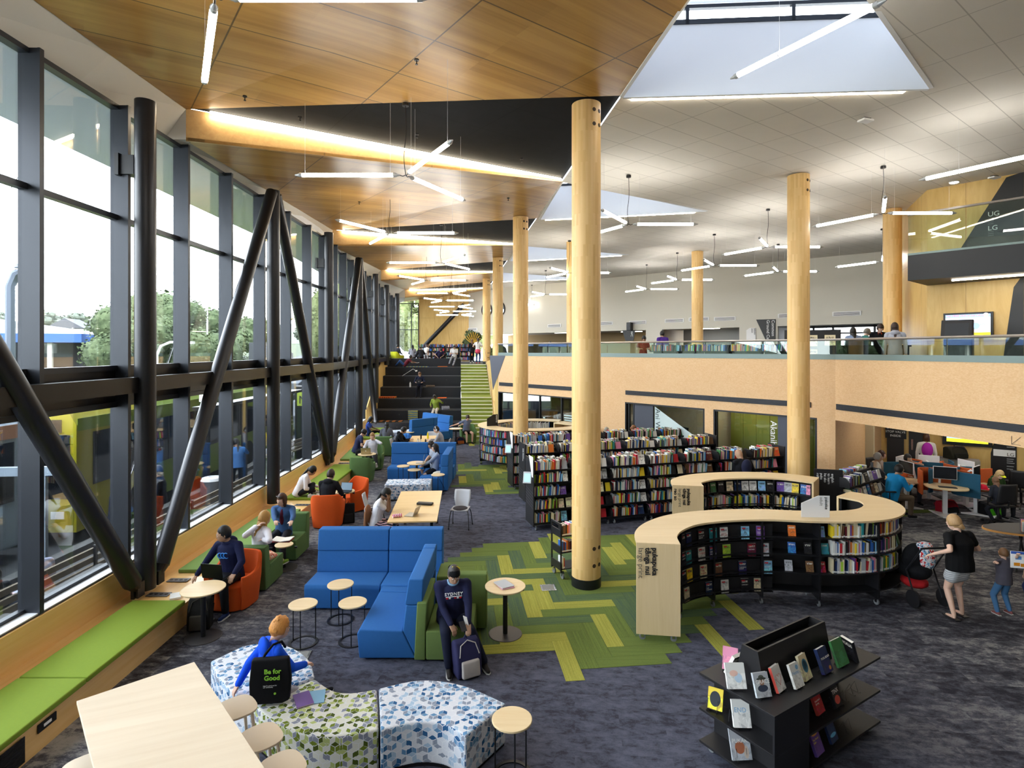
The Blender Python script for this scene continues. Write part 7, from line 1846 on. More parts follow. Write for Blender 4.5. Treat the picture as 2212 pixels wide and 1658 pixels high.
person('small child with brown hair seen from behind in the black mesh office chair',(11.75,13.75),.05,H=1.2,pz=.56,lean=4,pitch=14,skin='light',hair=('long','6e4a2e'),top=('2a2c34','long'),det=1)
# upper floor near the glass
person('boy reading behind the balcony glass on the upper floor',(4.75,20.6),PI,z0=3.3,H=1.45,pitch=34,yaw=0,lh=V((4.85,20.35,4.25)),rh=V((4.6,20.35,4.25)),skin='tan',hair=('short','0d0b0b'),top=('8a3030','short'),det=1)
person('person in a purple jumper seen from behind on the upper floor',(6.0,22.6),.3,z0=3.3,H=1.68,skin='tan',hair=('crew','151010'),top=('4a2a86','long'),det=1,fat=1.2)
person('dark haired person in navy seated behind the glass between the third and second columns',(-.32,29.6),PI/2,z0=3.3,H=1.6,pz=.62,pitch=40,lean=18,skin='tan',hair=('short','0d0b0b'),top=('1c2c55','short'),det=0)
person('person with black hair seated behind the glass just right of the second column',(1.9,27.6),.2,z0=3.3,H=1.6,pz=.60,lean=20,skin='light',hair=('short','151010'),top=('3a3a44','long'),det=0)
person('long haired woman in a light grey hoodie standing behind the right balcony glass',(10.2,15.15),-.55,z0=3.3,H=1.64,yaw=10,pitch=8,skin='light',hair=('long','2e1a16'),top=('a3a7b4','long','hood'),bot=('trousers','20242a'),det=2)
person('bearded staff member in black with an orange lanyard at the upper desk',(11.2,17.4),PI-.2,z0=3.3,H=1.72,pitch=30,skin='light',hair=('short','2a1712'),top=('131318','short'),det=1,extra=lambda i: MB().tube([i['neck']+i['tr']*.05+i['tf']*.07,i['chest']+i['tf']*.145-V((0,0,.05)),i['neck']-i['tr']*.05+i['tf']*.07],.008,6).build('lanyard',cloth('d8451c'),i['t']))
person('person in pale blue leaning on the upper desk left of the staff member',(10.25,17.0),-.3,z0=3.3,H=1.62,lean=18,pitch=10,skin='tan',hair=('long','0e0c0c'),top=('7f8fb0','long'),det=1)
person('grey haired person in a teal striped top at the upper desk',(10.9,17.8),-PI/2,z0=3.3,H=1.62,lean=16,pitch=16,skin='pale',hair=('short','77736c'),top=('3f7a76','long'),det=1)
# --- outside on the pavement
OG='people waiting outside at the bus stop'
person('woman in a blue shirt with a pink handbag waiting outside beyond the glass',(-8.25,17.1),.6,z0=-.1,H=1.64,yaw=30,pitch=20,rh=V((-8.3,17.5,1.2)),skin='tan',hair=('ponytail','0e0c0c'),top=('4a7ab8','long'),bot=('trousers','1c2430'),det=1,grp=OG)
t=thing('handbag','pink handbag carried by the woman in blue outside','bag',(-8.47,16.95,.72)); MB().bb((-.12,-.06,-.2),(.12,.06,.06)).build('bag_body',cloth('b03a78'),t,bevel=.02); MB().tube([V((-.08,0,.06)),V((-.06,0,.26)),V((.06,0,.26)),V((.08,0,.06))],.008,6).build('strap',cloth('b03a78'),t)
person('man in a pale jacket sitting outside at the bus stop behind the second column',(-8.5,20.2),-.9,z0=-.1,H=1.72,pz=.52,pitch=10,skin='tan',hair=('short','151010'),top=('8a93a8','long'),bot=('trousers','4a4a3a'),det=1,grp=OG)
person('dark haired man in a black coat walking outside left of the nearest column',(-7.75,11.3),PI*.9,z0=-.1,H=1.72,skin='tan',hair=('short','0d0b0b'),top=('1c1f2a','long'),bot=('trousers','22252e'),det=1,grp=OG)
person('woman with black hair and dark coat standing outside beside the nearest brace',(-8.05,13.05),PI*.6,z0=-.1,H=1.66,skin='tan',hair=('bun','0d0b0b'),top=('191c28','long'),bot=('trousers','2a1c28'),det=1,grp=OG)
person('person with long black hair sitting on the slatted bench outside, back to the glass',(-7.15,7.9),PI/2,z0=-.1,H=1.64,pz=.52,skin='light',hair=('long','0d0b0c'),top=('1a1c26','long'),det=1,grp=OG)
person('bald man in a striped shirt sitting on the slatted bench outside',(-7.2,8.75),PI/2,z0=-.1,H=1.72,pz=.52,lean=8,skin='pale',hair=('bald','aaaaaa'),top=(stripes('pale striped shirt','aab0cc','cbb8bc',14),'long'),det=1,grp=OG)
# ------------------------------------------------------------------ outside
def smo(x): x=max(0,min(1,x)); return x*x*(3-2*x)
def gz(x,y):
    """ground height outside: pavement and road near the glass, a bank behind, rising street in the distance"""
    a=-(x-WX(min(max(y,0),46)))
    bank=smo((a-8.5)/5.0)*3.0*(1-.0*y)
    far=smo((y-26)/26)*3.0
    return -.1+max(bank if y<60 else 3.0,far)+smo((y-60)/90)*3.0+smo((a-60)/70)*5
M_ROAD=mat('grey asphalt',(.075,.078,.085),.9,var=.15,vs=3); M_PAVE=mat('pale pavement',(.10,.10,.105),.9,var=.15,vs=4); M_BANK=mat('scrub ground',(.055,.070,.035),.95,var=.4,vs=3)
xs=[-5.9,-7,-8,-8.6,-9,-11,-13,-14.6,-15.5,-17,-18.5,-20,-22,-26,-32,-40,-55,-75,-110,-170]; ys=list(range(-14,60,3))+[66,75,90,110,140,180,240]
vs=[V((x+(WX(min(max(y,0),46))+6.1 if x>-60 else 0)-(.25 if x<-5.95 else .35),y,gz(x,y))) for y in ys for x in xs]; nx=len(xs)
fs=[];mi=[]
for j in range(len(ys)-1):
    for i in range(nx-1):
        fs.append((j*nx+i,j*nx+i+1,(j+1)*nx+i+1,(j+1)*nx+i)); x=(xs[i]+xs[i+1])/2
        mi.append(1 if x>-9 else 0 if x>-14.6 or (ys[j]>30 and x>-24) else 2)
mb=MB(); mb.add(vs,fs); mb.m=mi; o=mb.build('ground_outside',[M_ROAD,M_PAVE,M_BANK]); o['kind']='structure'
o=MB().slab([(WX(d)-2.95,d) for d in(-10,0,10,19,30)],.12,-.12,-.1,.03).build('kerb',mat('white kerb stone',(.16,.16,.16),.8)); struct(o)
mb=MB()
for k in range(12): mb.bb((-13.2-.3*k,4+3*k,-.092),(-13.08-.3*k,5.6+3*k,-.088))
o=mb.build('road_line',mat('white road paint',(.18,.18,.18),.8)); struct(o)
o=MB().quad((-21,46,2.62),(-19.6,46,2.62),(-30,110,5.2),(-34,110,5.2)).build('far_street',M_ROAD); struct(o)
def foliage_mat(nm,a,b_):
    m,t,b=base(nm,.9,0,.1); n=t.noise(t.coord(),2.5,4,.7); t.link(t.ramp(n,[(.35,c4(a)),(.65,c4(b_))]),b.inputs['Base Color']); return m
M_LEAF=foliage_mat('grey green foliage',(.045,.065,.03),(.12,.15,.075)); M_LEAF2=foliage_mat('yellow green foliage',(.08,.10,.035),(.16,.18,.08)); M_LEAF3=foliage_mat('haze tinted far foliage',(.13,.15,.12),(.19,.21,.17))  # leaf colours lightened for outdoor haze, most of all the far foliage
M_BARK=mat('grey bark',(.06,.05,.04),.9)
def crown(c,r,n,s,rnd):
    mb=MB(); c=V(c)
    lobes=[(V((rnd.uniform(-.55,.55)*r[0],rnd.uniform(-.55,.55)*r[1],rnd.uniform(-.45,.6)*r[2])),rnd.uniform(.38,.6)) for _ in range(9)]
    for lc,lr in lobes: mb.ell(c+lc,V(r)*lr*.86,10,7)
    for _ in range(n):
        lc,lr=rnd.choice(lobes); a=rnd.uniform(0,2*PI); z=rnd.uniform(-.7,1); q=math.sqrt(max(0,1-z*z)); d=V((math.cos(a)*q,math.sin(a)*q,z))
        p=c+lc+V((d.x*r[0],d.y*r[1],d.z*r[2]))*lr*rnd.uniform(.82,1.06)
        u_=V((rnd.uniform(-1,1),rnd.uniform(-1,1),rnd.uniform(-.5,.5))).normalized()*s; w_=u_.cross(d+V((rnd.uniform(-.5,.5),rnd.uniform(-.5,.5),0))).normalized()*s*.7
        mb.add([p-u_-w_*.3,p+w_,p+u_+w_*.2,p-w_],[(0,1,2,3)])
    return mb
def tree(label,x,y,r,h,mt,n=1500,s=.16,seed=1,cat='tree',nm='tree'):
    g=gz(x,y); t=thing(nm,label,cat,(x,y,g)); rnd=random.Random(seed)
    crown((0,0,h-r[2]*.9),r,n,s,rnd).build('foliage',mt,t,fix=False)
    MB().cyl((0,0,-.2),(0,0,h-r[2]),.16,.1,n=8).build('trunk' if nm=='tree' else 'stem',M_BARK,t)
tree('tall rounded grey green tree across the road, right one of the pair',-17.9,32,(2.9,2.6,2.6),4.8,M_LEAF,6000,.085,3)
tree('rounded grey green tree across the road, left one of the pair',-19.5,30.0,(2.4,2.4,2.1),4.1,M_LEAF,5000,.085,4)
tree('third rounded tree across the road behind the pair',-22.4,37,(2.6,2.6,2.3),4.6,M_LEAF,3500,.1,5)
for k,(x,y,rr) in enumerate(((-17.2,16.5,1.6),(-17.8,19.2,1.7),(-16.9,21.3,1.4),(-18.6,13.4,1.7),(-17.4,11.2,1.4),(-18.4,23.6,1.6))):
    tree('low yellowish shrub on the bank across the road, %s from the left'%ORD[[2,3,4,1,0,5][k]],x,y,(rr,rr,.95),1.35+.1*(k%3),M_LEAF2,900,.10,20+k,'shrub','shrub')
for k in range(7):
    x=-15.5-rb.uniform(0,3); y=42+6*k; tree('distant roadside tree along the rising street, %s nearest'%ORD[k],-27-1.5*k+rb.uniform(-1,1),y,(3,3,2.6),5.2,M_LEAF,900,.26,40+k)
for k in range(5): tree('tree close outside the far end window, %s from the left'%ORD[k],-16+3.4*k,52+rb.uniform(-1,2),(3.0,2.4,4.3),7.8,M_LEAF2,3000,.14,60+k)
# hills with scattered houses
def hill(label,pts,mt,seed,th=30):
    rnd=random.Random(seed); mb=MB(); n=len(pts)
    P_=[]
    for i in range(n-1):
        for j in range(8):
            f=j/8; a=pts[i];b=pts[i+1]; P_.append((lerp(a[0],b[0],f),lerp(a[1],b[1],f),lerp(a[2],b[2],f)+rnd.uniform(-.5,.5)))
    vs=[]
    for q in P_: vs+=[V((q[0],q[1],2)),V((q[0]-th*.2,q[1]+th*.4,q[2]*.75)),V((q[0]-th*.5,q[1]+th*.7,q[2])),V((q[0]-th*.9,q[1]+th,2))]
    m=len(P_); fs=[(i*4+k,(i+1)*4+k,(i+1)*4+k+1,i*4+k+1) for i in range(m-1) for k in range(3)]
    o=mb.add(vs,fs).build('hillside',mt,smooth=True); struct(o)
    return P_
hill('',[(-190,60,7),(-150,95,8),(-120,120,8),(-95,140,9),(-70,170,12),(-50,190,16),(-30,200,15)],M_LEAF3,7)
for k in range(14):
    f=k/13; x=lerp(-135,-55,f)+rb.uniform(-3,3); y=lerp(98,170,f); z=rb.uniform(5,9)
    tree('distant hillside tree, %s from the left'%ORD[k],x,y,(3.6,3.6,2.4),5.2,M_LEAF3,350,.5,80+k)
M_HOUSE=mat('pale house wall',(.20,.20,.19),.8); M_ROOFG=mat('grey house roof',(.09,.09,.10),.8)
for k in range(8):
    f=k/7; x=lerp(-122,-48,f); y=lerp(92,150,f); z=5.5+rb.uniform(-.8,1.6); w_=rb.uniform(4.5,7)
    t=thing('house','small pale house on the distant hill, %s from the left'%ORD[k],'house',(x,y,z-2),rb.uniform(-.4,.4),'houses on the hill')
    MB().bb((-w_/2,-3,0),(w_/2,3,4)).build('wall',M_HOUSE,t); MB().prism([(-w_/2-.4,4),(w_/2+.4,4),(0,6)],-3.3,3.3,M=Matrix(((1,0,0,0),(0,0,1,0),(0,1,0,0),(0,0,0,1)))).build('roof',M_ROOFG,t)
    MB().bb((-w_*.3,-3.05,1.2),(-w_*.1,-3,2.8)).build('window',M_BLACK,t); MB().bb((w_*.1,-3.05,1.2),(w_*.3,-3,2.8)).build('window',M_BLACK,t)
# station building with the blue fascia
t=thing('station_building','long low building with a bright blue roof edge beyond the shrubs','building',(-31,27,2.9),.35)
MB().bb((-14,-.6,1.7),(9,5,2.15)).build('blue_fascia',mat('sky blue fascia',(.03,.10,.35),.5),t)
MB().bb((-14,-.3,2.15),(9,5,2.4)).build('roof',M_WALLW,t); MB().prism([(-13,2.4),(8,2.4),(2,3.3),(-7,3.3)],1.0,5,M=Matrix(((1,0,0,0),(0,0,1,0),(0,1,0,0),(0,0,0,1)))).build('upper_roof',mat('white metal roof',(.26,.27,.28),.6),t)
MB().bb((-13,3.5,0),(8.5,4.8,1.7)).build('wall',mat('dark grey wall',(.07,.07,.075),.8),t)  # rear wall in one even dark grey
for k in range(7): MB().bb((-13+3.4*k,-.2,0),(-12.8+3.4*k,0,1.7)).build('post',M_WALLW,t)
t=thing('station_sign','blue pylon sign with a yellow panel above the building','sign',(-24.2,36.5,3.0),.2)
MB().bb((-.75,-.1,1.6),(.75,.1,3.6)).build('blue_panel',mat('deep blue sign',(.03,.06,.20),.5),t); MB().bb((-.75,-.12,2.0),(.45,-.1,3.3)).build('yellow_panel',mat('yellow sign',(.35,.38,.04),.5),t); MB().bb((-.1,-.08,0),(.1,.08,1.6)).build('post',M_BLACK,t)
def lamp(label,x,y,h,arm,mt,dirn=1,r=.06):
    g=gz(x,y); t=thing('street_lamp',label,'street lamp',(x,y,g),0,'street lamps')
    MB().tube([V((0,0,0)),V((0,0,h-.5)),V((dirn*.15,0,h-.15)),V((dirn*.5,0,h)),V((dirn*arm,0,h))],r,8).build('post',mt,t,smooth=True); MB().bb((dirn*arm-.05,-.1,h-.06),(dirn*arm+.5*dirn,.1,h+.04)).build('lamp_head',M_WHITEM,t)
lamp('white curved street lamp in front of the tall trees',-13.6,21.8,4.6,.9,M_WHITEM,1,.05)
lamp('tall slender street lamp rising above the trees',-22.5,42,9,1.2,M_WHITEM,-1)
lamp('thick grey street lamp cut by the left edge of the photo',-13.4,15.2,6.5,.2,mat('grey lamp post',(.12,.14,.18),.6),1,.11)
lamp('yellow pole beside the rising street',-19.6,50,4.2,.1,mat('ochre pole',(.35,.26,.03),.6),1,.1)
# vehicles
M_TYRE=mat('black tyre',(.012,.012,.013),.8); M_VG=mat('dark vehicle glass',(.012,.014,.018),.08,spec=.6)
def bus(label,x,y,L,rz,c1,c2,front,sign,W_=2.45,H_=2.95,disp='ad band',front_wrap=None):
    t=thing('bus',label,'bus',(x,y,-.1),rz)
    pr=[(-W_/2,.32),(W_/2,.32),(W_/2,H_-.3),(W_/2-.18,H_),(-W_/2+.18,H_),(-W_/2,H_-.3)]
    M=Matrix(((1,0,0,0),(0,0,1,0),(0,1,0,0),(0,0,0,1)))
    MB().prism(pr,0,L,M=M).build('body',c1,t,bevel=.05,bseg=2)
    for s in(1,-1):
        xx=s*(W_/2+.004)
        MB().bb((xx-.004*s*0,.5,1.25),(xx+.012*s,L-.5,2.45)).build('side_glass',M_VG,t)
        MB().bb((xx,.02,2.52),(xx+.01*s,L-.02,2.80)).build('upper_stripe',c2,t)
        mb=MB()
        for k in range(int(L/1.5)): mb.bb((xx,.5+1.5*k,1.25),(xx+.016*s,.56+1.5*k,2.45))
        mb.build('window_pillar',M_BLACK,t)
        for yy in (2.2,L-2.4): MB().cyl((s*(W_/2-.25),yy,.46),(s*(W_/2+.02),yy,.46),.46,n=22).build('wheel',M_TYRE,t,smooth=.5)
        text('lettering',disp,.34,frame((xx+.014*s,L*.62 if s>0 else L*.35,.72),(0,s*1,0),(0,0,1)),M_TXW,t)
    MB().bb((-W_/2+.12,-.02,1.05),(W_/2-.12,.0,2.45)).build('windscreen',M_VG,t); MB().bb((-W_/2+.05,-.03,.35),(W_/2-.05,-.002,.95)).build('bumper',front,t)
    MB().bb((-W_/2+.3,-.04,2.5),(W_/2-.3,-.0,2.78)).build('destination_board',M_BLACK,t); text('lettering',sign,.2,frame((-.7,-.045,2.56),(1,0,0),(0,0,1)),mat('amber display',(.8,.4,.05),.5),t)
    for s in(1,-1): MB().bb((s*.85-.14,-.045,.62),(s*.85+.14,-.03,.78)).build('headlamp',M_TXW,t)
    if front_wrap is not None:
        MB().prism(pr,-.012,2.3,M=Matrix.Scale(1.0,4)@M).build('front_wrap',front_wrap,t).scale=(1.008,1,1.004)
    return t
M_BY=mat('bus yellow',(.30,.27,.01),.35); M_BG=mat('bus lime',(.16,.24,.02),.35); M_BW=mat('bus pale blue white',(.26,.32,.38),.4); M_BBL=mat('bus green body',(.10,.16,.015),.35)
bus('lime green and yellow city bus standing at the kerb outside the glass',-10.75,12.4,11.2,.035,M_BG,M_BG,M_BY,'3',disp='WELL',front_wrap=M_BY)
bus('pale blue and white bus with yellow lower front at the left edge outside',-11.3,1.4,10.6,.0,M_BW,mat('bus orange panel',(.40,.20,.12),.5),M_BY,'220',disp='')
def car(label,x,y,rz,c,van=False):
    t=thing('van' if van else 'car',label,'van' if van else 'car',(x,y,gz(x,y)),rz,'distant traffic')
    pr=[(-2.1,.3),(2.1,.3),(2.15,.75),(1.9,.95),(1.2,1.0),(.6,1.45),(-1.1,1.48),(-1.8,1.0),(-2.15,.9)] if not van else [(-2.3,.3),(2.3,.3),(2.3,1.0),(1.7,1.2),(1.3,2.0),(-2.25,2.05)]
    M=Matrix(((1,0,0,0),(0,0,1,0),(0,1,0,0),(0,0,0,1)))
    MB().prism(pr,-.85,.85,M=M).build('body',cloth(c),t,bevel=.05)
    gl=[(.5,1.38),(1.05,1.0),(-1.6,1.0),(-1.05,1.42)] if not van else [(1.15,1.9),(1.5,1.25),(-.2,1.25),(-.2,1.9)]
    MB().prism(gl,-.87,.87,M=M).build('side_glass',M_VG,t)
    for a in(-1.35,1.35):
        for s in(-1,1): MB().cyl((a,s*.70,.32),(a,s*.88,.32),.32,n=16).build('wheel',M_TYRE,t)
for k,a in enumerate((('white van driving down the distant street',-24.5,58,1.3,'5a5c5e',True),('pale blue car parked at the left of the distant street',-23,43,.4,'56707a',False),('orange car among the parked cars in the distance',-20.0,39.0,.3,'8a3a18',False),('white car parked behind the orange car',-24.6,46.5,.3,'6a6c6e',False),('grey car outside behind the third column',-10.8,30,1.5,'5a5e62',False),('silver car farther along the street',-14.0,38,1.45,'60656a',False),('dark car beyond the information pylon',-12.6,44,1.5,'2a2c34',False))): car(*a)
# street furniture near the glass
t=thing('slatted_bench','long timber slatted bench with dark frames outside the glass at the lower left','bench',(-6.95,8.0,-.1),PI/2-.01)
for k in range(4): MB().bb((-4.5,-.02,.52+.14*k),(7.5,.02,.61+.14*k)).build('back_slat',mat('weathered slat',(.16,.13,.09),.8),t)
for k in range(4): MB().bb((-4.5,.05+.11*k,.42),(7.5,.14+.11*k,.46)).build('seat_slat',MATS['weathered slat'],t)
for k in range(9): MB().bb((-4.2+1.4*k,-.03,0),(-4.14+1.4*k,.5,.42)).bb((-4.2+1.4*k,-.05,.0),(-4.14+1.4*k,-.02,1.08)).build('support',M_DARK,t)
t=thing('bench_low','second slatted bench outside beside the information pylon','bench',(-8.3,21.5,-.1),PI/2-.1)
for k in range(3): MB().bb((-1.2,-.02,.5+.14*k),(1.2,.02,.59+.14*k)).build('back_slat',MATS['weathered slat'],t)
MB().bb((-1.2,.02,.42),(1.2,.45,.46)).build('seat',MATS['weathered slat'],t); 
for x in(-1,1): MB().bb((x-.03,0,0),(x+.03,.4,.42)).build('support',M_DARK,t)
t=thing('litter_bin','round silver litter bin on the pavement outside','bin',(-7.95,15.1,-.1)); MB().cyl((0,0,0),(0,0,.86),.28,n=26).build('bin_body',mat('brushed silver',(.16,.17,.19),.35,.5),t,smooth=.6); MB().lathe([(.28,.86),(.24,.93),(.1,.95),(.1,.90),(0,.9)],26).build('bin_lid',M_WHITEM,t,smooth=.6)
t=thing('information_pylon','black information pylon with a lime green heading outside behind the third column','pylon',(-8.75,24.6,-.1),-.2); MB().bb((-.62,-.14,0),(.62,.14,2.75)).build('pylon_body',M_BLACK,t,bevel=.03); MB().bb((-.5,-.155,1.9),(.5,-.14,2.5)).build('lime_panel',mat('lime heading',(.25,.32,.03),.5),t); text('lettering','M',.5,frame((-.42,-.165,2.0),(1,0,0),(0,0,1)),M_TXB,t); MB().bb((-.5,-.15,.4),(.5,-.142,1.8)).build('timetable',M_VG,t)
t=thing('bus_shelter','white framed glass bus shelter panel outside beyond the first brace','shelter',(-9.3,10.4,-.1),.1); MB().bb((-.9,-.05,2.0),(.9,.05,2.16)).build('top_rail',M_BW,t); 
for x in(-.85,.6): MB().bb((x,-.04,0),(x+.14,.04,2.0)).build('post',M_BW,t)
MB().bb((-.8,-.01,.1),(.75,.0,2.0)).build('glass_panel',M_GLASS,t)
for k,(x,y) in enumerate(((-8.7,16.2),(-8.75,18.6),(-8.9,22.9))):
    t=thing('shelter_post','dark slim shelter post outside, %s from the left'%ORD[k],'post',(x,y,-.1)); MB().bb((-.07,-.07,0),(.07,.07,2.6)).build('post',M_DARK,t); MB().bb((-.1,-.1,2.6),(.1,.1,2.66)).build('cap',M_DARK,t)
o=tag(MB().bb((-9.0,16.0,2.5),(-8.55,23.2,2.6)).build('shelter_roof',M_DARK),'thin dark bus shelter roof outside resting on the slim posts','shelter roof')
# ------------------------------------------------------------------ computer corner under the balcony
M_TEAL=mat('teal felt screen','1f4f66',.9,var=.1,vs=40); M_ORF=mat('orange felt screen','c0592a',.9,var=.1,vs=40)
CC=V((11.45,15.35))
DN=['leftmost','front left','front right','right','rear right','rear left']
for k in range(6):
    a=math.radians(185+60*k); c=CC+V((math.cos(a),math.sin(a)))*.98; rz=a+PI/2
    t=thing('computer_desk','pale round ended computer desk with %s felt screen, %s of the cluster'%(('teal','orange')[k%2],DN[k]),'desk',(c.x,c.y,0),rz,'computer desks under the balcony')
    poly=[(x,y) for x,y in smoothpath([(-.42,.42),(-.46,.0),(-.36,-.30),(0,-.42),(.36,-.30),(.46,0),(.42,.42)],4)]
    MB().prism(poly,.715,.74).build('desktop',M_TIMBER,t)
    MB().bb((-.05,.08,.03),(.05,.16,.715)).build('leg',M_WHITEM,t); MB().prism([(-.30,.35),(-.12,-.3),(.12,-.3),(.30,.35),(.05,.2),(-.05,.2)],0,.03).build('foot_plate',M_WHITEM,t)
    sp_=[(-.52,-.12),(-.53,.30),(-.40,.50),(.0,.56),(.40,.50),(.53,.30)]
    MB().slab(smoothpath(sp_,4),.02,-.02,.50,1.10).build('privacy_screen',(M_TEAL,M_ORF)[k%2],t,bevel=.008)
    m_=thing('monitor','computer monitor on a white arm at the %s desk of the cluster'%DN[k],'monitor',(c.x,c.y,.74),rz,'computer monitors')
    MB().bb((-.25,.10,.16),(.25,.13,.48)).build('casing',M_WHITEM,m_,bevel=.004); MB().bb((-.24,.095,.17),(.24,.10,.47)).build('screen',M_VG,m_)
    MB().tube([V((0,.14,.30)),V((.08,.25,.34)),V((-.05,.36,.22)),V((-.05,.42,.0))],.028,8).build('arm',M_WHITEM,m_,smooth=True)
    kb=thing('keyboard','small dark keyboard lying on the %s desk of the cluster'%DN[k],'keyboard',(c.x-math.sin(-rz)*-.0,c.y,.741),rz,'keyboards'); kb.location=V((c.x,c.y,.741))+Matrix.Rotation(rz,3,'Z')@V((0,-.14,0)); MB().bb((-.19,-.07,0),(.19,.07,.015)).build('key_plate',M_BLACKL,kb); MB().bb((-.18,-.06,.015),(.18,.06,.019)).build('keys',mat('dark grey keys',(.05,.05,.055),.6),kb)
def office_chair(label,x,y,rz):
    t=thing('office_chair',label,'chair',(x,y,0),rz,'black mesh office chairs')
    MB().prism([(-.24,-.24),(.24,-.24),(.25,.2),(-.25,.2)],.44,.50).build('seat',M_BLACKL,t,bevel=.025,bseg=3,smooth=.8)
    mb=MB(); vs=[];
    for j in range(9):
        for i in range(7):
            u_=i/6*2-1; v=j/8; vs.append(V((u_*(.24-.03*v*v),.24+.06*v-.05*(1-u_*u_)*-1*.6,.56+.46*v)))
    mb.add(vs,[(j*7+i,j*7+i+1,(j+1)*7+i+1,(j+1)*7+i) for j in range(8) for i in range(6)]); o=mb.build('backrest',M_BLACKL,t,smooth=True); o.modifiers.new('t','SOLIDIFY').thickness=.02
    MB().cyl((0,0,.09),(0,0,.44),.028,n=12).build('gas_column',M_BLACK,t); MB().tube([V((0,.1,.44)),V((0,.27,.46)),V((0,.31,.62))],.02,8).build('back_bracket',M_BLACK,t)
    for k in range(5):
        a=2*PI*k/5+.3; e=V((math.cos(a)*.31,math.sin(a)*.31,.06)); o=MB().tube([V((0,0,.10)),e],[.024,.016],8).build('base_arm',M_BLACK,t); MB().cyl(e+V((-.02,0,-.03)),e+V((.02,0,-.03)),.03,n=12).build('caster',M_BLACK,o)
    for s in(-1,1): MB().tube([V((s*.24,.05,.46)),V((s*.29,.05,.48)),V((s*.29,.05,.66))],.016,6).bb((s*.29-.03,-.1,.66),(s*.29+.03,.14,.69)).build('armrest',M_BLACK,t)
office_chair('black mesh office chair with its back to the camera, small child in it',11.75,13.75,PI)
office_chair('black mesh office chair at the far right of the computer corner, empty',13.6,15.2,PI*.75)
office_chair('black office chair under the man in the bright blue jacket',9.45,14.45,PI/2)
office_chair('black office chair with a curved back between the balding man and the blouse woman',10.75,16.6,.3)
t=thing('red_cap','bright red baseball cap left on the front right desk','cap',(11.75,14.20,.742),.4); MB().lathe([(.10,0),(.098,.05),(.07,.10),(0,.12)],18).build('crown',cloth('c01830'),t,smooth=.9); MB().prism([(-.08,-.06),(-.05,-.16),(.05,-.16),(.08,-.06)],.0,.012).build('brim',cloth('c01830'),t)
def bag(label,p,rz,sz,c,c2,straps=True):
    t=thing('backpack',label,'bag',p,rz); w_,d_,h_=sz; r=min(w_,d_,h_)*.26
    pr=[(-d_*.5,0),(d_*.42,0),(d_*.40,h_*.9),(d_*.2,h_),(-d_*.1,h_*.98),(-d_*.38,h_*.7),(-d_*.52,h_*.3)]
    M=Matrix(((0,0,1,0),(1,0,0,0),(0,1,0,0),(0,0,0,1)))
    MB().prism(pr,-w_/2,w_/2,M=M).build('bag_body',cloth(c),t,bevel=r*.8,bseg=4,smooth=1.2)
    MB().prism([(-d_*.72,h_*.06),(-d_*.48,h_*.04),(-d_*.44,h_*.52),(-d_*.60,h_*.50)],-w_*.36,w_*.36,M=M).build('front_pocket',cloth(c2),t,bevel=r*.35,bseg=3,smooth=1.2)
    MB().tube([V((-w_*.4,-d_*.42,h_*.62)),V((-w_*.3,-d_*.24,h_*.9)),V((0,-d_*.14,h_*1.0)),V((w_*.3,-d_*.24,h_*.9)),V((w_*.4,-d_*.42,h_*.62))],.007,6).build('zip',cloth(c2),t,smooth=True)
    MB().tube([V((-.03,.02,h_*.95)),V((0,.03,h_*1.08)),V((.03,.02,h_*.95))],.010,6).build('top_handle',cloth(c),t,smooth=True)
    if straps:
        for s in(-1,1): MB().tube([V((s*.07,d_*.3,h_*.9)),V((s*.13,d_*.75,h_*.6)),V((s*.12,d_*.5,h_*.1))],.014,6).build('shoulder_strap',cloth(c),t,smooth=True)
    return t
bag('open navy and pale grey backpack on the floor at the feet of the older man',V((-.60,7.42,0)),.5,(.34,.28,.44),'2a2a4c','b8b2ad')
bag('black and brown backpack on the floor under the round table by the bench',V((-4.72,8.62,0)),.2,(.32,.24,.46),'141310','3a352c')
bag('black leather backpack leaning on the orange chair of the man with the laptop',V((-4.0,13.9,0)),.3,(.30,.2,.46),'101012','1b1b1e')
bag('dark blue and orange backpack on the floor beside the woman reading by the stair',V((-2.35,25.6,0)),.4,(.42,.3,.30),'151a30','8a4a20')
bag('red and black bag on the floor under the front computer desks',V((11.3,14.8,0)),.3,(.5,.3,.30),'8a1224','16161a')
bag('black bag with a bright green print under the computer desks',V((12.2,14.55,0)),.3,(.5,.26,.36),'0d0d10','3f9a18')
bag('dark olive backpack resting on the grey cabinet behind the computer desks',V((13.55,17.4,.90)),.2,(.62,.34,.36),'25241a','1a1a14')
bag('black bag on the moss bench cushion beside the young man in navy',V((-5.45,20.55,.43)),.3,(.4,.26,.16),'141418','24242a',False)
bag('pink and white bag on the bench above the moss green tub chair',V((-5.2,18.9,.43)),.3,(.34,.24,.18),'c03a5a','c9c2bc',False)
bag('white cable bag on the far lime cushion by the stretched legs',V((-5.9,24.75,.43)),.2,(.3,.16,.10),'b5b0a5','8a8a88',False)
bag('grey bag on the tier beside the woman in olive green',V((-3.6,30.8,.975)),.3,(.42,.26,.2),'8a8b98','6a6a78',False)
bag('brown bag on the tier beside the man with the laptop',V((-4.75,33.1,2.052)),.3,(.5,.24,.12),'5a4c40','3a322a',False)
t=thing('cabinet','low grey cabinet against the plywood wall behind the computer desks','cabinet',(13.7,17.45,0),-.62); MB().bb((-.5,-.25,0),(.5,.22,.88)).build('carcass',mat('grey laminate',(.28,.27,.24),.5),t); MB().bb((-.48,-.262,.05),(-.01,-.25,.84)).build('door',MATS['grey laminate'],t); MB().bb((.01,-.262,.05),(.48,-.25,.84)).build('door',MATS['grey laminate'],t)
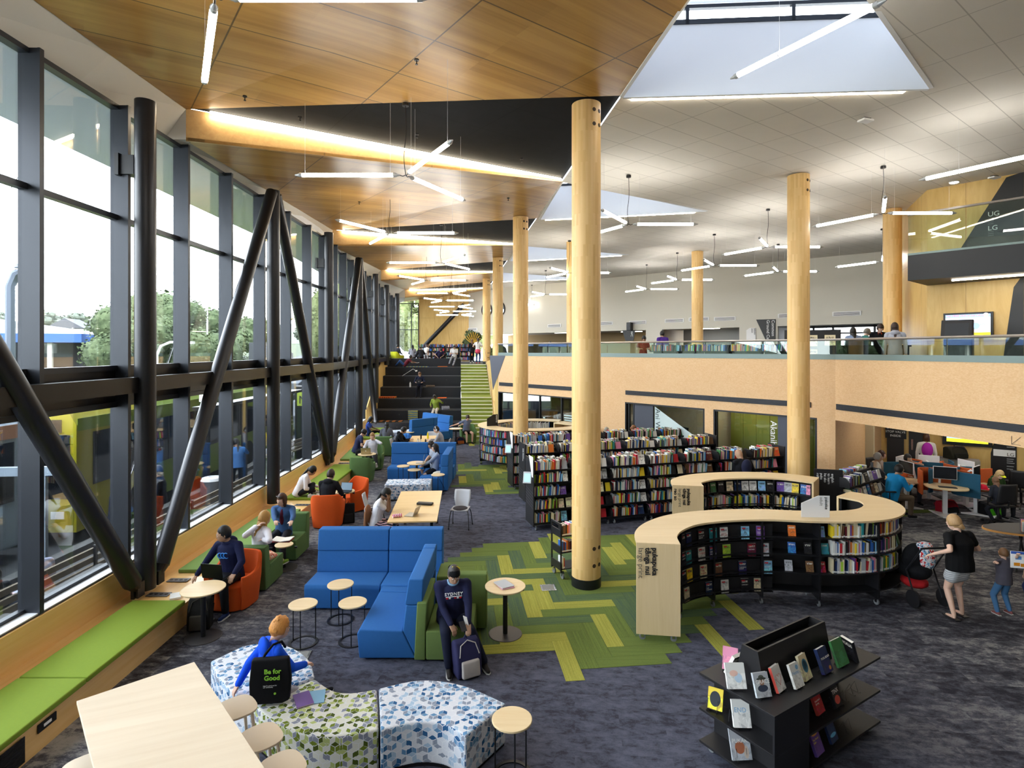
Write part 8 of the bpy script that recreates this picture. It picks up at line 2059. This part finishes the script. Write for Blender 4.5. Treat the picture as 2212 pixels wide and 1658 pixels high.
# recess wall fittings
RA=V((12.4,19.1)); RB=V((16.6,16.1)); uR=(RB-RA).normalized(); nR_=V((uR.y,-uR.x)); rzW=math.atan2(uR.y,uR.x)
def onR(px): s=ray_on(px,RA,RB); return s,RA+uR*s
def wallbox(name,label,cat,xa,xb,z0,z1,mt,part,th=.04,kind=None):
    sa,_=onR(xa); sb,_=onR(xb); c=RA+uR*((sa+sb)/2)+nR_*.01; t=thing(name,label,cat,(c.x,c.y,0),rzW); w_=sb-sa
    MB().bb((-w_/2,-th,z0),(w_/2,0,z1)).build(part,mt,t); return t,w_
t,w_=wallbox('service_door','dark service door carrying the sprinkler stop valve sign','door',1916,1953,0,2.3,mat('dark brown door',(.022,.020,.022),.5),'door_leaf')
MB().bb((-.28,-.05,1.28),(.30,-.04,1.72)).build('sign_plate',M_BLACK,t)
for j,s_ in enumerate(('SPRINKLER','STOP VALVE','INSIDE')): text('lettering',s_,.10,frame((0,-.052,1.60-.13*j),(1,0,0),(0,0,1)),M_TXW,t,align='CENTER')
t,w_=wallbox('service_door','dark sliding door with a steel pull behind the girl with the purple backpack','door',1963,2006,0,2.3,MATS['dark brown door'],'door_leaf')
MB().bb((-w_*.38,-.06,.95),(-w_*.28,-.04,1.30)).build('pull_handle',M_CHROME,t)
t,w_=wallbox('television','wide wall screen with a yellow band in the recess, half hidden by the balcony','television',2036,2143,1.22,2.0,M_BLACK,'casing',.08)
MB().bb((-w_/2+.1,-.085,1.32),(w_/2-.1,-.08,1.43)).build('yellow_band',emis('screen yellow',(.75,.72,.03),1.0),t); MB().bb((-w_/2+.1,-.085,1.43),(w_/2-.1,-.08,1.50)).build('blue_band',emis('screen blue',(.25,.45,.9),1.0),t); MB().bb((-w_/2+.1,-.085,1.50),(w_/2-.1,-.08,1.93)).build('magenta_field',emis('screen magenta',(.5,.15,.75),1.0),t)
t,w_=wallbox('wall_directory','black raked wall panel listing floors UG and LG in the recess','sign',2140,2196,.0,.01,M_BLACKL,'base')
o=MB().prism([(-w_/2,1.05),(-w_/2,0),(w_/2,0),(w_/2,2.6),(w_*.0,2.2)],.005,.02,M=Matrix(((1,0,0,0),(0,0,-1,0),(0,1,0,0),(0,0,0,1)))).build('panel',M_BLACKL,t)
MB().bb((-w_*.40,-.03,.98),(w_/2-.03,-.02,1.18)).build('white_bar',M_TXW,t)
text('lettering','UG',.19,frame((w_*.12,-.026,1.52),(1,0,0),(0,0,1)),M_TXW,t); text('lettering','LG',.14,frame((w_*.12,-.036,1.0),(1,0,0),(0,0,1)),MATS['grey lettering'],t)
for j,z in enumerate((1.44,1.38,1.32,1.26,.90,.84,.78,.68,.60)): MB().bb((w_*.12,-.026,z),(w_*(.42-.03*(j%3)),-.022,z+.022)).build('small_line',mat('dim print',(.35,.36,.38),.6),t)
t=thing('light_switch','small black switch on the recess side wall','switch',(11.2,17.85,1.1),math.atan2(3.9,3.76)); MB().bb((-.03,-.015,0),(.03,.0,.14)).build('plate',M_BLACK,t)
# light panels added out of view to brighten the recess
for k,(x,y) in enumerate(((11.2,16.2),(12.6,14.6),(13.4,16.2),(11.9,12.6),(13.5,11.5),(14.3,13.6))):
    t=thing('ceiling_light','recessed light panel under the balcony slab, %s from the left'%ORD[k],'light',(x,y,2.925),.5,'light panels under the balcony'); MB().bb((-.6,-.15,0),(.6,.15,.02)).build('diffuser',emis('room light panel',(1,.93,.8),9),t)
# arrow sign on the balcony front
uC=(C0-B0).normalized(); s=ray_on(2186,B0,C0); c=B0+uC*s+V((uC.y,-uC.x))*.012; zz=EY-(960-HZ)*c.y/F
t=thing('direction_arrow','thin black arrow graphic on the strandboard above the wall directory','sign',(c.x,c.y,zz),math.atan2(uC.y,uC.x))
MB().box((0,0,.09),(.006,.004,.16)).build('arrow_line',M_TXB,t); MB().box((.08,0,.01),(.16,.004,.006)).build('arrow_line',M_TXB,t); MB().box((.08,0,.09),(.006,.004,.22),(0,math.radians(45),0)).build('arrow_line',M_TXB,t)
MB().bb((.28,-.003,.06),(.40,.003,.18)).build('icon',M_TXB,t)
# information table at the right edge
t=thing('information_table','dark topped oval table with a timber edge and brochure holders at the right edge','table',(10.35,10.95,0),-.15)
poly=[(math.cos(2*PI*i/40)*1.15,math.sin(2*PI*i/40)*.45) for i in range(40)]
MB().prism(poly,.70,.735).build('timber_edge',mat('amber timber edge','b5803f',.5),t); MB().prism([(x*.985,y*.975) for x,y in poly],.735,.741).build('tabletop',mat('dark brown linoleum',(.045,.038,.034),.6),t)
for x in(-.5,.5):
    for q in(-1,1): MB().cyl((x,q*.05,.70),(x+q*.28,q*.3,0),.02,n=8).build('leg',M_BLACK,t)
for k,(x,y) in enumerate(((9.75,10.82),(9.98,10.9),(10.2,10.95))):
    h=thing('brochure_holder','clear brochure holder on the information table, %s from the left'%ORD[k],'brochure holder',(x,y,.743),-.3,'brochure holders'); MB().bb((-.06,-.04,0),(.06,.04,.18)).build('holder',glassm('clear acrylic',(.9,.93,.95),.9),h)
    for j in range(3): b_=MB().bb((-.05,-.03+.02*j,.01),(.05,-.02+.02*j,.20+.02*j)).build('brochure',cloth(('d9d6d0','e0b060','c07a9a')[(j+k)%3]),h)
t=thing('foot_stool','small wooden crossed base under the information table','table base',(10.35,10.95,0),.3); MB().bb((-.6,-.04,.0),(.6,.04,.04)).build('base_bar',M_BLACK,t); MB().bb((-.04,-.3,.0),(.04,.3,.039)).build('base_bar',M_BLACK,t)
# ------------------------------------------------------------------ upper floor fittings
def on_t(px,py,off): s=sT(px); p=atT(s,off); return V((p.x,p.y,EY-(py-HZ)*p.y/F))
a=on_t(2040,730,.05); b_=on_t(2147,730,.05); top_=on_t(2040,677,.05).z; t=thing('television','wall screen reading get free wifi at the library on the plywood tower','television',a,RT); w_=(b_-a).length; h_=top_-a.z
MB().bb((0,-.03,0),(w_,.03,h_)).build('casing',M_BLACK,t); MB().bb((.05,-.034,.05),(w_-.05,-.03,h_-.05)).build('screen',emis('screen white',(.62,.72,.92),1.1),t)
MB().bb((.05,-.036,h_*.80),(w_-.05,-.034,h_-.05)).build('blue_band',emis('screen blue',(.25,.45,.9),1.0),t); MB().bb((.05,-.036,.05),(w_-.05,-.034,.14)).build('yellow_band',emis('screen yellow',(.75,.72,.03),1.0),t)
rd=emis('screen red',(.6,.05,.12),.9); text('lettering','Get FREE Wifi at the Library',.074,frame((.07,-.040,h_*.84),(1,0,0),(0,0,1)),rd,t,ext=.001)
text('lettering','wellywifi\nWellington\'s free wifi\nis here',.095,frame((.08,-.040,h_*.62),(1,0,0),(0,0,1)),emis('screen grey',(.12,.14,.18),.9),t,ext=.001)
MB().tube([V((w_*.35+.09*math.cos(2*PI*i/16),-.040,h_*.46+.09*math.sin(2*PI*i/16))) for i in range(16)],.008,5,closed=True).build('circle_logo',rd,t)
MB().cyl((w_-.14,-.034,h_*.88),(w_-.14,-.042,h_*.88),.06,n=16).build('wifi_logo',M_TXW,t)
MB().cyl((w_*.66,-.034,h_*.46),(w_*.66,-.042,h_*.46),.09,n=16).build('blue_logo',emis('screen blue',(.25,.45,.9),1.0),t)
p=PD(2138,770,12.9); t=thing('self_service_kiosk','tall black self service kiosk behind the balcony glass in front of the wall screen','kiosk',(p.x,p.y+.9,3.3),RT+.1)
MB().prism([(-.28,0),(.28,0),(.28,1.45),(-.28,1.45)],-.12,.12,M=Matrix(((1,0,0,0),(0,0,1,0),(0,1,0,0),(0,0,0,1)))).build('cabinet',M_BLACK,t,bevel=.02); MB().box((0,-.16,1.42),(.62,.10,.42),(-.25,0,0)).build('head',M_BLACKL,t,bevel=.02); MB().box((0,-.215,1.40),(.46,.01,.30),(-.25,0,0)).build('rear_cover',M_MULL,t)
# desk with staff, tables, shelves along the upper right
t=thing('service_desk','black service desk with magazine pockets behind the balcony glass on the upper floor','desk',(10.3,16.5,3.3),-.6)
MB().bb((-1.2,-.3,0),(1.0,.3,1.0)).build('carcass',M_BLACKL,t); MB().bb((-1.25,-.34,1.0),(1.05,.34,1.04)).build('worktop',M_BLACK,t)
t=thing('magazine_shelf','black magazine shelf left of the people at the upper desk','shelf',(9.6,18.2,3.3),-.5); MB().bb((-.8,0,0),(.8,.3,1.55)).build('carcass',M_BLACKL,t)
for j in range(3):
    for i in range(3): q=MB().box((-.5+.5*i,-.03,.3+.45*j),(.3,.03,.36),(-.2,0,0)).build('magazine',M_COVER,t); q.color=(*PC[rb.choice(['orange','cream','maroon','yellow','brown'])],1)
t=thing('white_table','pale grey table behind the right balcony glass','table',(11.3,14.2,3.3),-1.2); MB().bb((-.7,-.4,.70),(.7,.4,.74)).build('tabletop',M_WHITE,t)
for x in(-.65,.65):
    for y in(-.35,.35): MB().bb((x-.02,y-.02,0),(x+.02,y+.02,.70)).build('leg',M_WHITEM,t)
for k,(x,y) in enumerate(((11.05,14.45),(11.2,14.25))):
    q=thing('sauce_bottle','red bottle on the pale table behind the balcony glass, %s'%('left one','right one')[k],'bottle',(x,y,4.042),0,'red bottles'); MB().lathe([(.04,0),(.042,.12),(.02,.18),(.01,.24)],14).build('bottle_body',cloth('b8331c'),q,smooth=.8)
# cafe signs on the far wall
def far_sign(label,pts,mt,lines,tx,ty,size):
    ps=[]
    for px,py in pts: s=sB(px); ps.append((s,EY-(py-HZ)*(BW0+uB*s).y/F))
    nF=V((uB.y,-uB.x)); t=thing('wall_sign',label,'sign',(BW0.x+nF.x*.02,BW0.y+nF.y*.02,0),0)
    MB().prism(ps,0,.03,M=Matrix(((uB.x,0,nF.x,0),(uB.y,0,nF.y,0),(0,1,0,0),(0,0,0,1)))).build('board',mt,t)
    for j,l in enumerate(lines):
        s=sB(tx)-j*size*1.15; z=EY-(ty-HZ)*(BW0+uB*s).y/F; q=uB*s+nF*.05; text('lettering',l,size,frame((q.x,q.y,z),(0,0,-1),(uB.x,uB.y,0)),M_TXW if mt is M_BLACKL else M_TXB,t)
far_sign('black raked sign reading Common Ground Café on the far wall'.replace('Common Ground Café','common ground cafe'),[(1634,690),(1676,689),(1675,736),(1656,737)],M_BLACKL,['Common','Ground Café'],1668,691,.22)
far_sign('small black raked sign with an icon left of the grey office window',[(1345,713),(1373,713),(1369,736),(1352,736)],M_BLACKL,['WC'],1364,715,.2)
far_sign('cream cut corner sign with two lines just left of the black cafe sign',[(1613,713),(1620,708),(1633,708),(1633,737),(1613,737)],M_WHITE,['pakeke','adult'],1630,709,.12)
t=thing('ceiling_speaker','small black loudspeaker on the far wall left of the small raked sign','speaker',(BW0+uB*sB(1364)).to_3d()+V((-.15,-.2,EY-(705-HZ)*(BW0+uB*sB(1364)).y/F)),-.8); MB().bb((-.15,-.15,-.25),(.15,.15,.25)).build('speaker_box',M_BLACK,t,bevel=.02); MB().cyl((0,-.15,.05),(0,-.16,.05),.09,n=16).build('cone',M_DARK,t)
t=thing('foliage_wreath','leafy wall wreath with golden fronds at the head of the stair','wreath',(-3.0,44.2,4.9)); rnd=random.Random(5)
crown((0,0,0),(.75,.25,.75),420,.11,rnd).build('leaves',M_LEAF,t,fix=False); mb=MB()
for k in range(9): a=PI*.1+PI*.8*k/8; mb.tube([V((0,-.2,-.3)),V((math.cos(a)*.6,-.25,math.sin(a)*.7))],.03,5)
mb.build('fronds',cloth('c8a040'),t)
t=thing('potted_plant','leafy green plant on the upper floor beside the stair glass','plant',(-1.35,38.6,3.3)); MB().lathe([(.16,0),(.2,.3),(.17,.3),(0,.28)],16).build('pot',M_BLACK,t); crown((0,0,.7),(.3,.3,.5),240,.07,rnd).build('leaves',M_LEAF2,t,fix=False)
# cushions and mats on the tiers
def pad(label,p,sz,c,rot=None):
    t=thing('seat_mat',label,'mat',p); MB().box((0,0,sz[2]/2),sz,rot).build('pad',c if isinstance(c,bpy.types.Material) else cloth(c),t,bevel=.01); return t
M_STR=stripes('blue yellow striped mat','3a6a9a','b0a840',9); M_STRX=stripes('blue yellow striped mat flat','3a6a9a','b0a840',5,0)
pad('orange square mat on the third tier right of the woman in olive green',V((-3.95,32.2,1.492)),(.5,.45,.03),'d8642a')
pad('orange mat on the sixth tier near the floral trousers',V((-4.4,36.1,3.142)),(.6,.35,.04),'a85a24')
pad('striped blue and yellow mat hanging on the second tier riser',V((-5.3,30.44,.46)),(.52,.05,.52),M_STR,(.1,0,0))
pad('long striped mat lying on the sixth tier by the reading person',V((-6.1,36.0,3.142)),(1.6,.4,.03),M_STRX)
pad('red and orange folded mat at the left end of the third tier',V((-7.05,32.3,1.492)),(.9,.5,.08),stripes('red orange stripes','a02a1c','c8742a',8,0))
pad('orange striped mat at the left end of the lowest tier',V((-6.4,29.9,.459)),(1.3,.4,.03),stripes('brown orange stripes','17171a','a8662a',3,0))
t=thing('water_bottle','white water bottle standing on the tier beside the man with the laptop','bottle',V((-5.92,33.1,2.052))); MB().lathe([(.045,0),(.045,.22),(.02,.27),(.02,.30)],14).build('vessel',M_WHITE,t,smooth=.8)
t=thing('reading_lamp','thin white reading lamp on the tier left of the man with the laptop','lamp',V((-6.3,34.2,2.652))); MB().tube([V((-.3,0,0)),V((.35,0,.42)),V((.55,0,.30))],.012,6).build('arm',M_WHITEM,t); MB().cyl((.5,0,.28),(.6,0,.32),.04,n=10).build('lamp_head',M_WHITEM,t)
# plywood book box by the glazed room
pq=P(1230,945,1.25); t=thing('book_box','pale plywood open box shelf with white books by the striped glazing','shelf',(2.35,21.6,0),-.75)
for a_,b2 in (((-.75,-.3,1.38),(.75,.3,1.42)),((-.75,-.3,.1),(-.71,.3,1.38)),((.71,-.3,.1),(.75,.3,1.38)),((-.75,.26,.1),(.75,.3,1.38)),((-.75,-.3,.1),(.75,.3,.14)),((-.75,-.3,.85),(.75,.3,.88))): MB().bb(a_,b2).build('panel',M_TIMBER,t)
for k in range(3): q=MB().box((-.45+.4*k,-.15,1.06),(.22,.03,.26),(-.2,0,0)).build('displayed_book',M_COVER,t); q.color=(.6,.6,.58,1)
# shelving seen inside the first glazed room
for k,(px,off,l) in enumerate(((1112,2.6,'pale office shelf with boxes inside the leftmost glazed room'),(1190,2.8,'red brown bookshelf inside the leftmost glazed room'))):
    c=atw(sAB(px),off); t=thing('office_shelf',l,'shelf',(c.x,c.y,0),math.atan2(u.y,u.x)); cc=[M_TIMBER,cloth('6a3a24')][k]
    MB().bb((-.6,.2,0),(.6,.24,2.1)).build('back',cc,t)
    for z in (0,.5,1.0,1.5,2.05): MB().bb((-.6,-.1,z),(.6,.2,z+.03)).build('shelf',cc,t)
    for j in range(8): q=MB().bb((-.5+.12*j,-.05,1.03),(-.42+.12*j,.15,1.03+.3)).build('folder',cloth(('b5a890','6a3a24','3a4a6a')[j%3]),t)
c=atw(sAB(1225),1.6); task_chair('office chair with a jacket inside the leftmost glazed room',c.x,c.y,1.0,M_BLACKL)
c=atw(sAB(1205),1.5); t=thing('room_table','white table inside the leftmost glazed room','table',(c.x,c.y,0),math.atan2(u.y,u.x)); MB().bb((-.8,-.35,.71),(.8,.35,.74)).build('tabletop',M_TIMBER,t); MB().bb((-.75,-.3,0),(-.70,.3,.71)).build('leg',M_BLACK,t); MB().bb((.70,-.3,0),(.75,.3,.71)).build('leg',M_BLACK,t)
# ------------------------------------------------------------------ camera, world, light
cam=bpy.data.cameras.new('camera'); co=bpy.data.objects.new('camera',cam); COL.objects.link(co)
co.location=(0,0,EY); co.rotation_euler=(PI/2,0,0); cam.sensor_width=36; cam.lens=F*36/2212
cam.shift_y=-(829-HZ)/2212; cam.clip_start=.1; cam.clip_end=500
sc.camera=co
w=bpy.data.worlds.new('overcast sky'); sc.world=w; w.use_nodes=True
t=w.node_tree; bg=t.nodes['Background']
tc=t.nodes.new('ShaderNodeTexCoord'); sx=t.nodes.new('ShaderNodeSeparateXYZ'); t.links.new(tc.outputs['Generated'],sx.inputs[0])
rp=t.nodes.new('ShaderNodeValToRGB'); t.links.new(sx.outputs[2],rp.inputs[0])
rp.color_ramp.elements[0].position=.0; rp.color_ramp.elements[0].color=(.90,.95,1,1); rp.color_ramp.elements[1].position=.6; rp.color_ramp.elements[1].color=(.80,.88,1,1)
t.links.new(rp.outputs[0],bg.inputs[0]); bg.inputs[1].default_value=9.0
sc.view_settings.view_transform='Standard'; sc.view_settings.look='None'; sc.view_settings.exposure=.85; sc.view_settings.gamma=1; sc.view_settings.use_curve_mapping=False
cy=sc.cycles
cy.max_bounces=8; cy.diffuse_bounces=5; cy.glossy_bounces=3; cy.transmission_bounces=4; cy.transparent_max_bounces=12
cy.caustics_reflective=False; cy.caustics_refractive=False; cy.sample_clamp_indirect=6; cy.use_denoising=True; cy.use_adaptive_sampling=True; cy.adaptive_threshold=.03
try: cy.denoiser='OPENIMAGEDENOISE'
except Exception: pass

import collections
_c=collections.Counter()
for o in bpy.data.objects:
    l=o.get('label')
    if l and o.get('category'):
        n=len(l.split()); _c[l]+=1
        if n>16 or n<4: print('LABELCHK',n,o.name,l)
for l,n in _c.items():
    if n>1: print('LABELDUP',n,l)
